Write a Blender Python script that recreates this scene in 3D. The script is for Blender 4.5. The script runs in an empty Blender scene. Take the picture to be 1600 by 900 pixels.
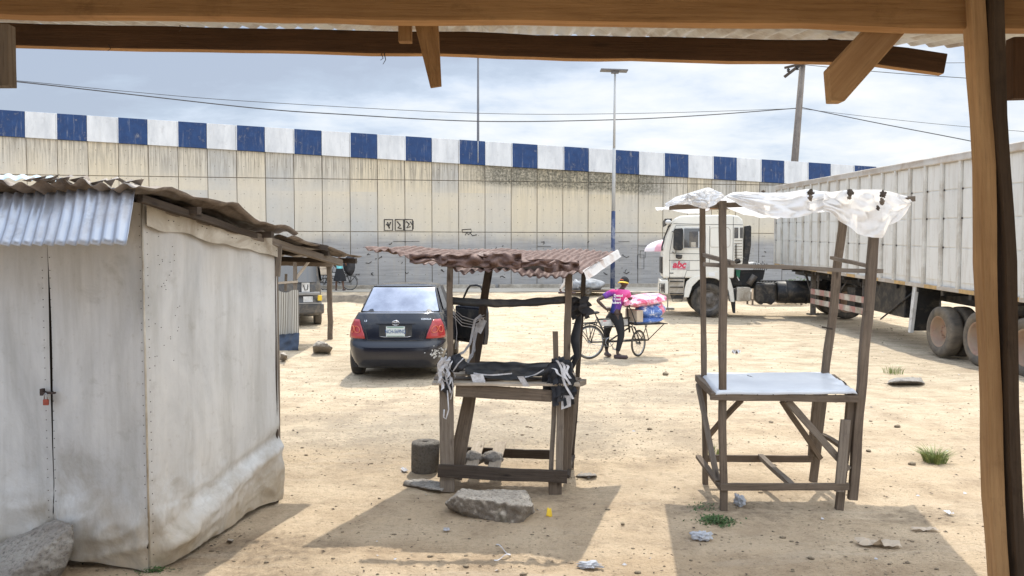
import bpy, bmesh, math, random
from mathutils import Vector, Matrix, noise, Quaternion, Euler
R = random.Random(7)
sc = bpy.context.scene
COL = sc.collection
rad = math.radians
PI = math.pi
V = Vector

# ------------------------------------------------------------------ camera model (real metres)
CAMH = 2.1
PITCH = math.atan(53 / 1200.0)
def at(px, py, Y):
    u = (px - 800) / 1200.0; v = (450 - py) / 1200.0
    dy = math.cos(PITCH) + v * math.sin(PITCH)
    dz = -math.sin(PITCH) + v * math.cos(PITCH)
    t = Y / dy
    return V((u * t, Y, CAMH + dz * t))
def gnd(px, py, z=0.0):
    u = (px - 800) / 1200.0; v = (450 - py) / 1200.0
    dy = math.cos(PITCH) + v * math.sin(PITCH)
    dz = -math.sin(PITCH) + v * math.cos(PITCH)
    t = (z - CAMH) / dz
    return V((u * t, dy * t, z))

# ------------------------------------------------------------------ materials
def newmat(name):
    m = bpy.data.materials.new(name); m.use_nodes = True
    nt = m.node_tree; nt.nodes.clear()
    return m, nt
class N:
    def __init__(s, nt): s.nt = nt
    def n(s, t, **k):
        x = s.nt.nodes.new(t)
        for a, b in k.items(): setattr(x, a, b)
        return x
    def l(s, a, b): s.nt.links.new(a, b)
    def val(s, sock, v):
        if hasattr(v, 'type') and hasattr(v, 'links'): s.l(v, sock)
        else: sock.default_value = v
    def noise(s, vec, scale, detail=5, rough=.6, dist=0, dim='3D'):
        x = s.n('ShaderNodeTexNoise'); x.noise_dimensions = dim
        s.l(vec, x.inputs['Vector']); x.inputs['Scale'].default_value = scale
        x.inputs['Detail'].default_value = detail; x.inputs['Roughness'].default_value = rough
        x.inputs['Distortion'].default_value = dist
        return x.outputs['Fac']
    def ramp(s, fac, stops, interp='LINEAR'):
        x = s.n('ShaderNodeValToRGB'); s.l(fac, x.inputs[0]); cr = x.color_ramp; cr.interpolation = interp
        while len(cr.elements) < len(stops): cr.elements.new(.5)
        for e, (p, c) in zip(cr.elements, stops):
            e.position = p
            if not isinstance(c, (tuple, list)): c = (c, c, c)
            e.color = (c[0], c[1], c[2], 1)
        return x.outputs[0]
    def mix(s, f, a, b, mode='MIX'):
        x = s.n('ShaderNodeMix'); x.data_type = 'RGBA'; x.blend_type = mode; x.clamp_factor = True
        def put(i, v):
            if isinstance(v, (tuple, list)): x.inputs[i].default_value = (v[0], v[1], v[2], 1)
            else: s.val(x.inputs[i], v)
        if isinstance(f, (int, float)): x.inputs[0].default_value = f
        else: s.l(f, x.inputs[0])
        put(6, a); put(7, b)
        return x.outputs[2]
    def math(s, op, a, b=None, c=None, clamp=False):
        x = s.n('ShaderNodeMath', operation=op); x.use_clamp = clamp
        s.val(x.inputs[0], a)
        if b is not None: s.val(x.inputs[1], b)
        if c is not None: s.val(x.inputs[2], c)
        return x.outputs[0]
    def mapping(s, vec, scale=(1, 1, 1), loc=(0, 0, 0), rot=(0, 0, 0)):
        x = s.n('ShaderNodeMapping'); s.l(vec, x.inputs[0])
        x.inputs['Scale'].default_value = scale; x.inputs['Location'].default_value = loc; x.inputs['Rotation'].default_value = rot
        return x.outputs[0]
    def coords(s, kind='Object', rnd=True):
        tc = s.n('ShaderNodeTexCoord')
        o = tc.outputs[kind]
        if rnd:
            oi = s.n('ShaderNodeObjectInfo')
            m = s.n('ShaderNodeVectorMath', operation='MULTIPLY_ADD')
            s.l(oi.outputs['Random'], m.inputs[0]); m.inputs[1].default_value = (37, 53, 71); s.l(o, m.inputs[2])
            o = m.outputs[0]
        return o
    def sep(s, v):
        x = s.n('ShaderNodeSeparateXYZ'); s.l(v, x.inputs[0]); return x.outputs
    def out(s, color, rough=.8, metal=0, bump=None, bstr=.3, bdist=.01, spec=.5, **k):
        p = s.n('ShaderNodeBsdfPrincipled'); o = s.n('ShaderNodeOutputMaterial')
        if isinstance(color, (tuple, list)): p.inputs['Base Color'].default_value = (*color[:3], 1)
        else: s.l(color, p.inputs['Base Color'])
        s.val(p.inputs['Roughness'], rough); s.val(p.inputs['Metallic'], metal)
        p.inputs['Specular IOR Level'].default_value = spec
        for a, b in k.items(): s.val(p.inputs[a.replace('_', ' ')], b)
        if bump is not None:
            b = s.n('ShaderNodeBump'); b.inputs['Strength'].default_value = bstr; b.inputs['Distance'].default_value = bdist
            s.l(bump, b.inputs['Height']); s.l(b.outputs[0], p.inputs['Normal'])
        s.l(p.outputs[0], o.inputs[0]); s.p = p; s.o = o
        return p

def plain(name, c, rough=.6, metal=0, var=.25, scale=6, dirt=None, dirtamt=.35, bstr=.15, spec=.5, **k):
    m, nt = newmat(name); g = N(nt); co = g.coords()
    n1 = g.noise(co, scale, 6, .65); n2 = g.noise(co, scale * 7, 4, .6)
    lo = tuple(x * (1 - var) for x in c); hi = tuple(min(1, x * (1 + var)) for x in c)
    col = g.ramp(n1, [(.3, lo), (.7, hi)])
    if dirt:
        n3 = g.noise(co, scale * .7, 8, .7, .5)
        col = g.mix(g.ramp(n3, [(.52 - dirtamt * .3, 0.0), (.75 - dirtamt * .2, 1.0)]), col, dirt)
    r = g.math('MULTIPLY_ADD', n1, .2, rough - .1, clamp=True)
    g.out(col, r, metal, n2, bstr, .004, spec, **k)
    return m
def wood(name, c1, c2, dark=(.03, .022, .016), rough=.85, fine=26, crack=.5):
    """grain runs along local Z"""
    m, nt = newmat(name); g = N(nt); co = g.coords()
    s = g.mapping(co, (1, 1, .045)); big = g.noise(co, 2.2, 4, .6)
    gr = g.noise(s, fine * 2.2, 8, .7, .25); gr2 = g.noise(s, fine * 7, 4, .7)
    col = g.mix(g.ramp(gr, [(.3, 0.0), (.7, 1.0)]), c1, c2)
    col = g.mix(g.ramp(big, [(.35, .35), (.7, 0.0)]), col, dark)
    col = g.mix(g.ramp(gr2, [(.3, crack), (.45, 0.0)]), col, dark)
    vo = g.n('ShaderNodeTexVoronoi'); g.l(g.mapping(co, (5, 5, 1.6)), vo.inputs['Vector']); vo.inputs['Scale'].default_value = 1.6
    col = g.mix(g.ramp(vo.outputs['Distance'], [(.05, .8), (.14, 0.0)]), col, dark)
    st = g.noise(co, 6, 7, .75, .4); col = g.mix(g.ramp(st, [(.56, 0.0), (.72, .55)]), col, tuple(q * .5 for q in c1))
    h = g.math('ADD', gr, gr2)
    g.out(col, rough, 0, h, .55, .006, .25)
    return m
M = {}
M['wood_orange'] = wood('wood_orange', (.3, .165, .07), (.48, .29, .135), (.12, .055, .02), crack=.35)
M['wood_brown'] = wood('wood_brown', (.07, .036, .018), (.12, .064, .034), (.03, .018, .012))
M['wood_post'] = wood('wood_post', (.46, .28, .14), (.66, .44, .24), (.16, .085, .04), crack=.3)
M['wood_postdark'] = wood('wood_postdark', (.07, .05, .036), (.12, .085, .06), (.02, .015, .012))
M['wood_grey'] = wood('wood_grey', (.16, .13, .105), (.3, .255, .205), (.06, .045, .035))
M['wood_old'] = wood('wood_old', (.115, .088, .066), (.225, .178, .135), (.05, .035, .026))
M['wood_dark'] = wood('wood_dark', (.05, .038, .03), (.11, .085, .066), (.015, .012, .01))
M['wood_pale'] = wood('wood_pale', (.4, .33, .25), (.58, .5, .4), (.15, .11, .08))
M['wood_underlit'] = wood('wood_underlit', (.42, .22, .09), (.62, .37, .17), (.16, .08, .03), crack=.2)  # paler orange tone that carries painted ground bounce on beam undersides
M['bark'] = wood('bark', (.16, .13, .11), (.3, .26, .22), (.05, .04, .035), fine=12)

M['black'] = plain('black_rubber', (.018, .018, .019), .65, var=.4, dirt=(.1, .085, .065), dirtamt=.1)
M['tyre'] = plain('tyre_rubber', (.024, .023, .022), .8, var=.3, dirt=(.14, .115, .085), dirtamt=.35, scale=4)
M['tyre_dusty'] = plain('tyre_dusty', (.06, .055, .05), .85, var=.3, dirt=(.2, .165, .12), dirtamt=.7, scale=4)
M['blackmetal'] = plain('black_metal', (.02, .02, .021), .5, .3, var=.4, dirt=(.12, .1, .075), dirtamt=.2)
M['rim_dusty'] = plain('rim_dusty', (.34, .2, .14), .7, .2, var=.3, dirt=(.34, .26, .18), dirtamt=.6)
M['rim_grey'] = plain('rim_grey', (.22, .2, .18), .6, .5, var=.3, dirt=(.08, .065, .05), dirtamt=.6)
M['chrome'] = plain('chrome', (.7, .7, .72), .2, 1, var=.05)
M['steel'] = plain('steel', (.35, .36, .37), .45, .8, var=.2)
M['skin'] = plain('skin', (.06, .032, .02), .5, var=.12, scale=9)
M['skin_brown'] = plain('skin_brown', (.13, .065, .04), .55, var=.12, scale=9)
M['hair'] = plain('hair', (.01, .009, .008), .8)
M['blackcloth'] = plain('black_cloth', (.016, .016, .018), .9, var=.4, scale=12)
M['red'] = plain('red_paint', (.45, .04, .04), .5, var=.15)
M['logored'] = plain('logo_red', (.62, .04, .09), .5, var=.05)
M['white'] = plain('white_paint', (.78, .78, .76), .5, var=.05)
M['stickerwhite'] = plain('sticker_white', (.62, .62, .6), .5, var=.08, dirt=(.3, .28, .25), dirtamt=.2)
M['platewhite'] = plain('plate_white', (.55, .6, .58), .45, var=.05)
M['plategreen'] = plain('plate_green', (.03, .17, .09), .5, var=.1)
M['plateblue'] = plain('plate_blue', (.05, .1, .25), .5, var=.1)
M['cream'] = plain('cream_paint', (.72, .69, .6), .42, var=.05, scale=1.5, dirt=(.4, .34, .25), dirtamt=.12, bstr=.05)
M['creamdirty'] = plain('cream_dirty', (.55, .51, .43), .6, var=.12, scale=3, dirt=(.25, .2, .14), dirtamt=.5)
M['navy'] = plain('navy_paint', (.006, .008, .016), .22, .0, var=.1, scale=2, dirt=(.05, .045, .04), dirtamt=.03, bstr=.02, Coat_Weight=.25, Coat_Roughness=.08)
M['vangrey'] = plain('van_grey', (.07, .07, .072), .45, .2, var=.15, dirt=(.2, .17, .13), dirtamt=.25)
M['vanlight'] = plain('van_light', (.25, .245, .235), .5, .2, var=.15)
M['tail'] = plain('tail_red', (.33, .012, .014), .2, var=.1, spec=.8)
M['tailorange'] = plain('tail_orange', (.6, .13, .05), .2, var=.1, spec=.8)
M['umbpink'] = plain('umbrella_pink', (.8, .4, .45), .7, var=.1)
M['umbwhite'] = plain('umbrella_white', (.8, .72, .72), .7, var=.05)
M['cyan'] = plain('cyan_cloth', (.2, .62, .66), .85, var=.25, scale=9)
M['trouserlight'] = plain('light_cloth', (.6, .55, .5), .9, var=.1, scale=6)
M['shirtgrey'] = plain('grey_cloth', (.3, .3, .33), .9, var=.2, scale=6)
M['legpink'] = plain('leg_pink', (.3, .09, .1), .8, var=.2)
M['bagdark'] = plain('bag_dark', (.035, .033, .036), .8, var=.4)
M['cardboard'] = plain('cardboard', (.5, .41, .31), .85, var=.15)
M['yellow'] = plain('yellow', (.8, .55, .04), .5, var=.15)
M['brown'] = plain('brown_table', (.3, .17, .09), .8, var=.25)
M['blueplastic'] = plain('blue_plastic', (.03, .045, .075), .5, var=.4, scale=8)
M['greytarp'] = plain('grey_tarp', (.26, .27, .28), .6, var=.45, scale=5, bstr=.4)
M['rag'] = plain('white_rag', (.6, .6, .62), .8, var=.25, scale=14, dirt=(.25, .23, .22), dirtamt=.3)
M['blackrag'] = plain('black_rag', (.02, .021, .026), .75, var=.6, scale=14, bstr=.4)
M['concrete'] = plain('concrete', (.42, .38, .32), .9, var=.2, scale=3, dirt=(.22, .19, .15), dirtamt=.5, bstr=.5)
M['kerbstone'] = plain('kerbstone', (.34, .29, .22), .9, var=.2, scale=2.4, dirt=(.13, .11, .09), dirtamt=.5, bstr=.6)
M['polewhite'] = plain('pole_white', (.42, .42, .41), .5, var=.08, scale=3)
M['poleblue'] = plain('pole_blue', (.025, .045, .12), .5, var=.25, scale=3, dirt=(.35, .35, .35), dirtamt=.15)
M['poledark'] = plain('pole_dark', (.13, .13, .14), .6, var=.15)
M['cable'] = plain('cable', (.05, .05, .055), .7)
M['greenthing'] = plain('green_plastic', (.02, .22, .13), .5)
M['rustiron'] = plain('rust_iron', (.045, .03, .025), .8, var=.4)
M['padlock'] = plain('padlock', (.3, .06, .035), .6, var=.3, scale=30)
M['shoe'] = plain('shoe', (.07, .045, .045), .7, var=.3)
M['pinksole'] = plain('pink_sole', (.5, .28, .28), .7, var=.2)

def glassmat(name, tint, rough=.05):
    m, nt = newmat(name); g = N(nt); co = g.coords()
    n = g.noise(co, 3, 5, .6)
    g.out(g.ramp(n, [(.3, tuple(x * .8 for x in tint)), (.7, tint)]), g.math('MULTIPLY_ADD', n, .08, rough), .0, None, spec=1.0, Coat_Weight=1.0, Coat_Roughness=.03)
    return m
M['glass'] = glassmat('dark_glass', (.02, .022, .025))
m, nt = newmat('rear_glass'); g = N(nt); co = g.coords()
n = g.noise(co, 2.2, 5, .6)
g.out(g.ramp(n, [(.3, (.34, .36, .42)), (.7, (.6, .62, .68))]), .08, .9, None, spec=1.0)
M['rearglass'] = m
m, nt = newmat('lens'); g = N(nt); g.out((.8, .8, .82), .1, 0, None, spec=.8); M['lens'] = m

def stone(name, c1, c2, c3, scale=5, moss=None):
    m, nt = newmat(name); g = N(nt); co = g.coords()
    n1 = g.noise(co, scale, 9, .7, .3); n2 = g.noise(co, scale * 6, 8, .75)
    vor = g.n('ShaderNodeTexVoronoi'); g.l(co, vor.inputs['Vector']); vor.inputs['Scale'].default_value = scale * 5
    col = g.ramp(n1, [(.3, c1), (.5, c2), (.72, c3)])
    col = g.mix(g.ramp(n2, [(.35, .75), (.5, 0.0)]), col, tuple(x * .35 for x in c1))
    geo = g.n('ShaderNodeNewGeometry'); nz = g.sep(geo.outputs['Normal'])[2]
    col = g.mix(g.ramp(g.math('MULTIPLY_ADD', g.math('SUBTRACT', n1, .5), .8, nz), [(.15, .8 if moss else .45), (.75, 0.0)]), col, tuple(x * .45 for x in c1))  # side and lower faces darkened: shade put into the stone colour
    if moss: col = g.mix(g.math('MULTIPLY', g.ramp(n1, [(.55, 0.0), (.7, .8)]), g.ramp(nz, [(-.1, 1.0), (.5, 0.0)])), col, moss)
    h = g.math('ADD', g.math('MULTIPLY', vor.outputs['Distance'], .5), n2)
    g.out(col, .92, 0, h, .9, .02, .2)
    return m
M['rock'] = stone('rock', (.32, .27, .22), (.55, .48, .39), (.72, .65, .54), 6, (.08, .08, .04))
M['slab'] = stone('slab_rock', (.26, .23, .2), (.36, .33, .29), (.46, .43, .38), 7)
M['stump'] = stone('stump', (.16, .14, .12), (.22, .2, .17), (.3, .27, .23), 7)
M['pebble'] = stone('pebble', (.26, .2, .14), (.4, .32, .22), (.5, .42, .31), 30)

# sand
m, nt = newmat('sand'); g = N(nt)
tc = g.n('ShaderNodeTexCoord'); co = tc.outputs['Object']
x, y, z = g.sep(co)
st = g.mapping(co, (.45, 1.3, 1), rot=(0, 0, .12))
a = g.noise(st, .35, 7, .62, .4); b = g.noise(co, 1.7, 9, .68); c = g.noise(co, 11, 8, .72); d = g.noise(co, 70, 4, .7); e = g.noise(st, 2.6, 8, .7, .6)
col = g.ramp(a, [(.3, (.46, .33, .205)), (.48, (.61, .47, .315)), (.66, (.7, .57, .41))])
# middle distance is greyer and paler, gritty
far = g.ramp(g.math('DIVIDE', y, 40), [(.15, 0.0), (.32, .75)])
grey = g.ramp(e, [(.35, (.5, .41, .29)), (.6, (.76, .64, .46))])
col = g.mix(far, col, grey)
col = g.mix(g.ramp(b, [(.35, .5), (.55, 0.0)]), col, (.3, .21, .135))
col = g.mix(g.ramp(c, [(.3, .55), (.46, 0.0)]), col, (.27, .2, .13))
col = g.mix(g.ramp(c, [(.6, 0.0), (.75, .5)]), col, (.68, .56, .42))
col = g.mix(g.ramp(d, [(.28, .6), (.42, 0.0)]), col, (.2, .15, .1))
grit = g.noise(g.mapping(co, (1, 1.9, 1)), 26, 5, .8, .2); gm = g.noise(co, .9, 5, .6)
col = g.mix(g.math('MULTIPLY', g.ramp(grit, [(.56, 0.0), (.63, .8)]), g.ramp(gm, [(.42, 0.15), (.58, 1.0)])), col, (.2, .155, .105))
col = g.mix(g.ramp(grit, [(.33, .5), (.42, 0.0)]), col, (.66, .57, .44))
# grey gravelly patch behind the stalls and trodden dark soil round their feet
def patch(cx, cy, rx, ry):
    dx = g.math('DIVIDE', g.math('SUBTRACT', x, cx), rx); dy = g.math('DIVIDE', g.math('SUBTRACT', y, cy), ry)
    r = g.math('SQRT', g.math('ADD', g.math('MULTIPLY', dx, dx), g.math('MULTIPLY', dy, dy)))
    return g.ramp(g.math('ADD', r, g.math('MULTIPLY_ADD', b, 1.6, -.8)), [(.35, 1.0), (1.0, 0.0)])
col = g.mix(g.math('MULTIPLY', patch(-.4, 9.2, 3.2, 1.9), g.ramp(grit, [(.44, .25), (.56, .85)])), col, (.36, .31, .24))
col = g.mix(g.math('MULTIPLY', patch(2.2, 11.5, 3.0, 1.2), g.ramp(grit, [(.44, .1), (.56, .7)])), col, (.36, .31, .24))
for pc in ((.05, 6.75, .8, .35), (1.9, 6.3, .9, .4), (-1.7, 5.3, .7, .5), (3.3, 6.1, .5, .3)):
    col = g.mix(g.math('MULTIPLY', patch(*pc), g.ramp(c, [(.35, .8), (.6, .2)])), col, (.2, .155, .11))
track = g.noise(g.mapping(co, (.22, 1.5, 1), rot=(0, 0, -.25)), 1.3, 5, .6, .5)
col = g.mix(g.ramp(track, [(.6, 0.0), (.7, .4)]), col, (.33, .25, .165)); col = g.mix(g.ramp(track, [(.28, .45), (.4, 0.0)]), col, (.66, .56, .43))
lump = g.noise(g.mapping(co, (1, 2.2, 1)), 5.5, 6, .75, .3)
col = g.mix(g.math('MULTIPLY', g.ramp(lump, [(.6, 0.0), (.66, .75)]), g.ramp(e, [(.48, 0.0), (.62, 1.0)])), col, (.2, .155, .11))
h = g.math('ADD', g.math('MULTIPLY', c, 1.0), g.math('ADD', g.math('MULTIPLY', b, 1.4), g.math('MULTIPLY', grit, .35)))
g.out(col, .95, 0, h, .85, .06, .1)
M['sand'] = m

m, nt = newmat('road'); g = N(nt); tc = g.n('ShaderNodeTexCoord'); co = tc.outputs['Object']
n1 = g.noise(co, .8, 8, .7); n2 = g.noise(co, 15, 6, .7)
col = g.ramp(n1, [(.35, (.42, .38, .31)), (.65, (.55, .5, .42))]); col = g.mix(g.ramp(n2, [(.35, .5), (.5, 0.0)]), col, (.3, .26, .2))
g.out(col, .9, 0, n2, .4, .01, .2); M['road'] = m

# concrete panel wall: object x runs along the wall, z up
PW = 1.263
m, nt = newmat('panel_concrete'); g = N(nt); tc = g.n('ShaderNodeTexCoord'); co = tc.outputs['Object']
x, y, z = g.sep(co)
cell = g.math('FLOOR', g.math('DIVIDE', x, PW))
wn = g.n('ShaderNodeTexWhiteNoise', noise_dimensions='2D')
cv = g.n('ShaderNodeCombineXYZ'); g.l(cell, cv.inputs[0]); g.l(g.math('FLOOR', g.math('DIVIDE', z, 2.5)), cv.inputs[1]); g.l(cv.outputs[0], wn.inputs['Vector'])
big = g.noise(g.mapping(co, (.09, 1, .12)), 1, 5, .6); mid = g.noise(g.mapping(co, (1, 1, .5)), .9, 8, .7)
streak = g.noise(g.mapping(co, (2.4, 1, .12)), 1.6, 8, .75); fstreak = g.noise(g.mapping(co, (9, 1, .35)), 1.3, 8, .75)
hz_ = g.noise(g.mapping(co, (.6, 1, 7)), 1.2, 7, .7); fine = g.noise(co, 9, 8, .75)
warm = g.ramp(g.math('ADD', big, g.math('MULTIPLY', wn.outputs[0], .2)), [(.42, (.46, .45, .42)), (.54, (.56, .51, .42)), (.7, (.62, .535, .385))])
grey = g.ramp(hz_, [(.3, (.24, .235, .23)), (.6, (.36, .35, .34)), (.8, (.43, .41, .385))])
low = g.ramp(g.math('DIVIDE', g.math('ADD', z, g.math('MULTIPLY', mid, 1.1)), 10), [(.31, 1.0), (.37, 0.0)])
col = g.mix(low, warm, grey)
col = g.mix(g.ramp(streak, [(.32, .35), (.52, 0.0)]), col, (.38, .34, .28))
col = g.mix(g.math('MULTIPLY', g.ramp(streak, [(.6, 0.0), (.75, .55)]), g.ramp(big, [(.5, 0.0), (.6, 1.0)])), col, (.66, .42, .19))
# run-down streaks below the parapet
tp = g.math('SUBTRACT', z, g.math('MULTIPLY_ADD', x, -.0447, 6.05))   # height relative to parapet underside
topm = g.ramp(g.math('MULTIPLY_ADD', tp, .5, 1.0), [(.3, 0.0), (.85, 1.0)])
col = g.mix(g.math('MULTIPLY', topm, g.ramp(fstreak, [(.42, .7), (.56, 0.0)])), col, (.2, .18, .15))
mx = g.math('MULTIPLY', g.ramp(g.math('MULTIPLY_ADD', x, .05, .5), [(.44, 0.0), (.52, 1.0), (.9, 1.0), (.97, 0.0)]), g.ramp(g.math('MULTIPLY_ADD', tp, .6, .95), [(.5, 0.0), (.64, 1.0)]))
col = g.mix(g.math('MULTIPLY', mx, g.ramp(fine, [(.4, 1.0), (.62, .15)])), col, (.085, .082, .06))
col = g.mix(g.ramp(fine, [(.3, .35), (.45, 0.0)]), col, (.25, .22, .18))
# tie holes
fx = g.math('FRACT', g.math('DIVIDE', x, PW)); fz = g.math('FRACT', g.math('DIVIDE', g.math('SUBTRACT', z, .2), .62))
ax = g.math('MULTIPLY', g.math('SUBTRACT', g.math('ABSOLUTE', g.math('SUBTRACT', fx, .5)), .25), PW)
az = g.math('MULTIPLY', g.math('SUBTRACT', fz, .5), .62)
dd = g.math('SQRT', g.math('ADD', g.math('MULTIPLY', ax, ax), g.math('MULTIPLY', az, az)))
col = g.mix(g.math('MULTIPLY', g.math('LESS_THAN', dd, .022), .7), col, (.16, .14, .11))
g.out(col, .92, 0, fine, .4, .02, .2); M['panel'] = m

m, nt = newmat('parapet_paint'); g = N(nt); tc = g.n('ShaderNodeTexCoord'); co = tc.outputs['Object']
x, y, z = g.sep(co)
fx = g.math('FRACT', g.math('DIVIDE', x, 2 * PW)); wh = g.math('LESS_THAN', fx, .52)
n1 = g.noise(co, 3, 8, .7); n2 = g.noise(g.mapping(co, (1, 1, .3)), 2, 6, .7)
wcol = g.ramp(n2, [(.35, (.5, .51, .52)), (.6, (.64, .645, .645))])
bcol = g.ramp(n1, [(.35, (.012, .034, .105)), (.65, (.02, .055, .155))])
n3 = g.noise(g.mapping(co, (5, 1, .5)), 1.5, 8, .75)
col = g.mix(wh, bcol, wcol); col = g.mix(g.ramp(n1, [(.3, .4), (.42, 0.0)]), col, (.35, .34, .33)); col = g.mix(g.ramp(n3, [(.3, .4), (.45, 0.0)]), col, (.4, .39, .37))
g.out(col, .6, 0, n1, .15, .01, .3); M['parapet'] = m

# rusty corrugated iron
def rust(name, base, r1, r2, amt=.5, metal=.2, rough=.65, trans=0):
    m, nt = newmat(name); g = N(nt); co = g.coords()
    a = g.noise(co, 2.2, 9, .7, .4); b = g.noise(co, 12, 8, .75); c = g.noise(g.mapping(co, (1, .2, 1)), 9, 6, .7)
    col = g.mix(g.ramp(b, [(.35, 0.0), (.65, 1.0)]), r1, r2)
    f = g.ramp(a, [(.62 - amt * .5, 0.0), (.75 - amt * .4, 1.0)])
    col = g.mix(f, base, col); col = g.mix(g.ramp(c, [(.3, .4), (.45, 0.0)]), col, tuple(x * .3 for x in r1))
    g.out(col, g.math('MULTIPLY_ADD', f, .25, rough - .2), metal, b, .4, .004, .4)
    return m
M['rust'] = rust('rusty_iron', (.27, .215, .19), (.085, .048, .038), (.2, .125, .1), .8)
M['rustedge'] = rust('galvanised_edge', (.6, .58, .56), (.3, .22, .18), (.42, .33, .28), .25)
M['shackroof'] = rust('shack_roof', (.3, .275, .255), (.13, .1, .08), (.26, .215, .175), .55)
M['zinc'] = rust('zinc_sheet', (.4, .42, .46), (.33, .32, .33), (.45, .45, .47), .25, .55, .5)
M['canopyroof'] = rust('canopy_roof', (.62, .6, .54), (.3, .22, .15), (.45, .37, .28), .3, .2, .5)
M['bluesheet'] = rust('blue_sheet', (.55, .68, .75), (.4, .5, .55), (.6, .7, .75), .3, .1, .5)

# shack cladding: grey-white sheet
m, nt = newmat('shack_sheet'); g = N(nt); tc = g.n('ShaderNodeTexCoord'); co = tc.outputs['Object']
x, y, z = g.sep(co)
a = g.noise(g.mapping(co, (1, 1, .55)), 1.5, 7, .62, .5); b = g.noise(g.mapping(co, (3.2, 3.2, .35)), 2.2, 7, .65); c = g.noise(co, 22, 6, .7); d = g.noise(co, 4.3, 8, .7, .4)
col = g.ramp(a, [(.3, (.39, .392, .39)), (.5, (.545, .547, .54)), (.68, (.64, .635, .615))])
col = g.mix(g.ramp(b, [(.34, .45), (.52, 0.0)]), col, (.34, .335, .31))
col = g.mix(g.ramp(b, [(.58, 0.0), (.74, .35)]), col, (.72, .7, .66))
col = g.mix(g.ramp(d, [(.3, .45), (.42, 0.0)]), col, (.3, .29, .265))
col = g.mix(g.ramp(c, [(.3, .25), (.42, 0.0)]), col, (.3, .27, .22))
zz = g.math('MULTIPLY_ADD', g.math('SUBTRACT', a, .5), 1.2, z)
col = g.mix(g.ramp(zz, [(.02, .85), (.5, 0.0)]), col, (.44, .36, .25)); col = g.mix(g.math('MULTIPLY', g.ramp(zz, [(.1, .6), (.8, 0.0)]), g.ramp(d, [(.4, 1.0), (.55, 0.0)])), col, (.3, .26, .2))
col = g.mix(g.ramp(g.math('DIVIDE', zz, 3), [(.6, 0.0), (.85, .5)]), col, (.36, .3, .22))
h = g.math('ADD', g.math('MULTIPLY', a, 2.0), g.math('MULTIPLY', d, .5))
g.out(col, .62, 0, h, .35, .03, .35); M['shack'] = m

# translucent white tarp
def tarp(name, c, tr=.35):
    m, nt = newmat(name); g = N(nt); co = g.coords()
    a = g.noise(co, 3, 8, .7, .8); b = g.noise(co, 14, 6, .7, .5)
    col = g.mix(g.ramp(a, [(.3, .35), (.46, 0.0)]), c, tuple(x * .7 for x in c))
    p = g.out(col, .55, 0, g.math('ADD', a, g.math('MULTIPLY', b, .3)), .6, .03, .4)
    t = g.n('ShaderNodeBsdfTranslucent'); g.l(col, t.inputs[0]); mx = g.n('ShaderNodeMixShader'); mx.inputs[0].default_value = tr
    g.l(p.outputs[0], mx.inputs[1]); g.l(t.outputs[0], mx.inputs[2]); g.l(mx.outputs[0], g.o.inputs[0])
    return m
M['tarp'] = tarp('white_tarp', (.86, .86, .86), .4)
M['tarpflap'] = tarp('tarp_flap', (.85, .83, .8), .42)
M['bag'] = tarp('plastic_bag', (.62, .64, .68), .3)
m, nt = newmat('table_sheet'); g = N(nt); co = g.coords(); a = g.noise(co, 2.5, 7, .6)
g.out(g.ramp(a, [(.3, (.48, .51, .56)), (.65, (.64, .67, .71))]), .35, 0, a, .2, .01, .5); M['tabletop'] = m
M['trailer'] = plain('trailer_white', (.7, .69, .64), .5, var=.07, scale=1.2, dirt=(.5, .45, .37), dirtamt=.25, bstr=.05)
def streaky(name, c, dcol):
    m, nt = newmat(name); g = N(nt); tc = g.n('ShaderNodeTexCoord'); co = tc.outputs['Object']
    s1 = g.noise(g.mapping(co, (1, 5, .5)), 1.6, 8, .72); s2 = g.noise(co, .8, 6, .65); s3 = g.noise(co, 14, 7, .75)
    col = g.ramp(s2, [(.35, tuple(q * .9 for q in c)), (.65, c)])
    col = g.mix(g.ramp(s1, [(.34, .55), (.5, 0.0)]), col, dcol); col = g.mix(g.ramp(s3, [(.3, .5), (.4, 0.0)]), col, tuple(q * .6 for q in dcol))
    g.out(col, .5, 0, s3, .08, .004, .4); return m
M['trailer'] = streaky('trailer_white', (.76, .745, .69), (.5, .45, .37)); M['cream'] = streaky('cream_paint', (.8, .77, .68), (.6, .55, .46))
M['trailer_rib'] = plain('trailer_rib', (.66, .64, .58), .5, var=.07, scale=2, dirt=(.4, .35, .28), dirtamt=.3, bstr=.05)
M['trailer_rail'] = plain('trailer_rail', (.52, .48, .42), .55, var=.12, scale=2, dirt=(.36, .28, .2), dirtamt=.4)
M['reflect'] = plain('reflector_strip', (.5, .33, .14), .6, var=.3, scale=6)

# tie-dye shirt
m, nt = newmat('tie_dye'); g = N(nt); tc = g.n('ShaderNodeTexCoord'); co = tc.outputs['Object']; x, y, z = g.sep(co)
a = g.noise(co, 4, 6, .65, .6); b = g.noise(co, 24, 6, .75)
t = g.math('ADD', g.math('ADD', z, g.math('MULTIPLY', x, 1.0)), g.math('MULTIPLY_ADD', a, .5, -.25))
col = g.ramp(g.math('MULTIPLY', t, .46), [(.44, (.03, .05, .22)), (.53, (.16, .05, .3)), (.6, (.6, .04, .2)), (.76, (.75, .15, .38))])
col = g.mix(g.ramp(b, [(.55, 0.0), (.7, .35)]), col, (.85, .45, .6))
g.out(col, .85, 0, b, .2, .005, .2); M['tiedye'] = m
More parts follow.
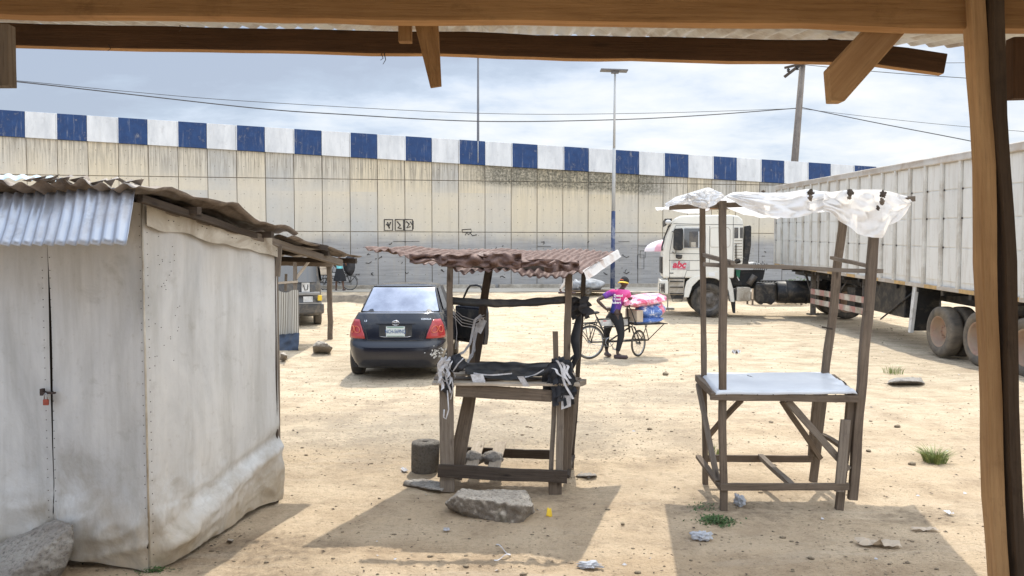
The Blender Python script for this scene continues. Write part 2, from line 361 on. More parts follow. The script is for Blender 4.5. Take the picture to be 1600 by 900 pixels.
# printed sacks
m, nt = newmat('printed_sack'); g = N(nt); co = g.coords()
a = g.noise(co, 2.3, 5, .6, 1.5); b = g.noise(co, 9, 6, .7, .6)
col = g.ramp(a, [(.36, (.06, .13, .42)), (.44, (.2, .32, .6)), (.48, (.75, .7, .76)), (.54, (.72, .1, .2)), (.62, (.78, .3, .38))], 'LINEAR')
col = g.mix(g.ramp(b, [(.56, 0.0), (.62, .8)]), col, (.8, .76, .8))
g.out(col, .5, 0, b, .5, .02, .4); M['sack'] = m
m, nt = newmat('sack_blue'); g = N(nt); co = g.coords(); b = g.noise(co, 9, 6, .7, .6)
g.out(g.ramp(b, [(.4, (.05, .12, .38)), (.56, (.16, .26, .55)), (.6, (.7, .72, .78))]), .5, 0, b, .5, .02, .4); M['sackblue'] = m
m, nt = newmat('sack_pink'); g = N(nt); co = g.coords(); b = g.noise(co, 6, 6, .7, 1.2)
g.out(g.ramp(b, [(.38, (.7, .07, .17)), (.5, (.8, .28, .38)), (.58, (.82, .68, .74))]), .5, 0, b, .5, .02, .4); M['sackpink'] = m
# leaves
def leafm(name, c):
    m, nt = newmat(name); g = N(nt); tc = g.n('ShaderNodeTexCoord'); n = g.noise(tc.outputs['Object'], 30, 3)
    g.out(g.ramp(n, [(.3, tuple(x * .55 for x in c)), (.7, tuple(min(1, x * 1.4) for x in c))]), .6, 0, None, spec=.3)
    return m
M['grass'] = leafm('grass_blades', (.22, .26, .09)); M['weed'] = leafm('weed', (.07, .13, .04)); M['bush'] = leafm('bush_leaves', (.09, .12, .06))
m, nt = newmat('woven_mat'); g = N(nt); tc = g.n('ShaderNodeTexCoord'); co = tc.outputs['Object']
w = g.n('ShaderNodeTexWave'); w.inputs['Scale'].default_value = 9; w.inputs['Distortion'].default_value = 1.2; g.l(g.mapping(co, (1, 1, .32), rot=(0, .0, 0)), w.inputs['Vector'])
g.out(g.ramp(w.outputs['Fac'], [(.3, (.16, .14, .11)), (.6, (.55, .52, .46))]), .85, 0, w.outputs['Fac'], .3, .01, .2); M['woven'] = m
# ------------------------------------------------------------------ object helpers
WM = {}
def thing(name, label, cat, loc=(0, 0, 0), rotz=0, group=None, rotx=0):
    o = bpy.data.objects.new(name, None); COL.objects.link(o); o.empty_display_size = .1
    mt = Matrix.Translation(loc) @ Matrix.Rotation(rotz, 4, 'Z') @ Matrix.Rotation(rotx, 4, 'X')
    o.matrix_basis = mt; WM[o.name] = mt
    o['label'] = label; o['category'] = cat
    if group: o['group'] = group
    return o
def tag(o, label, cat, group=None):
    o['label'] = label; o['category'] = cat
    if group: o['group'] = group
    return o
def link(name, me, mat, parent=None, basis=None, world=False, smooth=False, bevel=0, kind=None, label=None):
    """world=True: mesh vertices are in world space and get pulled into the parent's frame"""
    o = bpy.data.objects.new(name, me); COL.objects.link(o)
    for mm in (mat if isinstance(mat, (list, tuple)) else [mat]): me.materials.append(mm)
    pm = WM[parent.name] if parent else Matrix.Identity(4)
    b = basis if basis is not None else Matrix.Identity(4)
    if world:
        if basis is not None: b = pm.inverted() @ basis
        else: me.transform(pm.inverted())
    if parent: o.parent = parent
    o.matrix_basis = b; WM[o.name] = pm @ b
    if smooth: me.polygons.foreach_set('use_smooth', [True] * len(me.polygons))
    if bevel:
        md = o.modifiers.new('bevel', 'BEVEL'); md.width = bevel; md.segments = 2; md.limit_method = 'ANGLE'; md.angle_limit = rad(35)
    if kind: o['kind'] = kind
    if label: o['label'] = label
    return o
class MB:
    def __init__(s): s.bm = bmesh.new(); s.mi = 0
    def _f(s, vs, sm=None):
        try:
            f = s.bm.faces.new(vs); f.material_index = s.mi
            if sm is not None: f.smooth = sm
            return f
        except ValueError: return None
    def box(s, c, size, rot=None):
        mt = Matrix.Translation(c) @ (rot.to_4x4() if rot is not None else Matrix.Identity(4)) @ Matrix.Diagonal((size[0], size[1], size[2], 1))
        r = bmesh.ops.create_cube(s.bm, size=1, matrix=mt)
        for v in r['verts']:
            for f in v.link_faces: f.material_index = s.mi
        return s
    def bar(s, p0, p1, w, h, up=V((0, 0, 1))):
        p0, p1 = V(p0), V(p1); d = p1 - p0; L = d.length; z = d.normalized()
        if abs(z.dot(up)) > .98: up = V((0, 1, 0))
        x = up.cross(z).normalized(); y = z.cross(x)
        return s.box((p0 + p1) / 2, (w, h, L), Matrix((x, y, z)).transposed())
    def tube(s, pts, r, n=8, closed=False, cap=True):
        pts = [V(p) for p in pts]; rr = r if isinstance(r, (list, tuple)) else [r] * len(pts)
        rings = []; prev = None; m = len(pts)
        for i, p in enumerate(pts):
            if closed: t = pts[(i + 1) % m] - pts[i - 1]
            else: t = pts[min(i + 1, m - 1)] - pts[max(i - 1, 0)]
            t.normalize()
            if prev is None:
                a = V((0, 0, 1)) if abs(t.z) < .9 else V((1, 0, 0)); x = a.cross(t).normalized()
            else: x = (prev - t * prev.dot(t)).normalized()
            prev = x; y = t.cross(x)
            rings.append([s.bm.verts.new(p + (x * math.cos(k * 2 * PI / n) + y * math.sin(k * 2 * PI / n)) * rr[i]) for k in range(n)])
        for i in range(m if closed else m - 1):
            A, B = rings[i], rings[(i + 1) % m]
            for k in range(n): s._f((A[k], A[(k + 1) % n], B[(k + 1) % n], B[k]), True)
        if cap and not closed: s._f(rings[0][::-1]); s._f(rings[-1])
        return s
    def cyl(s, p0, p1, r, n=16, r1=None): return s.tube([p0, p1], [r, r if r1 is None else r1], n)
    def lathe(s, prof, c, axis='y', n=28):
        """prof: list of (radius, offset along axis); closed loop revolve"""
        rings = []
        for r, h in prof:
            ring = []
            for k in range(n):
                a = 2 * PI * k / n; u, v = r * math.cos(a), r * math.sin(a)
                q = {'y': (u, h, v), 'x': (h, u, v), 'z': (u, v, h)}[axis]
                ring.append(s.bm.verts.new(V(c) + V(q)))
            rings.append(ring)
        for A, B in zip(rings, rings[1:]):
            for k in range(n): s._f((A[k], A[(k + 1) % n], B[(k + 1) % n], B[k]), True)
        return s
    def disc(s, c, r, axis='y', n=24):
        vs = []
        for k in range(n):
            a = 2 * PI * k / n; u, v = r * math.cos(a), r * math.sin(a)
            vs.append(s.bm.verts.new(V(c) + V({'y': (u, 0, v), 'x': (0, u, v), 'z': (u, v, 0)}[axis])))
        s._f(vs); return s
    def poly(s, pts): s._f([s.bm.verts.new(V(p)) for p in pts]); return s
    def prism(s, pts, d):
        """extrude closed 3d polygon by vector d"""
        a = [s.bm.verts.new(V(p)) for p in pts]; b = [s.bm.verts.new(V(p) + V(d)) for p in pts]
        s._f(a[::-1]); s._f(b); n = len(a)
        for k in range(n): s._f((a[k], a[(k + 1) % n], b[(k + 1) % n], b[k]))
        return s
    def grid(s, fn, nu, nv, smooth=True, skip=None):
        vs = [[s.bm.verts.new(fn(i / nu, j / nv)) for j in range(nv + 1)] for i in range(nu + 1)]
        for i in range(nu):
            for j in range(nv):
                if skip and skip((i + .5) / nu, (j + .5) / nv): continue
                s._f((vs[i][j], vs[i + 1][j], vs[i + 1][j + 1], vs[i][j + 1]), smooth)
        return s
    def blob(s, c, size, sub=3, amp=.2, freq=1.5, seed=0, rot=None, flat=0):
        b = bmesh.new(); bmesh.ops.create_icosphere(b, subdivisions=sub, radius=1)
        mp = {}
        for v in b.verts:
            p = v.co.copy(); n = noise.noise(p * freq + V((seed * 7.3, seed * 3.1, seed))) * amp + noise.noise(p * freq * 3 + V((seed, 5, 9))) * amp * .35
            p = p * (1 + n)
            if flat: p.z = max(-flat, p.z)
            p = V((p.x * size[0], p.y * size[1], p.z * size[2]))
            if rot is not None: p = rot @ p
            mp[v.index] = s.bm.verts.new(p + V(c))
        for f in b.faces: s._f([mp[v.index] for v in f.verts], True)
        b.free(); return s
    def add(s, me, mt=None):
        off = len(s.bm.verts); s.bm.verts.ensure_lookup_table()
        vs = [s.bm.verts.new((mt @ v.co) if mt else v.co) for v in me.vertices]
        for p in me.polygons: s._f([vs[i] for i in p.vertices], True)
        return s
    def build(s, name, mat, parent=None, normals=True, **k):
        if normals: bmesh.ops.recalc_face_normals(s.bm, faces=s.bm.faces[:])
        me = bpy.data.meshes.new(name); s.bm.to_mesh(me); s.bm.free()
        return link(name, me, mat, parent, **k)
def part(name, mat, parent, **k): pass
def stick(name, p0, p1, w, h, mat, parent, roll=0, wob=.006, taper=1.0, seed=None, cat=None, label=None):
    """rough sawn stick whose local Z runs along its length"""
    p0, p1 = V(p0), V(p1); d = p1 - p0; L = d.length; z = d.normalized()
    up = V((0, 1, 0)) if abs(z.z) > .7 else V((0, 0, 1))
    y = (up - z * up.dot(z)).normalized(); x = y.cross(z).normalized()
    rot = Matrix((x, y, z)).transposed().to_4x4() @ Matrix.Rotation(roll, 4, 'Z')
    bm = bmesh.new(); n = max(3, int(L / .12)); rings = []
    sd = R.random() * 90
    for i in range(n + 1):
        t = i / n; k = 1 + (taper - 1) * t
        ox = noise.noise(V((sd, t * L * 2.2, 0))) * wob; oy = noise.noise(V((sd + 9, t * L * 2.2, 0))) * wob
        kw = k * (1 + noise.noise(V((sd + 3, t * L * 5, 0))) * .1)
        # chamfered section
        c = .12
        ring = []
        for sx, sy in ((-1, -1 + c), (-1 + c, -1), (1 - c, -1), (1, -1 + c), (1, 1 - c), (1 - c, 1), (-1 + c, 1), (-1, 1 - c)):
            ring.append(bm.verts.new((sx * w / 2 * kw + ox, sy * h / 2 * kw + oy, t * L)))
        rings.append(ring)
    for A, B in zip(rings, rings[1:]):
        for k in range(8): bm.faces.new((A[k], A[(k + 1) % 8], B[(k + 1) % 8], B[k]))
    bm.faces.new(rings[0][::-1]); bm.faces.new(rings[-1])
    bmesh.ops.recalc_face_normals(bm, faces=bm.faces[:])
    me = bpy.data.meshes.new(name); bm.to_mesh(me); bm.free()
    return link(name, me, mat, parent, basis=Matrix.Translation(p0) @ rot, world=True, label=label)
def corr(name, c00, c10, c11, c01, waves, amp, mat, parent, crump=.0, seed=0, nv=14, per=8, edge=None, solid=.002, trap=False, **kw):
    """corrugated sheet; u runs across the waves (c00->c10), v along them (c00->c01)"""
    c00, c10, c11, c01 = map(V, (c00, c10, c11, c01))
    nrm = (c10 - c00).cross(c01 - c00).normalized()
    if nrm.z < 0: nrm = -nrm
    def fn(u, v):
        p = (c00 * (1 - u) + c10 * u) * (1 - v) + (c01 * (1 - u) + c11 * u) * v
        w = math.sin(u * waves * 2 * PI)
        if trap: w = max(-.6, min(.6, w)) / .6
        p = p + nrm * (w * amp)
        if crump:
            q = p * 2.3 + V((seed * 5, seed, 0))
            p = p + nrm * noise.noise(q) * crump + nrm * noise.noise(q * 3.1) * crump * .4
        if edge: p = p + edge(u, v)
        return p
    mb = MB(); mb.grid(fn, waves * per, nv)
    o = mb.build(name, mat, parent, world=True, normals=False, **kw)
    if solid:
        md = o.modifiers.new('sheet', 'SOLIDIFY'); md.thickness = solid; md.offset = 0
    return o
def textmesh(txt, size, shear=0, extrude=.002, spacing=1.0, bold=0):
    cu = bpy.data.curves.new('t', 'FONT'); cu.body = txt; cu.size = size; cu.shear = shear; cu.extrude = extrude; cu.align_x = 'CENTER'; cu.align_y = 'CENTER'
    cu.space_character = spacing; cu.offset = bold; cu.resolution_u = 3
    o = bpy.data.objects.new('t', cu); COL.objects.link(o)
    dg = bpy.context.evaluated_depsgraph_get(); me = bpy.data.meshes.new_from_object(o.evaluated_get(dg))
    bpy.data.objects.remove(o); bpy.data.curves.remove(cu)
    return me
def text(name, txt, size, mat, parent, origin, xd, yd, shear=0, spacing=1.0, bold=0, sx=1.0):
    """lay text in the parent's frame: xd reading direction, yd up"""
    me = textmesh(txt, size, shear, .0015, spacing, bold)
    xd = V(xd).normalized(); yd = V(yd).normalized(); z = xd.cross(yd)
    mt = Matrix((xd * sx, yd, z)).transposed().to_4x4(); mt.translation = V(origin)
    me.transform(mt)
    return link(name, me, mat, parent)
def skin(verts, edges, root=0, sub=1):
    """verts: list of (x,y,z,r) or (x,y,z,(rx,ry))"""
    me = bpy.data.meshes.new('s'); me.from_pydata([v[:3] for v in verts], edges, [])
    o = bpy.data.objects.new('s', me); COL.objects.link(o)
    o.modifiers.new('k', 'SKIN').use_smooth_shade = True
    for i, v in enumerate(verts):
        r = v[3]; r = (r, r) if not isinstance(r, tuple) else r
        me.skin_vertices[0].data[i].radius = r; me.skin_vertices[0].data[i].use_root = (i == root)
    s = o.modifiers.new('s', 'SUBSURF'); s.levels = sub; s.render_levels = sub
    dg = bpy.context.evaluated_depsgraph_get(); out = bpy.data.meshes.new_from_object(o.evaluated_get(dg))
    bpy.data.objects.remove(o)
    return out
def cut(o, cutters):
    for c in cutters:
        md = o.modifiers.new('b', 'BOOLEAN'); md.operation = 'DIFFERENCE'; md.solver = 'EXACT'; md.object = c
    dg = bpy.context.evaluated_depsgraph_get(); me = bpy.data.meshes.new_from_object(o.evaluated_get(dg))
    o.modifiers.clear(); o.data = me
    for c in cutters: bpy.data.objects.remove(c)
def lerp(a, b, t): return a + (b - a) * t
def sstep(a, b, x):
    t = max(0, min(1, (x - a) / (b - a))); return t * t * (3 - 2 * t)
def interp(pts, x):
    if x <= pts[0][0]: return pts[0][1]
    for (a, b), (c, d) in zip(pts, pts[1:]):
        if x <= c: return b + (d - b) * (x - a) / (c - a)
    return pts[-1][1]

# ------------------------------------------------------------------ terrain
ROADZ = .48
def wallY(X): return 37 + X / 6.83
def hz(x, y):
    base = interp([(17, 0), (30.4, .12), (31.2, .2), (32.4, .45), (33, .47)], y)
    k = 1 - sstep(30, 32, y)
    b = noise.noise(V((x * .35, y * .35, 1))) * .045 * k * sstep(7, 12, y)
    b += noise.noise(V((x * 1.4, y * 1.4, 4))) * .016 * k + noise.noise(V((x * 4, y * 4, 8))) * .013 * k + noise.noise(V((x * 11, y * 11, 18))) * .006 * k
    b += noise.noise(V((x * 1.1, y * 1.1, 40))) * .12 * sstep(29, 31, y) * (1 - sstep(32, 33, y))
    return base + b
def build_ground():
    ys = [-9.0]; 
    while ys[-1] < 34: ys.append(ys[-1] + max(.035, abs(ys[-1] - 5) * .012 + .02))
    ys += [36, 40, 60, 120, 250, 500]
    xs = [0.0]
    while xs[-1] < 30: xs.append(xs[-1] + max(.05, xs[-1] * .022))
    xs += [40, 70, 150, 400]
    xs = [-a for a in xs[:0:-1]] + xs
    bm = bmesh.new(); g_ = [[bm.verts.new((x, y, hz(x, y))) for x in xs] for y in ys]
    for j in range(len(ys) - 1):
        for i in range(len(xs) - 1):
            f = bm.faces.new((g_[j][i], g_[j][i + 1], g_[j + 1][i + 1], g_[j + 1][i])); f.smooth = True
    me = bpy.data.meshes.new('ground'); bm.to_mesh(me); bm.free()
    link('ground', me, M['sand'], kind='structure')
build_ground()
def build_road():
    mb = MB()
    def fn(u, v):
        X = -60 + 130 * u; y0 = 32.9 + noise.noise(V((X * .6, 0, 3))) * .25; y1 = wallY(X) - .05
        return V((X, lerp(y0, y1, v), ROADZ + .006 + .01 * noise.noise(V((X * .5, v * 2, 0)))))
    mb.grid(fn, 260, 6); mb.build('road', M['road'], kind='structure')
build_road()

# ------------------------------------------------------------------ retaining wall with painted parapet
we = V((6.83, 1, 0)).normalized(); wn_ = V((we.y, -we.x, 0))
_u = (758 - 800) / 1200.0; _y = 37 / (1 - _u / 6.83)
worg = V((_u * _y, _y, 0))
def wpx(px):
    u = (px - 800) / 1200.0; Y = 37 / (1 - u / 6.83); return (V((u * Y, Y, 0)) - worg).dot(we)
def wz(px, py):
    u = (px - 800) / 1200.0; Y = 37 / (1 - u / 6.83); return at(px, py, Y).z
wall = thing('retaining_wall', 'long weathered concrete panel wall with blue and white painted parapet behind the yard', 'wall', worg, math.atan2(we.y, we.x))
z1 = wz(800, 363); z2 = wz(800, 283.5)
b0, b1 = wz(0, 212.5), wz(1200, 285.5); s0, s1 = wpx(0), wpx(1200)
def pb(s): return b0 + (b1 - b0) * (s - s0) / (s1 - s0)
i0, i1 = -36, 46
mb = MB(); mb.prism([(i0 * PW, .05, .2), (i1 * PW, .05, .2), (i1 * PW, .05, pb(i1 * PW)), (i0 * PW, .05, pb(i0 * PW))], (0, .5, 0))
mb.build('backing', M['kerbstone'], wall)
mb = MB(); gp = .016
for i in range(i0, i1):
    a, b = i * PW + gp, (i + 1) * PW - gp
    for (lo, hi) in ((.3, z1), (z1, z2), (z2, 99)):
        l = lo + gp; hA = min(hi - gp, pb(a)); hB = min(hi - gp, pb(b))
        if hA <= l + .05: continue
        dz = R.uniform(-.006, .006)
        mb.prism([(a, dz, l), (b, dz, l), (b, dz, max(hB, l + .02)), (a, dz, hA)], (0, .05 - dz + .005, 0))
mb.build('panels', M['panel'], wall, bevel=.008)
mb = MB()
ph = 1.14
for i in range(i0, i1):
    a, b = i * PW + .006, (i + 1) * PW - .006
    mb.prism([(a, -.1, pb(a) + .004), (b, -.1, pb(b) + .004), (b, -.06, pb(b) + ph), (a, -.06, pb(a) + ph)], (0, .42, 0))
mb.build('parapet', M['parapet'], wall, bevel=.012)
mb = MB()
for k in range(9): mb.box((i0 * PW + (k + .5) * 11.5, -.25, ROADZ + .08), (11.3, .4, .2))
mb.build('plinth', M['concrete'], wall, bevel=.02)
# scrawled marks on the panels
mb = MB()
def gr(pts, r=.018):
    mb.tube([((wpx(px)), -.012, wz(px, py)) for px, py in pts], r, 4)
for a in (601, 618, 632):
    gr([(a, 343), (a + 13, 343), (a + 13, 360), (a, 360), (a, 343)], .022)
gr([(604, 350), (608, 354), (611, 347)], .03); gr([(606, 347), (609, 357)], .03); gr([(621, 346), (626, 352), (622, 356), (628, 357)], .03)
gr([(635, 346), (640, 350), (636, 356), (642, 354)], .03); gr([(646, 345), (646, 358)], .02); gr([(641, 346), (645, 352)], .02)
gr([(722, 359), (736, 358), (737, 363), (723, 363), (722, 359)], .02); gr([(727, 367), (730, 363), (732, 367), (735, 364), (738, 368), (745, 367)], .02)
for k in range(46):
    px = R.choice([R.uniform(560, 585), R.uniform(690, 860), R.uniform(880, 1030), R.uniform(1165, 1200), R.uniform(585, 700)]); py = R.uniform(372, 432)
    q = [(px, py)]
    for j in range(R.randint(1, 4)): q.append((q[-1][0] + R.uniform(-3, 5), q[-1][1] + R.uniform(-3, 3)))
    gr(q, R.uniform(.01, .02))
for k in range(10):
    px = R.uniform(600, 1000); py = R.choice([377, 384, 396, 408]) + R.uniform(-1, 1); gr([(px, py), (px + R.uniform(12, 35), py + R.uniform(-.5, .8))], .009)
for (px, py, w_, h_) in ((1000, 392, 8, 11), (996, 398, 10, 22)):
    gr([(px, py), (px + w_, py), (px + w_, py + h_), (px, py + h_), (px, py)], .01)
mb.build('graffiti', M['blackmetal'], wall)
mb = MB(); gx = wpx(747)
for py in (0,):
    mb.tube([(gx, -.115, pb(gx) + .1), (gx, -.1, pb(gx) + ph * .98)], .02, 6)
mb.build('drain_pipe', M['polewhite'], wall)

# kerbs at the edge of the yard
def kerb(name, lab, pxa, pxb, Y, ztop, zb=-.1, dy=.35):
    A = at(pxa, 460, Y); B = at(pxb, 460, Y); n = int((B.x - A.x) / .12)
    mb = MB()
    def sec(u, v):
        q = [(0, zb), (0, ztop - .02), (.03, ztop), (dy - .03, ztop), (dy, ztop - .02), (dy, zb)]
        k = v * 5; i = min(4, int(k)); f = k - i
        yy = lerp(q[i][0], q[i + 1][0], f); zz = lerp(q[i][1], q[i + 1][1], f); X = lerp(A.x, B.x, u)
        e = noise.noise(V((X * 1.3, yy, zz * 2))) * .05
        if zz > ztop - .1: e2 = noise.noise(V((X * 2.1, 5, yy))) * .07
        else: e2 = 0
        return V((X, Y + yy + e, zz + e2))
    mb.grid(sec, n, 10); o = mb.build(name, M['kerbstone']); return tag(o, lab, 'kerb')
kerb('concrete_kerb', 'broken concrete kerb beyond the post behind the grey shack', 380, 585, 30.9, .44)
kerb('concrete_kerb', 'thick concrete kerb block on the yard edge left of the white truck cab', 987, 1400, 31.2, .56)

# ------------------------------------------------------------------ poles and cables beyond
p = at(957, 447, 36); top = at(961, 112, 36)
lamp = thing('street_lamp', 'tall slim street lamp with flat lamp head and blue painted foot by the wall', 'street lamp', (p.x, 36, ROADZ))
def PP(z): t = (z - p.z) / (top.z - p.z); return V((lerp(p.x, top.x, t), 36, z))
zb = at(958, 330, 36).z; zm = at(958, 232, 36).z
mb = MB(); mb.tube([V((p.x, 36, ROADZ - .1)), PP(zb)], [.11, .095], 12); mb.build('blue_pole_base', M['poleblue'], lamp, world=True)
mb = MB(); mb.tube([PP(zb), PP(zm)], [.09, .075], 12); mb.tube([PP(zm), PP(top.z - .05)], [.06, .045], 12); mb.build('pole', M['polewhite'], lamp, world=True)
mb = MB(); t_ = PP(top.z); mb.box(t_ + V((-.05, 0, .05)), (1.25, .5, .06), Matrix.Rotation(rad(2), 3, 'Y')); mb.box(t_ + V((-.0, 0, -.03)), (.34, .2, .1)); mb.build('lamp_head', M['poledark'], lamp, world=True, bevel=.01)
a, b = at(747, 240, 41), at(747, 60, 41)
mb = MB(); mb.tube([V((a.x, 41, .4)), a, b + V((0, 0, .6))], [.075, .07, .045], 10); mb.tube([b + V((0, 0, .55)), b + V((.5, 0, .9)), b + V((1.3, 0, 1.0))], .04, 8)
pl = thing('lighting_column', 'thin dark lighting column rising behind the parapet above the rusty stall roof', 'street lamp', (a.x, 41, .4))
mb.build('column', M['poledark'], pl, world=True)
mb = MB(); mb.box(b + V((1.6, 0, .98)), (.7, .25, .12)); mb.build('lamp_head', M['poledark'], pl, world=True, bevel=.02)
UY = 43
a, b = at(1239, 285, UY), at(1254, 100, UY)
d = (b - a).normalized(); base = a - d * (a.z - .4) / d.z
up_ = thing('utility_pole', 'leaning wooden utility pole carrying cables behind the parapet near the trailer', 'utility pole', base)
mb = MB(); mb.tube([base, a, b], [.24, .21, .16], 12); mb.build('pole', M['bark'], up_, world=True)
mb = MB(); c1, c2 = at(1226, 120, UY - .25), at(1262, 92, UY - .25); mb.bar(c1, c2, .14, .16); mb.bar(at(1226, 106, UY - .3), at(1260, 98, UY - .3), .1, .12); mb.build('cross_arm', M['wood_dark'], up_, world=True)
for q in (at(1232, 104, UY - .3), at(1246, 101, UY - .3)):
    mb = MB(); mb.lathe([(.01, 0), (.09, .02), (.06, .08), (.1, .12), (.06, .18), (.01, .24)], q + V((0, 0, -.3)), 'z', 10); mb.build('insulator', M['blackmetal'], up_, world=True)
def cable(lab, pts, r=.02):
    P = [at(px, py, Y) for px, py, Y in pts]
    # smooth catmull
    Q = []
    for i in range(len(P) - 1):
        p0 = P[max(i - 1, 0)]; p1 = P[i]; p2 = P[i + 1]; p3 = P[min(i + 2, len(P) - 1)]
        for k in range(8):
            t = k / 8; Q.append(.5 * ((2 * p1) + (p2 - p0) * t + (2 * p0 - 5 * p1 + 4 * p2 - p3) * t * t + (3 * p1 - p0 - 3 * p2 + p3) * t ** 3))
    Q.append(P[-1]); mb = MB(); mb.tube(Q, r, 5); o = mb.build('overhead_cable', M['cable']); tag(o, lab, 'cable')
cable('lower sagging black cable running left from the utility pole across the sky', [(-260, 100, 33), (20, 127, 34), (200, 147, 35), (400, 169, 36.5), (525, 178, 37.5), (750, 189.5, 39), (960, 187, 41), (1100, 180, 42), (1245, 169, 43)], .026)
cable('upper thin grey cable running left from the utility pole', [(-260, 104, 33), (25, 126, 34), (200, 143, 35), (400, 159, 36.5), (750, 177, 39), (1000, 177, 41), (1245, 169.5, 43)], .014)
cable('dark cable dropping right from the utility pole toward the trailer roof', [(1253, 168, 43), (1370, 192, 41), (1510, 219, 39), (1720, 262, 37)], .024)
cable('faint upper cable running right from the utility pole over the trailer', [(1253, 170, 43), (1380, 185, 41), (1510, 198, 39), (1720, 215, 37)], .012)
cable('topmost cable leaving the pole head to the right under the canopy', [(1256, 101, 43), (1370, 112, 41), (1510, 122, 39), (1720, 135, 37)], .018)
cable('short high cable seen between canopy beam end and leaning post', [(1256, 97, 43), (1400, 98, 41), (1510, 98, 39), (1720, 95, 37)], .014)
# ------------------------------------------------------------------ canopy overhead
can = thing('timber_canopy', 'rough timber canopy with corrugated roof sheets framing the view overhead, on one leaning post', 'canopy', (0, 2.2, 0))
def sheetz(x, y): return 2.845 + (y - 2.0) * .15 - x * .022
corr('roof_sheet', (-4.2, -2.5, sheetz(-4.2, -2.5)), (3.6, -2.5, sheetz(3.6, -2.5)), (3.6, 3.32, sheetz(3.6, 3.32) - .02), (-4.2, 3.32, sheetz(-4.2, 3.32)), 100, .011, M['canopyroof'], can, crump=.012, nv=30, per=6)
a, b = at(-500, 14, 2.0), at(2150, 42, 2.0)
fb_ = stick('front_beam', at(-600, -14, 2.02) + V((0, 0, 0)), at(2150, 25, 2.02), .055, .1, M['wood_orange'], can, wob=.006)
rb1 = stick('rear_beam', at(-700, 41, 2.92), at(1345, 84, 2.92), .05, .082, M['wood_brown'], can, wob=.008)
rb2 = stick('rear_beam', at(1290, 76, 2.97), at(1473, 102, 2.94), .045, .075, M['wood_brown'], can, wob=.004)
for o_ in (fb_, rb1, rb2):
    o_.data.materials.append(M['wood_underlit']); m3 = WM[o_.name].to_3x3()
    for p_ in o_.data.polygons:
        if (m3 @ p_.normal).z < -.55: p_.material_index = 1  # downward faces take the paler tone: bounce light put into the colour
stick('purlin', (-4.2, .2, sheetz(0, .2) - .07), (3.6, .2, sheetz(0, .2) - .14), .05, .09, M['wood_brown'], can)
stick('back_beam', (-4.2, -2.2, 2.1), (3.6, -2.2, 2.06), .05, .1, M['wood_brown'], can)
stick('post', at(1588, 1689, 1.99), at(1519, -45, 1.99), .038, .042, M['wood_post'], can, wob=.014)
stick('post_doubler', at(1616, 1689, 1.99), at(1546, -45, 1.99), .031, .07, M['wood_postdark'], can, wob=.012)
for x in (-4.1, 3.5):
    stick('post', (x, 2.0, 0), (x, 2.0, 2.75), .07, .07, M['wood_post'], can)
    stick('post', (x, -2.2, 0), (x, -2.2, 2.1), .07, .07, M['wood_post'], can)
for x in (-2.6, -4.1, 2.05, 3.4):
    stick('rafter', (x, -2.4, sheetz(x, -2.4) - .055), (x, 2.95, sheetz(x, 2.95) - .055), .05, .07, M['wood_brown'], can)
# the planks that hang down below the beams
stick('hanging_plank', at(661, 8, 2.3), at(681, 136, 2.3), .078, .035, M['wood_orange'], can, taper=.42, wob=.003)
stick('hanging_plank', at(634, 22, 2.32), at(634, 66, 2.32), .04, .03, M['wood_orange'], can)
def cutplank(name, pp, Y, depth, mat):
    P_ = [at(x, y, Y) for x, y in pp]; z = (P_[2] - P_[3]).normalized(); x = V((0, 1, 0)).cross(z).normalized(); b_ = Matrix((x, V((0, 1, 0)), z)).transposed().to_4x4(); b_.translation = P_[0]
    m_ = MB(); m_.prism([b_.inverted() @ p for p in P_], b_.inverted().to_3x3() @ V((0, depth, 0))); return m_.build(name, M[mat], can, basis=b_, world=True, bevel=.003)
cutplank('slanting_plank', [(1296, 107), (1362, 36), (1428, 36), (1320, 158), (1300, 158)], 2.16, .045, 'wood_post')
stick('hanging_plank', at(3, 40, 2.3), at(6, 136, 2.3), .058, .04, M['wood_grey'], can)
stick('slanting_plank', at(1625, 78, 2.5), at(1540, 152, 2.5), .04, .09, M['wood_brown'], can)
stick('hanging_plank', at(1592, 60, 2.4), at(1592, 155, 2.4), .06, .04, M['wood_brown'], can)
mb = MB()
for (x, y, l) in ((600, 86, 14), (170, 74, 5), (281, 44, 5), (596, 88, 6), (455, 30, 5)):
    q = at(x, y, 2.86); mb.tube([q + V((0, 0, .01)), q + V((.006, 0, -l * .0012)), q + V((-.004, 0, -l * .0024))], [.002, .0015, .001], 4)
mb.build('splinters', M['wood_dark'], can, world=True)

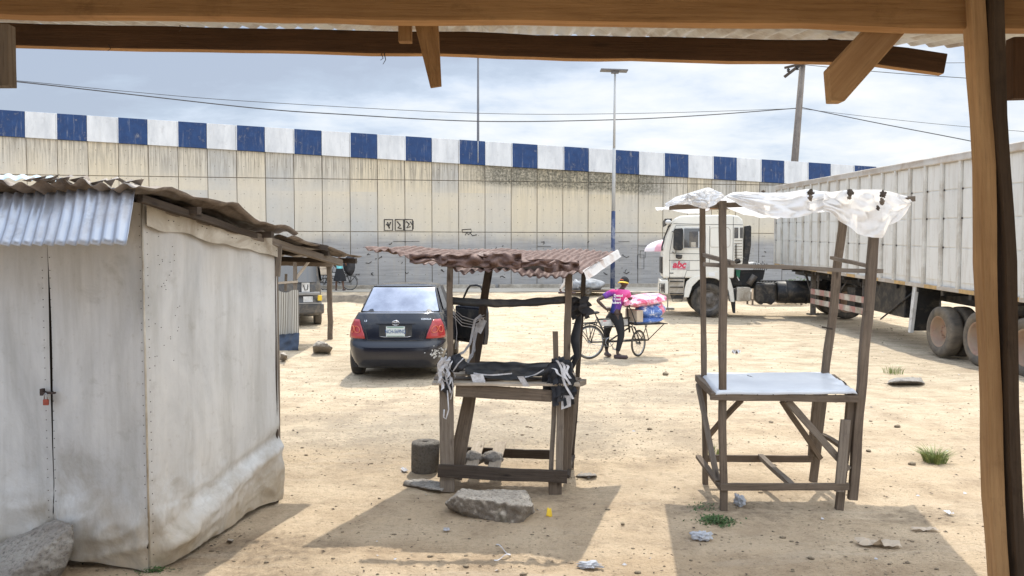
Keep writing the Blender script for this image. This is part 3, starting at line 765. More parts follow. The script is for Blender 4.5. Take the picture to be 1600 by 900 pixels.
# ------------------------------------------------------------------ grey shack
C0 = gnd(235, 893); C1 = gnd(438, 783); L0 = gnd(0, 868); ld = (L0 - C0).normalized()
L1 = C0 + ld * 3.4; C1 = V((C1.x, C1.y, 0)); bd = (C1 - C0).normalized()
B1 = L1 + bd * (C1 - C0).length
shack = thing('shack', 'grey sheet clad market shack with corrugated awning, padlocked door and sagging hem', 'shack', C0)
zc, zr, zl = at(237, 316, C0.y).z, at(432, 374, C1.y).z, 2.52
nF = V((ld.y, -ld.x, 0)); nF = -nF if nF.y > 0 else nF          # outward of front
nS = V((bd.y, -bd.x, 0)).normalized(); nS = -nS if nS.x < 0 else nS
Ls = (C1 - C0).length
def side(u, v):
    zt = lerp(zc, zr, u); lift = interp([(0, .0), (.25, .03), (.5, .03), (.8, .05), (1, .02)], u)
    z = lerp(lift, zt, v)
    p = C0 + bd * (Ls * u); bulge = 0
    zb = interp([(0, .30), (.3, .26), (.6, .34), (1, .36)], u)      # ridge height of the slumped hem
    if z < zb + .2:
        k = max(0, 1 - abs(z - zb * .55) / (zb * .85)); bulge += .11 * (k ** .8) * (.6 + .4 * math.sin(u * 5 + 1)) * sstep(0, .06, u)
    bulge += .03 * noise.noise(V((u * 3.2, z * 1.3, 5))) + .022 * noise.noise(V((u * 9, z * 4 + u * 6, 2))) * sstep(.8, .2, z) if z < .8 else .02 * noise.noise(V((u * 3.2, z * 1.3, 5)))
    # diagonal crease running up to the rear corner
    cr = z - (.12 + u * .36); bulge += .03 * math.exp(-(cr / .05) ** 2) - .025 * math.exp(-((cr - .1) / .05) ** 2)
    kz = sstep(.75, .15, z); q_ = V((u * 4 + z * 3.2, z * 5 - u * 5, 7)); rg_ = 1 - abs(noise.noise(q_)) * 2.6
    w = (noise.noise(V((u * 8, z * 6, 7))) * .012 + .022 * max(0, rg_) ** 2 * (1 - .5 * u) - .008 + .007 * max(0, 1 - abs(noise.noise(V((u * 9 + z * 6, z * 9 - u * 12, 3)))) * 3) ** 2) * kz
    edge = sstep(0, .03, u)
    return p + nS * ((bulge + w) * edge) + V((0, 0, z))
mb = MB(); mb.grid(side, 150, 170); o = mb.build('side_wall', M['shack'], shack, world=True)
Lf = 3.4
def front(a, b, zt0, zt1, zb0, zb1, seed, bulk=.05):
    def fn(u, v):
        s = lerp(a, b, u); zb = lerp(zb0, zb1, u) + noise.noise(V((s * 5, 0, seed))) * .012; z = lerp(zb, lerp(zt0, zt1, u), v)
        k = max(0, 1 - abs(z - .2) / .28); bl = bulk * k * (.6 + .4 * math.sin(u * 6 + seed)) * sstep(0, .1, u) * sstep(1, .9, u)
        bl += .03 * max(0, 1 - abs(noise.noise(V((s * 2.2 + z, z * 6 + s * 1.5, seed + 3)))) * 2.8) ** 2 * sstep(.62, .15, z) + .018 * noise.noise(V((s * 2, z * 1.2, seed))) + noise.noise(V((s * 8, z * 8, seed))) * .012 * sstep(.7, .1, z)
        return C0 + ld * s + nF * bl + V((0, 0, z))
    return fn
sd = (gnd(100, 872) - C0).dot(ld)
mb = MB(); mb.grid(front(.0, sd, zc, zc + .02, .0, .06, 3, .07), 50, 100); mb.build('front_wall', M['shack'], shack, world=True)
dz0 = at(0, 843, 5.3).z; ztop_d = at(50, 382, C0.y + .2).z
mb = MB(); mb.grid(front(sd + .012, 2.9, ztop_d, ztop_d, .09, .07, 8, .015), 60, 90); dr = mb.build('door', M['shack'], shack, world=True)
mb = MB(); mb.bar(C0 + ld * (sd) + V((0, 0, ztop_d + .03)) + nF * .012, C0 + ld * 2.95 + V((0, 0, ztop_d + .03)) + nF * .012, .03, .05); mb.build('door_lintel', M['wood_brown'], shack, world=True)
mb = MB(); mb.prism([C0 + ld * (sd - .05) - nF * .04, C0 + ld * Lf - nF * .04, C0 + ld * Lf - nF * .04 + V((0, 0, 2.5)), C0 + ld * (sd - .05) - nF * .04 + V((0, 0, 2.43))], -nF * .02)
mb.prism([L1, B1, B1 + V((0, 0, 2.2)), L1 + V((0, 0, 2.5))], (.02, 0, 0)); mb.prism([B1, C1 - bd * .03, C1 - bd * .03 + V((0, 0, 2.16)), B1 + V((0, 0, 2.2))], (0, .02, 0))
mb.build('inner_wall', M['wood_dark'], shack, world=True)
# nailed battens along the seams
mb = MB(); mb.tube([C0 + V((0, 0, .03)) + nF * .006, C0 + V((0, 0, zc - .01)) + nF * .008], .007, 6); mb.build('corner_seam', M['creamdirty'], shack, world=True)
mb = MB()
for k in range(34):
    z = .1 + k * .068 + R.uniform(-.015, .015)
    mb.box(C0 + ld * .018 + nF * .012 + V((0, 0, z)), (.005, .004, .005)); mb.box(C0 + bd * .02 + nS * .012 + V((0, 0, z + .02)), (.004, .005, .005))
    if k < 30: mb.box(C0 + ld * (sd - .025) + nF * .02 + V((0, 0, z)), (.005, .004, .005)); mb.box(C0 + ld * (sd + .035) + nF * .02 + V((0, 0, z)), (.005, .004, .005))
for k in range(30):
    u = .04 + k * .032; mb.box(C0 + bd * (Ls * u) + nS * .026 + V((0, 0, lerp(zc, zr, u) - .08 + R.uniform(-.02, .02))), (.005, .006, .006))
for k in range(30): 
    u = R.uniform(.03, .2); mb.box(C0 + bd * (Ls * u) + nS * .024 + V((0, 0, R.uniform(1.3, 2.25))), (.004, .005, .005))
mb.build('nail_heads', M['rustiron'], shack, world=True)
# strap of sheet folded back along top of the side wall
def strap(u, v):
    z = lerp(zc, zr, u) - .001; return C0 + bd * (Ls * u) + nS * (.03 + .008 * math.sin(u * 30)) + V((0, 0, z - .15 * v - .03 * noise.noise(V((u * 6, v, 0)))))
mb = MB(); mb.grid(strap, 40, 3); mb.build('top_strip', M['creamdirty'], shack, world=True)
stick('corner_post', C1 + V((-.03, .05, 0)), C1 + V((-.03, .05, zr)), .035, .05, M['wood_grey'], shack)
stick('corner_batten', at(437, 384, C1.y - .02), at(434, 432, C1.y - .02), .045, .02, M['wood_grey'], shack)
# hasp and padlock
hp = C0 + ld * sd + nF * .035; hp.z = at(97, 613, C0.y + .15).z
mb = MB(); mb.bar(hp - ld * .05, hp + ld * .055, .028, .012); mb.box(hp + ld * .045 + V((0, 0, .004)), (.02, .03, .045)); mb.build('hasp', M['rustiron'], shack, world=True)
mb = MB(); q = hp + nF * .02 + V((0, 0, -.045)); mb.box(q + V((0, 0, -.015)), (.034, .018, .04)); 
pk = mb.build('padlock', M['padlock'], shack, world=True, bevel=.004)
mb = MB(); mb.tube([q + V((-.011, 0, 0)), q + V((-.011, 0, .035)), q + V((0, 0, .047)), q + V((.011, 0, .035)), q + V((.011, 0, 0))], .004, 6); mb.build('shackle', M['steel'], pk, world=True)
# roof
FR = at(218, 284, 4.66); BR = at(566, 403, 7.75)
FL = V((-5.4, 5.3, FR.z + .06)); BL = V((-5.1, 8.2, BR.z + .1))
def redge(u, v):
    s = sstep(.75, 1, u); return V((0, 0, .03 * s * math.sin(v * 9))) + V((0, 0, -.03 * sstep(.0, .12, v) * s + .045 * math.sin(v * PI) * u))
# waves run across the front; sheets laid in two rows so the eave steps
mid = .60
M1r, M1l = FR.lerp(BR, mid), FL.lerp(BL, mid)
corr('roof_sheet', FL, FR, M1r + V((0, 0, .03)), M1l + V((0, 0, .03)), 22, .017, M['shackroof'], shack, crump=.07, seed=2, nv=26, per=7, edge=lambda u, v: V((0, 0, .05 * math.sin(v * PI) * u)))
corr('roof_sheet', M1l.lerp(FL, .06) + V((0, 0, -.012)), M1r.lerp(FR, .06) + V((0, 0, -.012)), BR, BL, 22, .014, M['shackroof'], shack, crump=.03, seed=5, nv=20, per=7)
A, B = FR.lerp(BR, .04), BR.lerp(FR, .02)
stick('rafter', A + V((-.1, .02, -.07)), B + V((-.22, 0, -.055)), .045, .05, M['wood_dark'], shack, wob=.01)
stick('rafter', C0 + V((.03, .1, zc - .02)), at(532, 411, 7.45), .05, .06, M['wood_grey'], shack)
stick('rafter', L1 + V((0, -.2, 2.5)), B1 + V((0, 1.1, 2.1)), .05, .07, M['wood_brown'], shack)
for t, dx in ((.2, -.04), (.5, -.05), (.8, -.04), (.97, -.02)):
    q = FR.lerp(BR, t); w = FL.lerp(BL, t); stick('purlin', w + V((0, 0, -.06)), q + V((dx, 0, -.045)), .05, .05, M['wood_dark'], shack)
stick('eave_batten', at(512, 388, 6.9), at(425, 372, 6.9), .05, .03, M['wood_dark'], shack, roll=rad(90))
# awning
A0 = at(214, 296, 4.78); A1 = at(199, 380, 4.55)
ldn = V((L0.x - C0.x, L0.y - C0.y, 0)).normalized()
corr('awning', A1 + ldn * 2.2 + V((0, 0, .0)), A1, A0, A0 + ldn * 2.2, 26, .012, M['zinc'], shack, crump=.02, seed=9, nv=8, per=7, edge=lambda u, v: V((0, 0, -.012 * (u > .55) * (1 - v))) + V((0, -.02 * math.sin(u * 9), 0)))
corr('loose_sheet', at(-80, 276, 6.9), at(96, 283, 6.9), at(96, 277, 8.1), at(-80, 268, 8.1), 8, .012, M['bluesheet'], shack, nv=4)
mb = MB()
for k in range(7):
    x = 30 + k * 27 + R.uniform(-8, 8); q = at(x, 283 + R.uniform(-3, 3), 4.75)
    mb.grid(lambda u, v: q + V((u * .1, v * .09, .03 * math.sin(u * 7 + k) * v + .02 * u)), 5, 4)
mb.build('ragged_edge', M['shackroof'], shack, world=True)

# ------------------------------------------------------------------ rear stall beyond the shack
rs = thing('rear_stall', 'low makeshift stall behind the grey shack with woven mat side and blue plastic sheet', 'stall', gnd(450, 552))
P1 = gnd(516, 530); t1 = at(515, 408, P1.y)
stick('post', P1 + V((0, 0, -.03)), t1, .11, .1, M['wood_old'], rs, wob=.03)
stick('post', gnd(519, 508) , at(516, 470, gnd(519, 508).y), .08, .06, M['wood_old'], rs)
P2 = gnd(462, 545); stick('post', P2, at(461, 405, P2.y), .07, .07, M['wood_grey'], rs)
P3 = gnd(420, 545); stick('post', P3, at(420, 400, P3.y), .08, .08, M['wood_grey'], rs)
P4 = V((t1.x - 3.4, P1.y, 0)); stick('post', P4, P4 + V((0, 0, 1.95)), .1, .1, M['wood_grey'], rs)
stick('beam', at(380, 410, P1.y - .15), at(520, 413, P1.y - .15), .12, .1, M['wood_old'], rs, roll=rad(90))
stick('brace', at(483, 408, P2.y + .2), at(461, 437, P2.y), .05, .05, M['wood_pale'], rs)
stick('rail', at(410, 444, P2.y - .05), at(465, 440, P2.y - .05), .05, .06, M['wood_pale'], rs, roll=rad(90))
mb = MB(); q0, q1 = at(424, 455, P2.y - .1), at(466, 455, P2.y - .1); zb_ = at(440, 528, P2.y - .1).z
mb.grid(lambda u, v: V((lerp(q0.x, q1.x, u), P2.y - .1 + .03 * math.sin(u * 14), lerp(zb_, q0.z, v) + .03 * math.sin(u * 9))), 24, 8)
mb.build('woven_mat', M['woven'], rs, world=True)
mb = MB(); q0, q1 = at(424, 523, P2.y - .2), at(468, 520, P2.y - .2)
mb.grid(lambda u, v: V((lerp(q0.x, q1.x, u) + .06 * v * 0, P2.y - .2 - .1 * (1 - v) + .05 * noise.noise(V((u * 4, v * 3, 0))), lerp(.0, lerp(q0.z, q1.z, u) + .04 * noise.noise(V((u * 5, 0, 1))), v))), 20, 10)
mb.build('plastic_sheet', M['blueplastic'], rs, world=True)
zr_ = t1.z + .06
corr('roof_sheet', (t1.x - 3.8, P1.y + .35, zr_), (t1.x - 3.8, P2.y - .3, zr_ + .06), (t1.x + .12, P2.y - .3, zr_ + .02), (t1.x + .12, P1.y + .35, zr_ - .0), 22, .015, M['shackroof'], rs, crump=.03, nv=18, per=5)
stick('table_post', at(446, 455, P2.y + .8), at(447, 428, P2.y + .8), .05, .05, M['wood_grey'], rs)
stick('cross_rail', at(425, 392, P2.y - .2) , at(520, 412, P1.y + .1), .06, .06, M['wood_old'], rs)

# ------------------------------------------------------------------ rusty stall (centre)
YF = 6.72; YB = 7.42
ls = thing('rusty_roofed_stall', 'worn wooden stall with crumpled rusty corrugated roof and black plastic hanging over its counter', 'stall', gnd(790, 768))
def S(par, name, a, b, w, h=None, mat='wood_old', **k):
    k.setdefault('wob', .01)
    return stick(name, at(*a), at(*b), w, h or w * .7, M[mat], par, **k)
S(ls, 'post', (704, 772, YF), (703, 412, YF), .05, .05)
S(ls, 'leg', (699, 768, YF - .04), (697, 600, YF - .04), .13, .035, 'wood_grey', taper=.9)
S(ls, 'leg', (712, 748, YF + .1), (737, 600, YF + .1), .115, .04)
S(ls, 'leg', (703, 745, YB), (742, 560, YB), .07, .05)
S(ls, 'post', (742, 575, YB), (765, 412, YB), .075, .06, 'wood_dark')
S(ls, 'post', (881, 740, YF + .05), (889, 420, YF + .05), .058, .05)
S(ls, 'leg', (868, 772, YF - .04), (868, 735, YF - .04), .12, .04)
S(ls, 'leg', (861, 735, YF), (868, 600, YF), .04, .04, 'wood_grey')
S(ls, 'leg', (874, 748, YF - .05), (876, 606, YF - .05), .062, .03, 'wood_grey')
S(ls, 'leg', (887, 745, YF + .2), (893, 606, YF + .2), .05, .04)
S(ls, 'post', (893, 736, YB), (913, 422, YB), .042, .04, 'wood_dark')
S(ls, 'leg', (886, 735, YB - .3), (904, 590, YB - .3), .045, .04, 'wood_grey')
S(ls, 'stub_post', (868, 610, YF - .02), (868, 518, YF - .02), .045, .04)
S(ls, 'stub_post', (738, 590, YB), (738, 532, YB), .06, .05)
S(ls, 'front_rail', (684, 736, YF - .08), (886, 745, YF - .08), .11, .03, 'wood_dark', roll=rad(90))
S(ls, 'back_rail', (700, 703, YB), (862, 711, YB), .085, .03, 'wood_dark', roll=rad(90))
S(ls, 'side_rail', (700, 703, YB), (690, 742, YF), .07, .03, 'wood_dark')
S(ls, 'side_rail', (893, 712, YB), (883, 745, YF), .07, .03, 'wood_dark')
S(ls, 'counter_beam', (712, 609, YF - .09), (862, 619, YF - .09), .105, .03, 'wood_old', roll=rad(90))
S(ls, 'counter_beam', (735, 572, YB), (890, 578, YB), .09, .03, 'wood_old', roll=rad(90))
for i, yy in enumerate((0, .17, .34, .51)):
    S(ls, 'counter_plank', (676 + i * 3, 598 - i * 7, YF + yy - .05), (905 - i * 3, 600 - i * 7, YF + yy - .05), .15, .022, 'wood_grey' if i % 2 else 'wood_pale', wob=.012)
S(ls, 'side_beam', (690, 606, YF), (735, 574, YB), .05, .08, 'wood_old'); S(ls, 'side_beam', (898, 604, YF), (890, 576, YB), .05, .08, 'wood_old')
S(ls, 'side_brace', (731, 612, YF + .1), (721, 660, YB - .05), .05, .03, 'wood_dark')
mb = MB()
def xb(u, v):
    q = at(lerp(702, 892, u), lerp(464, 475, v) + 5 * math.sin(u * PI) - 3 * u + 2.0 * noise.noise(V((u * 9, v, 1))), YF + .08); q.y += .012 * math.sin(v * 6); return q
mb.grid(xb, 40, 3); o = mb.build('cross_strap', M['black'], ls, world=True); md = o.modifiers.new('s', 'SOLIDIFY'); md.thickness = .02
S(ls, 'shelf_plank', (750, 690, YB + .0), (734, 740, YF - .02), .11, .02, 'wood_pale'); S(ls, 'shelf_plank', (782, 692, YB), (768, 741, YF - .02), .11, .02, 'wood_pale')
for nm, x, l in (('stone', 738, 'chunk of pale mortar on the left shelf plank of the rusty stall'), ('stone', 769, 'chunk of pale mortar on the right shelf plank of the rusty stall')):
    q = at(x, 716, YB - .38); mb = MB(); mb.blob(q, (.1, .09, .065), 4, .35, 1.4, x); o = mb.build(nm, M['slab']); tag(o, l, 'stone', 'mortar chunks on the stall shelf')
S(ls, 'top_beam', (690, 412, YF), (905, 420, YF), .05, .06, 'wood_dark', roll=rad(90)); S(ls, 'top_beam', (750, 408, YB), (925, 420, YB), .05, .05, 'wood_dark', roll=rad(90))
S(ls, 'beam_end', (836, 425, YF + .05), (848, 420, YB), .06, .09, 'wood_dark')
S(ls, 'roof_rafter', (703, 414, YF), (768, 404, 8.1), .04, .05, 'wood_dark'); S(ls, 'roof_rafter', (893, 424, YF), (942, 398, 8.1), .04, .05, 'wood_dark')
rFR = at(912, 426, 6.48); rBR = at(966, 392, 8.28); rBL = at(690, 390, 8.25); rFL = at(567, 386, 6.85)
def ledge(u, v):
    k = sstep(.55, 0, v)
    zd = -.045 * math.sin(min(1, u * 1.25) * PI) * k
    if v < .14:
        zd -= (.14 - v) * (.42 + .3 * noise.noise(V((u * 7, 0, 3)))) * sstep(.16, .3, u) * sstep(.97, .9, u)
    crn = noise.noise(V((u * 12, v * 6, 4))) * .035 * k * sstep(.95, .7, u) + noise.noise(V((u * 26, v * 9, 1))) * .016 * k * sstep(.98, .7, u)
    yy = noise.noise(V((u * 9, v * 5, 8))) * .05 * k * sstep(.97, .85, u) * sstep(.4, 0, v)
    return V((0, yy, zd + crn))
corr('roof_sheet', rFL, rFR, rBR, rBL, 27, .012, M['rust'], ls, crump=.035, seed=4, nv=46, per=8, edge=ledge)
mb = MB()
def flange(u, v):
    p = rFR.lerp(rBR, u); return p + V((-.01 + .045 * v, 0, -.012 - .05 * v + .028 * (v < .5) + .006 * noise.noise(V((u * 7, v, 0)))))
mb.grid(flange, 30, 3); mb.build('roof_flange', M['rustedge'], ls, world=True)
mb = MB()
def crumple(px0, px1, y0, y1, sd):
    def fn(u, v):
        q = at(lerp(px0, px1, u), lerp(y0, y1, v) + noise.noise(V((u * 3, sd, 0))) * 5 * v, 6.5); q.y += noise.noise(V((u * 5, v * 3, sd))) * .09 - .02 * v; q.z += noise.noise(V((u * 4, v * 2, sd + 4))) * .02; return q
    return fn
for a in ((640, 700, 397, 410, 1), (690, 765, 398, 417, 2), (755, 815, 396, 419, 3), (800, 870, 405, 417, 4), (850, 905, 408, 424, 5)):
    mb.grid(crumple(*a), 22, 8)
o = mb.build('crumpled_edge', M['rust'], ls, world=True); md = o.modifiers.new('s', 'SOLIDIFY'); md.thickness = .003
# black plastic and rags on the counter
bs = None
mb = MB()
def drape(u, v):
    x = lerp(727, 862, u); sag = math.sin(u * PI)
    top = 567 + 4 * math.sin(u * 3.2) - 5 * sag + 2 * noise.noise(V((u * 5, 0, 0))); bot = 583 + 9 * sag + 3 * noise.noise(V((u * 7, 3, 0)))
    q = at(x, lerp(top, bot, v), YF + .28 - .32 * v); q.y += noise.noise(V((u * 6, v * 4, 0))) * .06; q.z += math.sin(v * 9 + u * 5) * .004; return q
mb.grid(drape, 50, 14); o = mb.build('plastic_drape', M['black'], None); md = o.modifiers.new('s', 'SOLIDIFY'); md.thickness = .006; tag(o, 'black plastic sheeting draped over the back of the rusty stall counter', 'plastic sheet')
def ragbundle(name, lab, cx, cy, Y, wpx_, hpx, n, mat, sd, parent=None, flare=.5, thin=1):
    rr = random.Random(sd); mb = MB()
    for k in range(n):
        u = rr.uniform(-1, 1); x0 = cx + u * wpx_ * .35; x1 = cx + u * wpx_ * (.5 + flare * .3) + rr.uniform(-3, 3); L = hpx * rr.uniform(.5, 1.0); wd = rr.uniform(.012, .04) * thin
        a_ = at(x0, cy - hpx * .5 + rr.uniform(-2, 6), Y + rr.uniform(-.06, .06)); b_ = at(x1, cy - hpx * .5 + L, Y + rr.uniform(-.1, .08)); ph = rr.random() * 9
        def fn(s, t):
            p = a_.lerp(b_, s); return p + V(((t - .5) * wd * 2 + .018 * math.sin(s * 7 + ph), .02 * math.sin(s * 9 + ph + t * 2), .01 * math.sin(t * 3 + s * 5)))
        mb.grid(fn, 9, 2)
    return mb.build(name, mat, parent, world=bool(parent), normals=False)
o = MB(); o.blob(at(874, 583, YF), (.1, .09, .13), 4, .5, 1.8, 3); o.blob(at(868, 605, YF), (.08, .08, .11), 4, .6, 2.0, 7)
rg = o.build('rag_bundle', M['blackrag']); tag(rg, 'black rag and plastic bundle knotted at the right end of the counter', 'rag bundle')
WM[rg.name] = Matrix.Identity(4)
ragbundle('tatters', '', 874, 600, YF - .06, 34, 70, 34, M['blackrag'], 5, rg)
o = MB()
for (x0, y0, x1, y1) in ((870, 563, 893, 622), (877, 566, 889, 600), (862, 575, 882, 590), (885, 570, 889, 590)):
    A_ = at(x0, y0, YF - .15); B_ = at(x1, y1, YF - .17)
    o.grid(lambda s, t: A_.lerp(B_, s) + V(((t - .5) * .022 + .012 * math.sin(s * 8), 0, .008 * math.sin(s * 5))), 8, 2)
o.grid(lambda s, t: at(lerp(877, 892, t), lerp(618, 640 - 5 * t, s), YF - .13), 4, 4)
o.build('white_strips', M['rag'], rg, world=True, normals=False)
o = MB(); o.blob(at(712, 568, YF), (.09, .09, .07), 4, .5, 2, 11); o.blob(at(699, 600, YF - .08), (.055, .05, .07), 4, .6, 2.2, 12)
rg = o.build('rag_bundle', M['blackrag']); tag(rg, 'black and white shredded rags tied round the left counter corner', 'rag bundle'); WM[rg.name] = Matrix.Identity(4)
ragbundle('white_strips', '', 698, 588, YF - .14, 22, 58, 9, M['rag'], 8, rg, .3, .35)
o = MB()
for pts in ([(696, 560), (688, 572), (686, 585), (695, 596), (706, 590), (708, 608), (704, 624)], [(704, 562), (696, 566), (690, 577), (700, 590)], [(699, 610), (701, 640), (697, 655), (693, 652), (694, 640)], [(708, 580), (716, 568), (724, 560)]):
    o.tube([at(x, y, YF - .16) for x, y in pts], .006, 5)
o.build('white_cord', M['rag'], rg, world=True)
# long shredded strip from the leaning back post down to the counter
o = MB()
for pts, w in (([(752, 492), (742, 500), (738, 520), (735, 536), (725, 550), (712, 556)], .011), ([(752, 500), (745, 515), (741, 535), (738, 555), (730, 566)], .012), ([(746, 505), (740, 525), (742, 548), (734, 556), (730, 575)], .008), ([(757, 500), (752, 512), (748, 520)], .024), ([(706, 470), (711, 490), (714, 520), (712, 545)], .004)):
    P_ = [at(x, y, YB - .12) for x, y in pts]
    for i_ in range(len(P_) - 1):
        A_, B_ = P_[i_], P_[i_ + 1]; d_ = (B_ - A_).normalized().cross(V((0, 1, 0)))
        o.grid(lambda s, t: A_.lerp(B_, s) + d_ * ((t - .5) * w * 2) + V((0, .01 * math.sin(t * 4), 0)), 3, 2)
o.tube([at(752 + 3 * math.cos(t), 499 + 2.5 * math.sin(t), YB - .12 + .05 * math.sin(t)) for t in [k * .6 for k in range(11)]], .01, 5)
for k in range(4): o.tube([at(x, y + k * 4, YB - .1) for x, y in ((704, 478), (722, 494 + k), (740, 500), (757, 492))], .003, 4)
o = o.build('shredded_strip', M['rag'], None, normals=False); tag(o, 'long shredded white strip trailing from the leaning rear post of the rusty stall', 'rag')
o = MB(); o.blob(at(903, 480, YF + .25), (.05, .05, .06), 3, .7, 2, 5)
rg = o.build('rag_bundle', M['blackrag']); tag(rg, 'small dark rag knot on the right rear post under the rusty roof', 'rag bundle'); WM[rg.name] = Matrix.Identity(4)
ragbundle('tatters', '', 905, 484, YF + .22, 26, 36, 16, M['bagdark'], 15, rg); 
o = MB(); o.tube([at(x, y, YF + .3) for x, y in ((906, 470), (904, 500), (898, 530), (902, 556), (893, 575))], [.015, .03, .045, .03, .02], 8); o.tube([at(x, y, YF + .3) for x, y in ((902, 552), (893, 560), (886, 568))], .014, 6)
o.build('twisted_cloth', M['blackrag'], rg, world=True)
S(ls, 'side_slab', (902, 600, YF - .02), (912, 596, YF + .3), .05, .05, 'wood_grey')
o = MB()
for a_ in ((740, 582, 800, 584), (820, 588, 850, 578)):
    o.grid(lambda s, t: at(lerp(a_[0], a_[2], s), lerp(a_[1], a_[3], s) + 2.2 * t + 2 * math.sin(s * 4), YF - .04), 10, 1)
o.grid(lambda s, t: at(lerp(735, 755, s) + 4 * t, lerp(585, 598, t), YF - .07), 4, 4); o.grid(lambda s, t: at(lerp(808, 818, s) + 10 * t, lerp(588, 604, t), YF - .13), 4, 4)
o = o.build('torn_paper', M['rag'], None, normals=False); tag(o, 'torn white plastic scraps along the front edge of the rusty stall counter', 'scrap')

# ------------------------------------------------------------------ white tarp stall (right)
ts = thing('tarp_roofed_stall', 'tall slim pole stall with torn white tarp roof and white topped table', 'stall', gnd(1215, 790))
F = 6.2; Bk = 6.95
S(ts, 'pole', (1130, 804, F), (1129, 314, F), .055, .05, 'wood_old'); S(ts, 'pole', (1102, 762, Bk), (1097, 326, Bk), .045, .045, 'wood_old')
S(ts, 'leg', (1310, 798, F + .05), (1329, 627, F + .05), .06, .05); S(ts, 'pole', (1331, 780, F + .02), (1366, 366, F + .02), .072, .05, 'wood_old')
S(ts, 'pole', (1270, 756, Bk + .08), (1318, 340, Bk + .08), .065, .05, 'wood_old'); S(ts, 'leg', (1268, 712, Bk + .0), (1280, 600, Bk + .0), .06, .05)
S(ts, 'leg_plank', (1311, 768, F - .02), (1321, 656, F - .02), .075, .025, 'wood_grey')
S(ts, 'table_beam', (1110, 619, F - .03), (1340, 624, F - .03), .055, .03, 'wood_old', roll=rad(90)); S(ts, 'table_beam', (1090, 592, Bk + .05), (1300, 592, Bk + .05), .05, .03, 'wood_old', roll=rad(90))
S(ts, 'table_beam', (1090, 590, Bk + .1), (1119, 619, F), .05, .06, 'wood_old'); S(ts, 'table_beam', (1300, 590, Bk + .1), (1337, 622, F), .05, .06, 'wood_old')
S(ts, 'front_rail', (1126, 761, F - .02), (1326, 760, F - .02), .055, .03, 'wood_old', roll=rad(90)); S(ts, 'back_rail', (1103, 716, Bk), (1270, 717, Bk), .06, .03, 'wood_old', roll=rad(90))
S(ts, 'side_rail', (1091, 713, Bk), (1130, 765, F), .05, .03, 'wood_old'); S(ts, 'cross_rail', (1188, 713, Bk), (1238, 760, F), .05, .04, 'wood_grey')
S(ts, 'brace', (1091, 600, Bk), (1121, 752, F + .03), .045, .03, 'wood_grey'); S(ts, 'brace', (1158, 626, F + .3), (1107, 681, Bk - .05), .045, .035)
S(ts, 'brace', (1222, 627, F + .4), (1282, 716, Bk), .045, .035); S(ts, 'brace', (1230, 627, F + .02), (1326, 733, F + .02), .055, .03, 'wood_grey')
S(ts, 'brace', (1285, 679, Bk), (1315, 697, F + .2), .05, .03, 'wood_old')
S(ts, 'shelf_rail', (1099, 413, F + .03), (1379, 424, F + .03), .034, .03, 'wood_grey', roll=rad(90)); S(ts, 'side_batten', (1099, 398, Bk), (1146, 411, F), .035, .035, 'wood_grey')
S(ts, 'side_batten', (1300, 402, Bk + .05), (1366, 419, F + .02), .035, .03, 'wood_grey'); S(ts, 'wire_tie', (1284, 511, Bk + .04), (1301, 514, Bk), .015, .015, 'wood_dark')
S(ts, 'roof_rail', (1046, 324, F + .03), (1428, 310, F + .03), .04, .035, 'wood_old', roll=rad(90)); S(ts, 'roof_rail', (1070, 326, 8.0), (1325, 318, 8.0), .04, .035, 'wood_old', roll=rad(90))
S(ts, 'roof_rafter', (1129, 318, F), (1100, 328, 8.0), .045, .04, 'wood_orange'); S(ts, 'roof_rafter', (1262, 306, F), (1262, 322, 8.0), .03, .04, 'wood_old'); S(ts, 'roof_rafter', (1368, 314, F), (1318, 320, 8.0), .045, .04, 'wood_old')
S(ts, 'roof_rafter', (1322, 308, F), (1290, 320, 8.0), .03, .04, 'wood_old')
# table top sheet
c4 = [at(1092, 584, Bk + .14), at(1296, 583, Bk + .14), at(1340, 612, F - .05), at(1118, 613, F - .05)]
def tt(u, v):
    p = (c4[3] * (1 - u) + c4[2] * u) * (1 - v) + (c4[0] * (1 - u) + c4[1] * u) * v
    e = min(u, 1 - u, v, 1 - v); return p + V((0, 0, .012 + .006 * noise.noise(V((u * 4, v * 3, 0))) - (.03 * (1 - e / .02) if e < .02 else 0) + (.03 * noise.noise(V((u * 9, v * 9, 3))) * sstep(.85, 1, u))))
mb = MB(); mb.grid(tt, 80, 50); o = mb.build('table_top', M['tabletop'], ts, world=True); md = o.modifiers.new('s', 'SOLIDIFY'); md.thickness = .006
mb = MB()
for k in range(9): q = at(lerp(1135, 1330, k / 8), 617, F - .09); mb.box(q, (.008, .006, .008))
mb.build('nail_heads', M['rustiron'], ts, world=True)
mb = MB(); 
for pts in ([(1168, 589), (1178, 593), (1186, 592)], [(1311, 600), (1318, 598), (1322, 602)], [(1317, 609), (1321, 613), (1325, 618)], [(1306, 603), (1316, 605)], [(1172, 590), (1184, 596)]):
    mb.tube([at(x, y, lerp(Bk, F, (y - 584) / 30) + .05) + V((0, 0, .012)) for x, y in pts], .005, 4)
mb.build('torn_edges', M['black'], ts, world=True)
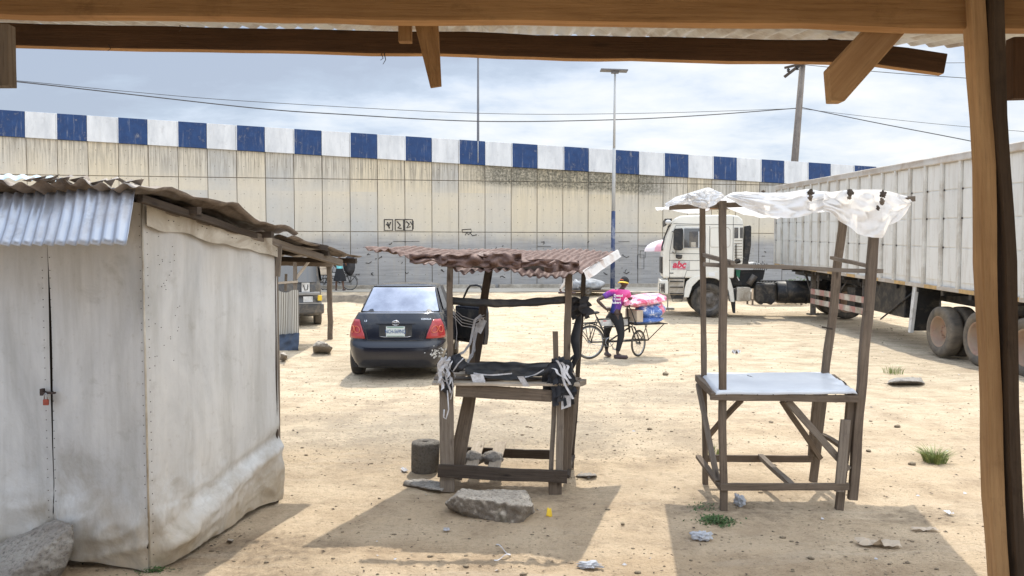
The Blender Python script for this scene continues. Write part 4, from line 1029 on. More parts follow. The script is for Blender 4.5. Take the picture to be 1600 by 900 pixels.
# tarp roof
fe = [(1040, 322), (1050, 312), (1075, 303), (1105, 292), (1120, 296), (1133, 308), (1150, 303), (1185, 299), (1220, 304), (1262, 294), (1300, 301), (1328, 297), (1378, 295), (1402, 299), (1420, 311)]
be = [(1040, 324), (1075, 326), (1100, 330), (1133, 316), (1150, 320), (1180, 333), (1220, 340), (1245, 341), (1262, 334), (1290, 327), (1330, 322), (1360, 320), (1385, 330), (1400, 340), (1420, 330)]
def tf(u, v):
    px = lerp(1040, 1420, u); y0 = interp(fe, px)
    pf = at(px, y0, 6.13)
    pbx = lerp(1024, 1338, u); yb = interp(be, lerp(1040, 1420, u) if False else pbx + (px - pbx) * .55); pbk = at(pbx, yb, 8.05)
    p = pf.lerp(pbk, v)
    sag = -.10 * math.sin(v * PI) * (math.sin(u * PI * 3.2) ** 2 * .5 + .35)
    w = .02 * noise.noise(V((u * 12, v * 4, 1))) + .004 * noise.noise(V((u * 34, v * 16, 3))) + .035 * noise.noise(V((u * 5, v * 3, 9)))
    if v < .06 : w += (-.03 - .02 * noise.noise(V((u * 20, 0, 2)))) * (1 - v / .06)
    return p + V((0, noise.noise(V((u * 14, v * 9, 12))) * .02, sag + w))
holes = [(.415, .0), (.60, .02), (.763, .05), (.89, .05), (.905, .15)]
def sk(u, v):
    for (a_, b_), rx in zip(holes, (.012, .018, .014, .02, .012)):
        if ((u - a_) / rx) ** 2 + ((v - b_) / .06) ** 2 < 1 + .6 * noise.noise(V((u * 60, v * 20, 0))): return True
    return False
mb = MB(); mb.grid(tf, 150, 60, skip=sk); tp_ = mb.build('tarp_roof', M['tarp'], ts, world=True, normals=False)
# front drape strips: folds hanging from the front rail
def drp(segs, nm, mat, sd, depth=6.1):
    mb = MB()
    def fn(u, v):
        px = lerp(segs[0][0], segs[-1][0], u); y0 = interp([(a_, b_) for a_, b_, c_ in segs], px); y1 = interp([(a_, c_) for a_, b_, c_ in segs], px)
        q = at(px + 2 * noise.noise(V((u * 6, v * 4, sd))), lerp(y0, y1, v), depth - .03 * v); q.y += .05 * noise.noise(V((u * 5, v * 2 + u * 3, sd))) + .03 * max(0, 1 - 3 * abs(noise.noise(V((u * 4 + v * 2, v * 3 - u * 3, sd))))) ** 2 + .006 * noise.noise(V((u * 16, v * 9, sd))); return q
    mb.grid(fn, 60, 24); return mb.build(nm, mat, ts, world=True, normals=False)
drp([(1040, 318, 324), (1055, 308, 320), (1075, 302, 319), (1085, 299, 321), (1095, 296, 325), (1105, 293, 326)], 'tarp_fold', M['tarp'], 1)
drp([(1072, 303, 306), (1085, 299, 315), (1105, 293, 326), (1120, 297, 318), (1133, 306, 308)], 'tarp_fold', M['tarp'], 2, 6.08)
drp([(1136, 305, 307), (1150, 302, 315), (1170, 300, 327), (1200, 301, 336), (1225, 301, 341), (1245, 298, 340), (1262, 295, 336), (1285, 298, 329), (1300, 300, 322), (1325, 297, 314)], 'tarp_fold', M['tarp'], 3, 6.11)
drp([(1288, 299, 329), (1300, 300, 334), (1320, 297, 349), (1340, 296, 365), (1360, 296, 371), (1378, 296, 372), (1390, 299, 352), (1405, 302, 344), (1418, 307, 332), (1424, 312, 320)], 'tarp_flap', M['tarpflap'], 4, 6.05)
for (x, y, w_, h_, sd) in ((1193, 299, 4, 3, 1), (1266, 301, 8, 6, 2), (1266, 309, 5, 6, 3), (1329, 301, 8, 7, 4), (1327, 309, 5, 4, 5), (1379, 303, 8, 9, 6), (1378, 315, 6, 7, 7), (1372, 325, 4, 5, 8), (1420, 310, 8, 3, 9)):
    mb = MB(); mb.blob(at(x, y, 6.0), (w_ * .003, .004, h_ * .003), 4, .9, 1.6, sd); mb.build('exposed_batten', M['wood_old' if sd % 2 else 'wood_dark'], ts, world=True)
# ------------------------------------------------------------------ dark saloon car
car = thing('saloon_car', 'dark navy saloon car seen from behind with its front passenger door open', 'car', (-1.92, 12.55, 0), rad(1.0))
HW = .852; LEN = 4.5
def topz(y): return interp([(0, .97), (.1, 1.035), (.3, 1.05), (.7, 1.035), (1.2, .98), (2.8, .94), (3.3, .93), (4.1, .8), (4.35, .7), (4.5, .6)], y)
def ring(z, t):
    """t in 0..1 around; superellipse plan, rear bumper pushed out"""
    w = interp([(.18, .74), (.3, .81), (.5, HW), (.72, HW), (.88, .825), (.98, .77), (1.1, .70)], z)
    r = interp([(.18, .12), (.3, .02), (.5, .0), (.6, .015), (.625, .06), (.8, .085), (.97, .12), (1.05, .17)], z)
    f = interp([(.18, LEN - .15), (.3, LEN), (.5, LEN), (.7, LEN - .1), (1.05, LEN - .3)], z)
    a = t * 2 * PI; c, s = math.cos(a), math.sin(a); e = .3
    x = w * math.copysign(abs(c) ** e, c); yy = math.copysign(abs(s) ** .3, s)
    return x, (r + f) / 2 + yy * (f - r) / 2
def body_pt(t, k):
    z = lerp(.2, 1.06, k); x, y = ring(z, t); zt = topz(y); zz = .2 + (zt - .2) * k
    return V((x, y, zz))
mb = MB(); nT = 360; ks = [0, .05, .1, .2, .3, .4, .46, .49, .52, .6, .7, .8, .88, .93, .97, 1]
vs = [[mb.bm.verts.new(body_pt(i / nT, k)) for i in range(nT)] for k in ks]
for A, B in zip(vs, vs[1:]):
    for i in range(nT): mb._f((A[i], A[(i + 1) % nT], B[(i + 1) % nT], B[i]), True)
# close the top by shrinking rings
last = vs[-1]
for s_ in (.9, .6, .2):
    new = []
    for i in range(nT):
        x, y = ring(1.06, i / nT); xx = x * s_; yy = 2.25 + (y - 2.25) * (1 - (1 - s_) * .35 if s_ > .5 else .7); new.append(mb.bm.verts.new((xx, yy, topz(yy) + .02 * (1 - s_))))
    for i in range(nT): mb._f((last[i], last[(i + 1) % nT], new[(i + 1) % nT], new[i]), True)
    last = new
mb._f(last); mb._f(vs[0][::-1])
body = mb.build('body', M['navy'], car)
cs = []
for yc in (.87, 3.5):
    for sx in (-1, 1):
        c_ = MB(); c_.cyl((sx * .5, yc, .31), (sx * 1.1, yc, .31), .375, 32); cs.append(c_.build('cutter', M['black'], car))
cut(body, cs)
mb = MB()
def wheelset(par, cx, cy, r, w, side, tmat, rmat, lugs=5, axis='x', nm='wheel', deep=.03, hub=.5):
    """side: +1/-1 which way the outer face looks along axis"""
    g_ = MB(); s = side
    g_.lathe([(r * .62, -w / 2 * s), (r * .9, -w / 2 * s), (r * .985, -w * .4 * s), (r, -w * .2 * s), (r, w * .2 * s), (r * .985, w * .4 * s), (r * .9, w / 2 * s), (r * .62, w / 2 * s), (r * .6, w * .3 * s)], (cx, cy, r), axis, 36)
    wh = g_.build('wheel', M[tmat], par)
    g_ = MB(); q = w / 2 * s
    g_.lathe([(r * .63, q * .98), (r * .6, q * 1.0), (r * .56, q * .8), (r * .5, q - deep * s), (r * .3, q - deep * s * (1 - hub)), (r * .16, q - deep * s * (.6 - hub)), (.001, q - deep * s * (.6 - hub))], (cx, cy, r), axis, 30)
    g_.lathe([(r * .62, -q * .9), (r * .3, -q * .5), (.001, -q * .5)], (cx, cy, r), axis, 20)
    for k in range(lugs):
        a = 2 * PI * k / lugs; u, v = r * .22 * math.cos(a), r * .22 * math.sin(a); h0, h1 = q - deep * s * (1 - hub) - .01 * s, q - deep * s * (.6 - hub) + .02 * s
        if axis == 'x': g_.cyl((cx + h0, cy + u, r + v), (cx + h1, cy + u, r + v), r * .035, 6)
        else: g_.cyl((cx + u, cy + h0, r + v), (cx + u, cy + h1, r + v), r * .035, 6)
    g_.build('rim', M[rmat], wh)
    return wh
for yc in (.87, 3.5):
    for sx in (-1, 1): wheelset(car, sx * .75, yc, .31, .2, sx, 'tyre', 'rim_grey')
mb = MB(); mb.box((0, 2.2, .3), (1.5, 3.9, .2)); mb.build('underbody', M['black'], car)
# greenhouse
def gh(t, k):
    w = lerp(.755, .555, k ** .9); r = lerp(.52, 1.32, k); f = lerp(3.5, 2.62, k); a = t * 2 * PI; c, s = math.cos(a), math.sin(a)
    z = interp([(0, .97), (.85, 1.40), (1, 1.435)], k)
    if k == 1: z = 1.437
    return V((w * math.copysign(abs(c) ** .34, c), (r + f) / 2 + (f - r) / 2 * math.copysign(abs(s) ** .3, s), z))
mb = MB(); kk = [0, .2, .4, .6, .8, .9, .96, 1]
vs = [[mb.bm.verts.new(gh(i / 96, k)) for i in range(96)] for k in kk]
for A, B in zip(vs, vs[1:]):
    for i in range(96): mb._f((A[i], A[(i + 1) % 96], B[(i + 1) % 96], B[i]), True)
last = vs[-1]
for s_, zz in ((.85, 1.452), (.5, 1.468), (.1, 1.472)):
    new = [mb.bm.verts.new((v.co.x * s_, 1.97 + (v.co.y - 1.97) * s_, zz)) for v in vs[-1]]
    for i in range(96): mb._f((last[i], last[(i + 1) % 96], new[(i + 1) % 96], new[i]), True)
    last = new
mb._f(last); mb.build('roof', M['navy'], car)
def rw(u, v, off=.012, m_=.9):
    k = lerp(.12, .92, v); w = lerp(.70, .535, k) * m_; r = lerp(.52, 1.32, k)
    x = lerp(-w, w, u); z = interp([(0, .97), (.85, 1.40), (1, 1.435)], k)
    yy = r + .16 * abs(x / .7) ** 3.2 * (1 - .3 * k); return V((x, yy - off, z + off * .6))
mb = MB(); mb.grid(lambda u, v: rw(u, v, .012, 1.0), 24, 8); rwn = mb.build('rear_window', M['rearglass'], car)
mb = MB(); pts = [rw(0, v / 6, .018, 1.0) for v in range(7)] + [rw(u / 10, 1, .018, 1.0) for u in range(11)] + [rw(1, 1 - v / 6, .018, 1.0) for v in range(7)] + [rw(1 - u / 10, 0, .018, 1.0) for u in range(11)]
mb.tube(pts, .01, 5, True); mb.build('seal', M['black'], rwn)
for sx in (-1, 1):
    def sw(u, v):
        k = lerp(.15, .85, v); y0 = lerp(1.0, 1.55, k); y1 = lerp(3.15, 2.6, k); w = lerp(.755, .555, k ** .9) + .008
        return V((sx * w, lerp(y0, y1, u), interp([(0, .97), (.85, 1.40), (1, 1.435)], k)))
    if sx < 0: mb = MB(); mb.grid(sw, 8, 4); mb.build('side_window', M['glass'], car)
    else:
        mb = MB(); mb.grid(lambda u, v: sw(u * .5, v), 8, 4); mb.build('side_window', M['glass'], car)
        mb = MB(); mb.grid(lambda u, v: sw(.5 + u * .5, v), 8, 4); mb.build('door_opening', M['black'], car)
mb = MB(); mb.grid(lambda u, v: V((lerp(-1, 1, u) * lerp(.66, .5, v), lerp(3.46, 2.72, v) - .18 * abs(lerp(-1, 1, u)) ** 3, lerp(1.02, 1.4, v) + .012)), 12, 6); mb.build('windscreen', M['glass'], car)
# rear face details
def rear(x, z, off=.008):
    """find y of the body at the rear for x,z"""
    k = (z - .2) / (topz(.1) - .2); best = None
    for i in range(nT // 2, nT):
        p = body_pt(i / nT, k)
        q = body_pt((i + 1) / nT, k)
        if (p.x - x) * (q.x - x) <= 0 and abs(q.x - p.x) > 1e-6:
            t = (x - p.x) / (q.x - p.x); return p.y + (q.y - p.y) * t - off
    return .4
for sx in (-1, 1):
    def tl(u, v, off=.016):
        z = lerp(.665, .955, v); xi = lerp(.49, .60, v); k = (z - .2) / (topz(.1) - .2); ps = []
        for i in range(0, 121):
            p = body_pt(.75 + .25 * i / 120, k)
            if p.x >= xi and p.y <= .36: ps.append(V((p.x, p.y, z)))
        L = [0]
        for A_, B_ in zip(ps, ps[1:]): L.append(L[-1] + (B_ - A_).length)
        t = u * L[-1]; j = 0
        while j < len(L) - 2 and L[j + 1] < t: j += 1
        p = ps[j].lerp(ps[j + 1], (t - L[j]) / max(1e-6, L[j + 1] - L[j])); tg = ps[j + 1] - ps[j]; nn = V((tg.y, -tg.x, 0)).normalized()
        p = p + nn * off; return V((sx * p.x, p.y, p.z))
    mb = MB(); mb.grid(tl, 16, 8); lt = mb.build('tail_light', M['tail'], car); md = lt.modifiers.new('s', 'SOLIDIFY'); md.thickness = .012
    mb = MB()
    for cxx in (.26, .6):
        mb.tube([tl(cxx + .15 * math.cos(a), .48 + .17 * math.sin(a), .026) for a in [2 * PI * k / 16 for k in range(16)]], .006, 5, True)
    mb.build('lamp_ring', M['tailorange'], lt)
mb = MB()
def ribbon(pts, w): mb.tube([V((x, rear(x, z, .004), z)) for x, z in pts], w, 5)
ribbon([(-.6, .99), (-.5, .80), (-.46, .645), (-.3, .635), (.3, .635), (.46, .645), (.5, .80), (.6, .99)], .005)
mb.build('boot_seam', M['black'], body if False else car)
mb = MB(); mb.grid(lambda u, v: V((lerp(-.27, .27, u), rear(lerp(-.27, .27, u), lerp(.69, .87, v), .003), lerp(.69, .87, v))), 8, 4); mb.build('plate_recess', M['black'], car)
mb = MB(); mb.tube([V((x, rear(x, .895, .018), .895)) for x in [-.33 + .066 * k for k in range(11)]], [.004] + [.011] * 9 + [.004], 6); mb.build('boot_trim', M['navy'], car)
mb = MB(); mb.tube([V((x, rear(x, .69, .01), .69 + .01 * (abs(x) > .2))) for x in [-.25 + .05 * k for k in range(11)]], .004, 5); mb.build('trim_line', M['chrome'], car)
pz = .775; py_ = rear(0, pz, .02)
mb = MB(); mb.box((0, py_, pz), (.31, .012, .155)); pt = mb.build('number_plate', M['platewhite'], car, bevel=.004)
mb = MB(); mb.box((0, py_ - .008, pz + .066), (.27, .003, .01)); mb.box((0, py_ - .008, pz - .07), (.27, .003, .006)); mb.build('plate_stripe', M['plategreen'], pt)
text('plate_text', 'NCH-569NQ', .082, M['plateblue'], pt, (0, py_ - .0095, pz - .002), (1, 0, 0), (0, 0, 1), bold=.0006, sx=.74)
ez = .905; ey = rear(0, ez, .022)
mb = MB()
def ell(rx, rz, r=.005, dz=0): mb.tube([(rx * math.cos(a), ey, ez + dz + rz * math.sin(a)) for a in [2 * PI * k / 24 for k in range(24)]], r, 5, True)
ell(.056, .037, .0065); ell(.019, .034, .005); ell(.04, .014, .005, .016); mb.build('emblem', M['chrome'], car)
text('badge', 'COROLLA', .036, M['chrome'], car, (.5, rear(.5, .965, .012), .962), (1, .1, 0), (0, .25, 1), bold=.001)
text('badge', '1.8', .042, M['chrome'], car, (-.5, rear(-.5, .94, .012), .935), (1, -.1, 0), (0, .25, 1), bold=.001)
mb = MB()
for k in range(46):
    x = R.gauss(.67, .06); z = R.gauss(.44, .05); x = min(.8, x)
    mb.box((x, rear(x, z, .004), z), (R.uniform(.008, .03), .004, R.uniform(.008, .03)))
mb.build('paint_scuff', M['stickerwhite'], car)
# mirrors
mb = MB(); mb.blob((-.93, 2.95, 1.0), (.1, .06, .075), 3, .05); mb.bar((-.8, 3.0, .97), (-.9, 2.97, .98), .05, .04); mb.build('wing_mirror', M['black'], car)
# open front right door, hinged ahead
hg = V((.845, 3.22, 0)); an = rad(-37)
def dq(l, z, o=0):     # l along the door from hinge back, o outward thickness
    d = V((math.sin(-an), -math.cos(an), 0)); nn = V((-d.y, d.x, 0)); return hg + d * l + nn * o + V((0, 0, z))
mb = MB(); prof = [(0, .3), (.0, .98), (.1, .99), (1.02, .99), (1.05, .9), (1.05, .5), (1.0, .3)]
mb.prism([dq(l, z, -.05) for l, z in prof], dq(0, 0, .05) - dq(0, 0, -.05)); door = mb.build('front_door', M['navy'], car, bevel=.02)
mb = MB(); mb.prism([dq(l, z, -.058) for l, z in [(.06, .36), (.06, .94), (.98, .94), (.98, .4)]], dq(0, 0, .006) - dq(0, 0, 0)); mb.prism([dq(l, z, -.09) for l, z in [(.25, .7), (.25, .76), (.85, .76), (.85, .68)]], dq(0, 0, .035) - dq(0, 0, 0))
mb.build('door_lining', M['black'], door, bevel=.01)
mb = MB(); mb.tube([dq(.12, .98, 0), dq(.3, 1.16, -.03), dq(.5, 1.32, -.08), dq(.62, 1.385, -.1), dq(.85, 1.40, -.1), dq(.98, 1.38, -.1), dq(1.03, 1.2, -.05), dq(1.04, .98, 0)], .022, 6); mb.build('window_frame', M['black'], door)
mb = MB(); mb.poly([dq(.1, .98), dq(1.02, .98), dq(1.0, 1.12, -.02), dq(.28, 1.12, -.02)]); mb.build('window_glass', M['glass'], door)
q = dq(.12, 1.03, .14); mb = MB(); mb.blob(q, (.09, .06, .07), 3, .05); mb.build('wing_mirror', M['black'], door)

# ------------------------------------------------------------------ dark grey van behind the shack
vx = gnd(452, 503)
van = thing('parked_van', 'dark grey van half hidden behind the shack with white plate and sticker on its rear', 'van', (-6.18, 21.6, 0), rad(19))
def vpt(t, k, z0=.35, z1=1.98):
    z = lerp(z0, z1, k); w = interp([(0, .8), (.1, .86), (.5, .86), (.56, .83), (.95, .74), (1, .66)], k); r = interp([(0, .06), (.1, .0), (.25, .0), (.3, .07), (.5, .09), (1, .3)], k); f = interp([(0, 4.4), (.35, 4.5), (.5, 4.2), (1, 3.0)], k)
    a = t * 2 * PI; c, s = math.cos(a), math.sin(a); return V((w * math.copysign(abs(c) ** .3, c), (r + f) / 2 + (f - r) / 2 * math.copysign(abs(s) ** .3, s), z))
mb = MB(); kk = [0, .05, .1, .2, .25, .3, .4, .5, .56, .7, .85, .95, 1]; vs = [[mb.bm.verts.new(vpt(i / 80, k)) for i in range(80)] for k in kk]
for A, B in zip(vs, vs[1:]):
    for i in range(80): mb._f((A[i], A[(i + 1) % 80], B[(i + 1) % 80], B[i]), True)
mb._f(vs[-1]); mb._f(vs[0][::-1]); mb.build('body', M['vangrey'], van)
mb = MB(); mb.grid(lambda u, v: V((lerp(-.68, .68, u), .085 + .13 * v - .02 + .12 * abs(lerp(-1, 1, u)) ** 6, lerp(1.3, 1.78, v))), 10, 4); mb.build('rear_window', M['glass'], van)
for sx in (-1, 1): mb = MB(); mb.grid(lambda u, v: V((sx * lerp(.848, .79, v), lerp(.5, 3.5 - .6 * v, u), lerp(1.3, 1.75, v))), 6, 3); mb.build('side_window', M['glass'], van)
mb = MB(); mb.box((0, -.0, .98), (1.5, .06, .09)); mb.build('chrome_bar', M['vanlight'], van, bevel=.02)
mb = MB(); mb.box((0, .0, .55), (1.72, .14, .3)); mb.build('bumper', M['vangrey'], van, bevel=.05)
mb = MB(); mb.box((.0, -.09, .71), (1.6, .02, .03)); mb.build('bumper_trim', M['vanlight'], van)
mb = MB(); mb.box((.42, -.0, .82), (.26, .02, .16)); mb.build('number_plate', M['stickerwhite'], van)
mb = MB(); mb.box((.36, .02, 1.16), (.22, .02, .26)); st_ = mb.build('sticker', M['stickerwhite'], van)
mb = MB(); mb.tube([(.3, .005, 1.22), (.34, .005, 1.08), (.41, .005, 1.1), (.42, .005, 1.24)], .012, 4); mb.build('sticker_mark', M['black'], st_)
mb = MB(); mb.box((-.08, -.085, .55), (.12, .02, .1)); mb.build('reflector', M['stickerwhite'], van)
for sx in (-1, 1): mb = MB(); mb.box((sx * .75, .06, .85), (.12, .08, .16)); mb.build('tail_light', M['tail' if sx < 0 else 'yellow'], van, bevel=.02)
for yc in (.8, 3.6):
    for sx in (-1, 1): wheelset(van, sx * .74, yc, .33, .2, sx, 'tyre', 'rim_grey')

# ------------------------------------------------------------------ tractor unit
a0 = gnd(1107, 496, .08)
tr = thing('tractor_unit', 'white lorry tractor unit with red lettering on its cab door, hitched to the trailer', 'truck', (a0.x, a0.y, .08), rad(171))
tr['label'] = 'white lorry cab and tractor unit with red abc lettering on its door'
def tp2(zx, zy): return ((478 - zx) * .00539, (808 - zy) * .00539)
CW = 2.42
def profile(pts, y0, y1):   # side polygon in zoom pixels, extruded across the width; y=0 is the near side, negative is away
    return [(tp2(*p)[0], y0, tp2(*p)[1]) for p in pts], (0, y1 - y0, 0)
arch = [(478 + 128 * math.cos(a), 705 - 128 * math.sin(a)) for a in [rad(x) for x in range(0, 181, 15)]]
cabp = [(212, 575), (210, 425), (228, 330), (258, 250), (278, 222), (310, 207), (420, 203), (600, 203), (642, 210), (668, 232), (672, 262), (672, 492), (625, 510), (622, 575)]
mb = MB(); P_, D_ = profile(cabp, -CW + .02, -.02); mb.prism(P_, D_); cab = mb.build('cab', M['cream'], tr, bevel=.045)
fr = [(335, 690), (338, 640), (350, 596), (372, 575), (420, 560), (520, 535), (560, 545), (600, 580), (618, 640), (626, 715)]
inner = [(604, 715), (592, 650), (565, 605), (520, 578), (470, 570), (420, 585), (382, 625), (362, 690)]
for ya, yb in ((-.42, .02), (-CW - .02, -CW + .4)):
    mb = MB(); P_, D_ = profile(fr + inner, ya, yb); mb.prism(P_, D_); mb.build('wheel_arch', M['cream'], tr, bevel=.015)
mb = MB(); P_, D_ = profile([(362, 690), (362, 585), (600, 580), (604, 690), (560, 640), (400, 640)], -CW + .1, -.3); mb.prism(P_, D_); mb.build('arch_liner', M['black'], tr)
mb = MB(); P_, D_ = profile([(197, 590), (240, 585), (244, 600), (244, 672), (205, 670), (195, 655)], -CW - .02, .02); mb.prism(P_, D_); bmp = mb.build('bumper', M['cream'], tr, bevel=.03)
mb = MB(); g1 = [(196, 608), (224, 608), (224, 664), (196, 664)]; pts = [(tp2(x, y)[0] + .02, .05, tp2(x, y)[1]) for x, y in g1]; mb.tube(pts, .014, 6, True); mb.tube([(tp2(196, 635)[0] + .02, .05, tp2(196, 635)[1]), (tp2(224, 635)[0] + .02, .05, tp2(224, 635)[1])], .012, 6); mb.build('headlamp_guard', M['blackmetal'], bmp)
mb = MB(); P_, D_ = profile([(200, 612), (222, 612), (222, 658), (200, 658)], -.4, .03); mb.prism(P_, D_); mb.build('headlamp', M['rim_grey'], bmp)
mb = MB(); P_, D_ = profile([(246, 578), (338, 578), (334, 676), (246, 676)], -.5, -.015); mb.prism(P_, D_); stp = mb.build('step_box', M['creamdirty'], tr, bevel=.02)
mb = MB()
for zy in (596, 630, 668): P_, D_ = profile([(252, zy - 3), (330, zy - 3), (330, zy + 3), (252, zy + 3)], -.3, .01); mb.prism(P_, D_)
mb.build('step_treads', M['blackmetal'], stp)
mb = MB(); P_, D_ = profile([(256, 676), (335, 676), (331, 700), (262, 700)], -.4, -.05); mb.prism(P_, D_); mb.tube([(tp2(268, 700)[0], -.08, tp2(0, 700)[1]), (tp2(268, 714)[0], -.08, tp2(0, 714)[1]), (tp2(326, 714)[0], -.08, tp2(0, 714)[1]), (tp2(326, 700)[0], -.08, tp2(0, 700)[1])], .012, 5); mb.build('lower_step', M['blackmetal'], tr)
mb = MB(); P_, D_ = profile([(246, 574), (340, 574), (340, 580), (246, 580)], -.4, -.006); mb.prism(P_, D_); mb.build('sill_line', M['black'], tr)
# windscreen and front
mb = MB(); x0, z0 = tp2(214, 412); x1, z1_ = tp2(250, 262)
mb.grid(lambda u, v: V((lerp(x0, x1, v) + .035 - .06 * abs(2 * u - 1) ** 4, lerp(-CW + .12, -.04, u), lerp(z0, z1_, v))), 12, 5); mb.build('windscreen', M['glass'], tr)
mb = MB(); mb.box((tp2(209, 0)[0] + .01, -CW / 2, tp2(0, 500)[1]), (.05, CW - .5, .55)); mb.build('grille', M['blackmetal'], tr, bevel=.02)
mb = MB(); P_, D_ = profile([(220, 222), (262, 222), (258, 240), (222, 262)], -CW + .05, .06); mb.prism(P_, D_); mb.build('sun_visor', M['blackmetal'], tr, bevel=.015)
mb = MB(); mb.blob((tp2(238, 246)[0], .14, tp2(0, 246)[1]), (.1, .07, .08), 3, .1); mb.build('front_mirror', M['stickerwhite'], tr)
mb = MB(); mb.tube([(tp2(228, 330)[0] + .05, -.02, tp2(0, 330)[1]), (tp2(216, 390)[0] + .06, -.02, tp2(0, 390)[1]), (tp2(214, 412)[0] + .05, -.02, tp2(0, 412)[1])], .03, 6); mb.tube([(tp2(256, 250)[0] + .03, -.02, tp2(0, 250)[1]), (tp2(228, 330)[0] + .05, -.02, tp2(0, 330)[1])], .025, 6); mb.build('windscreen_pillar', M['blackmetal'], tr)
# door details on the near side
def near(pts, mat, nm, y=-.012, par=tr, d=.02, bev=0): m_ = MB(); P_, D_ = profile(pts, y, y + d); m_.prism(P_, D_); return m_.build(nm, M[mat], par, bevel=bev)
m_ = MB()
for pts in ([(250, 575), (250, 420), (268, 310), (285, 262), (455, 262), (458, 420), (458, 535)], [(250, 428), (458, 432)], [(480, 268), (480, 500)], [(614, 215), (614, 500)], [(245, 470), (460, 472)], [(336, 575), (350, 530), (458, 528)], [(270, 252), (450, 258), (600, 260), (668, 262)]):
    m_.tube([(tp2(x, y)[0], -.018, tp2(x, y)[1]) for x, y in pts], .007, 4)
m_.build('panel_seams', M['blackmetal'], tr)
win = near([(330, 284), (336, 278), (430, 278), (430, 396), (330, 396)], 'glass', 'side_window', -.02, d=.012)
m_ = MB(); m_.tube([(tp2(x, y)[0], -.004, tp2(x, y)[1]) for x, y in [(330, 280), (432, 280), (432, 398), (330, 398)]], .012, 5, True); m_.build('window_seal', M['white'], win)
near([(362, 300), (412, 300), (412, 394), (362, 394)], 'vangrey', 'seen_through', -.007, win, .003); near([(372, 362), (400, 362), (400, 394), (372, 394)], 'creamdirty', 'sticker', -.004, win, .004)
near([(416, 300), (430, 300), (430, 394), (416, 394)], 'white', 'bright_strip', -.005, win, .003)
m_ = MB(); m_.tube([(tp2(x, y)[0], -.016, tp2(x, y)[1]) for x, y in [(490, 278), (585, 278), (597, 292), (597, 380), (587, 392), (490, 392), (482, 380), (482, 290)]], .008, 5, True); m_.build('pressed_panel', M['creamdirty'], tr)
near([(620, 278), (643, 278), (643, 340), (620, 340)], 'vangrey', 'rear_quarter_window', -.022, d=.012); near([(652, 278), (669, 278), (669, 340), (652, 340)], 'vangrey', 'rear_quarter_window', -.022, d=.012)
m_ = MB()
for k in range(8): zy = 352 + k * 17; P_, D_ = profile([(622, zy), (666, zy), (666, zy + 5), (622, zy + 5)], -.03, -.008); m_.prism(P_, D_)
m_.build('side_louvre', M['creamdirty'], tr)
m_ = MB(); m_.tube([(tp2(x, y)[0], .02, tp2(x, y)[1]) for x, y in [(628, 455), (626, 380), (632, 374), (634, 470)]], .01, 5); m_.build('grab_rail', M['blackmetal'], tr)
m_ = MB(); P_, D_ = profile([(270, 292), (278, 282), (318, 280), (324, 290), (324, 402), (314, 412), (280, 412), (268, 398)], .12, .24); m_.prism(P_, D_); mir = m_.build('wing_mirror', M['blackmetal'], tr, bevel=.02)
m_ = MB(); P_, D_ = profile([(282, 434), (322, 438), (318, 460), (300, 464), (284, 456)], .1, .22); m_.prism(P_, D_); m_.build('kerb_mirror', M['blackmetal'], mir, bevel=.02)
m_ = MB(); m_.tube([(tp2(x, y)[0], q_, tp2(x, y)[1]) for x, y, q_ in [(262, 300, 0), (284, 300, .14), (284, 430, .14), (264, 420, 0)]], .014, 6); m_.build('mirror_arm', M['blackmetal'], mir)
near([(345, 378), (270, 378), (272, 374), (345, 374)], 'yellow', 'mirror_sticker', .243, mir, .002) if False else None
near([(438, 494), (458, 494), (458, 500), (438, 500)], 'black', 'door_handle', -.02, d=.03)
near([(476, 543), (512, 543), (512, 562), (476, 562)], 'white', 'side_marker', .0, d=.022)
near([(258, 474), (368, 474), (368, 528), (258, 528)], 'stickerwhite', 'door_panel', -.017, d=.004)
zx, zy = 304, 498; X_, Z_ = tp2(zx, zy)
text('cab_lettering', 'abc', .30, M['logored'], tr, (X_, -.008, Z_ + .005), (-1, 0, 0), (0, 0, 1), shear=.28, bold=.011, sx=1.0)
X_, Z_ = tp2(318, 521); text('cab_lettering', 'LOGISTICS', .052, M['logored'], tr, (X_, -.008, Z_), (-1, 0, 0), (0, 0, 1), shear=.2, bold=.0015)
X_, Z_ = tp2(262, 547); text('cab_lettering', 'F3000', .045, M['blackmetal'], tr, (X_, -.008, Z_), (-1, 0, 0), (0, 0, 1), bold=.002)
near([(404, 196), (478, 196), (478, 202), (404, 202)], 'blackmetal', 'roof_hatch', -1.6, d=.8)
# behind the cab
m_ = MB(); P_, D_ = profile([(684, 268), (712, 264), (718, 275), (718, 380), (706, 470), (690, 490), (680, 480)], -.5, -.06); m_.prism(P_, D_); m_.build('air_intake', M['blackmetal'], tr, bevel=.02)
m_ = MB(); P_, D_ = profile([(612, 455), (700, 455), (705, 496), (612, 496)], -.5, -.04); m_.prism(P_, D_); m_.blob((tp2(640, 470)[0], -.06, tp2(0, 475)[1]), (.12, .08, .1), 3, .2); m_.build('engine_duct', M['blackmetal'], tr, bevel=.02)
m_ = MB(); P_, D_ = profile([(600, 528), (812, 528), (800, 585), (740, 600), (720, 620), (620, 622)], -CW + .5, -.5); m_.prism(P_, D_); m_.build('engine_rear', M['black'], tr)
near([(641, 528), (668, 528), (664, 570), (655, 580), (645, 560)], 'greenthing', 'green_tag', -.45, d=.02); near([(650, 566), (664, 590), (660, 594), (648, 572)], 'white', 'white_tag', -.44, d=.02)
m_ = MB(); P_, D_ = profile([(705, 488), (740, 480), (770, 488), (800, 505), (720, 505)], -.9, -.3); m_.prism(P_, D_); m_.build('pale_duct', M['stickerwhite'], tr, bevel=.04)
m_ = MB()
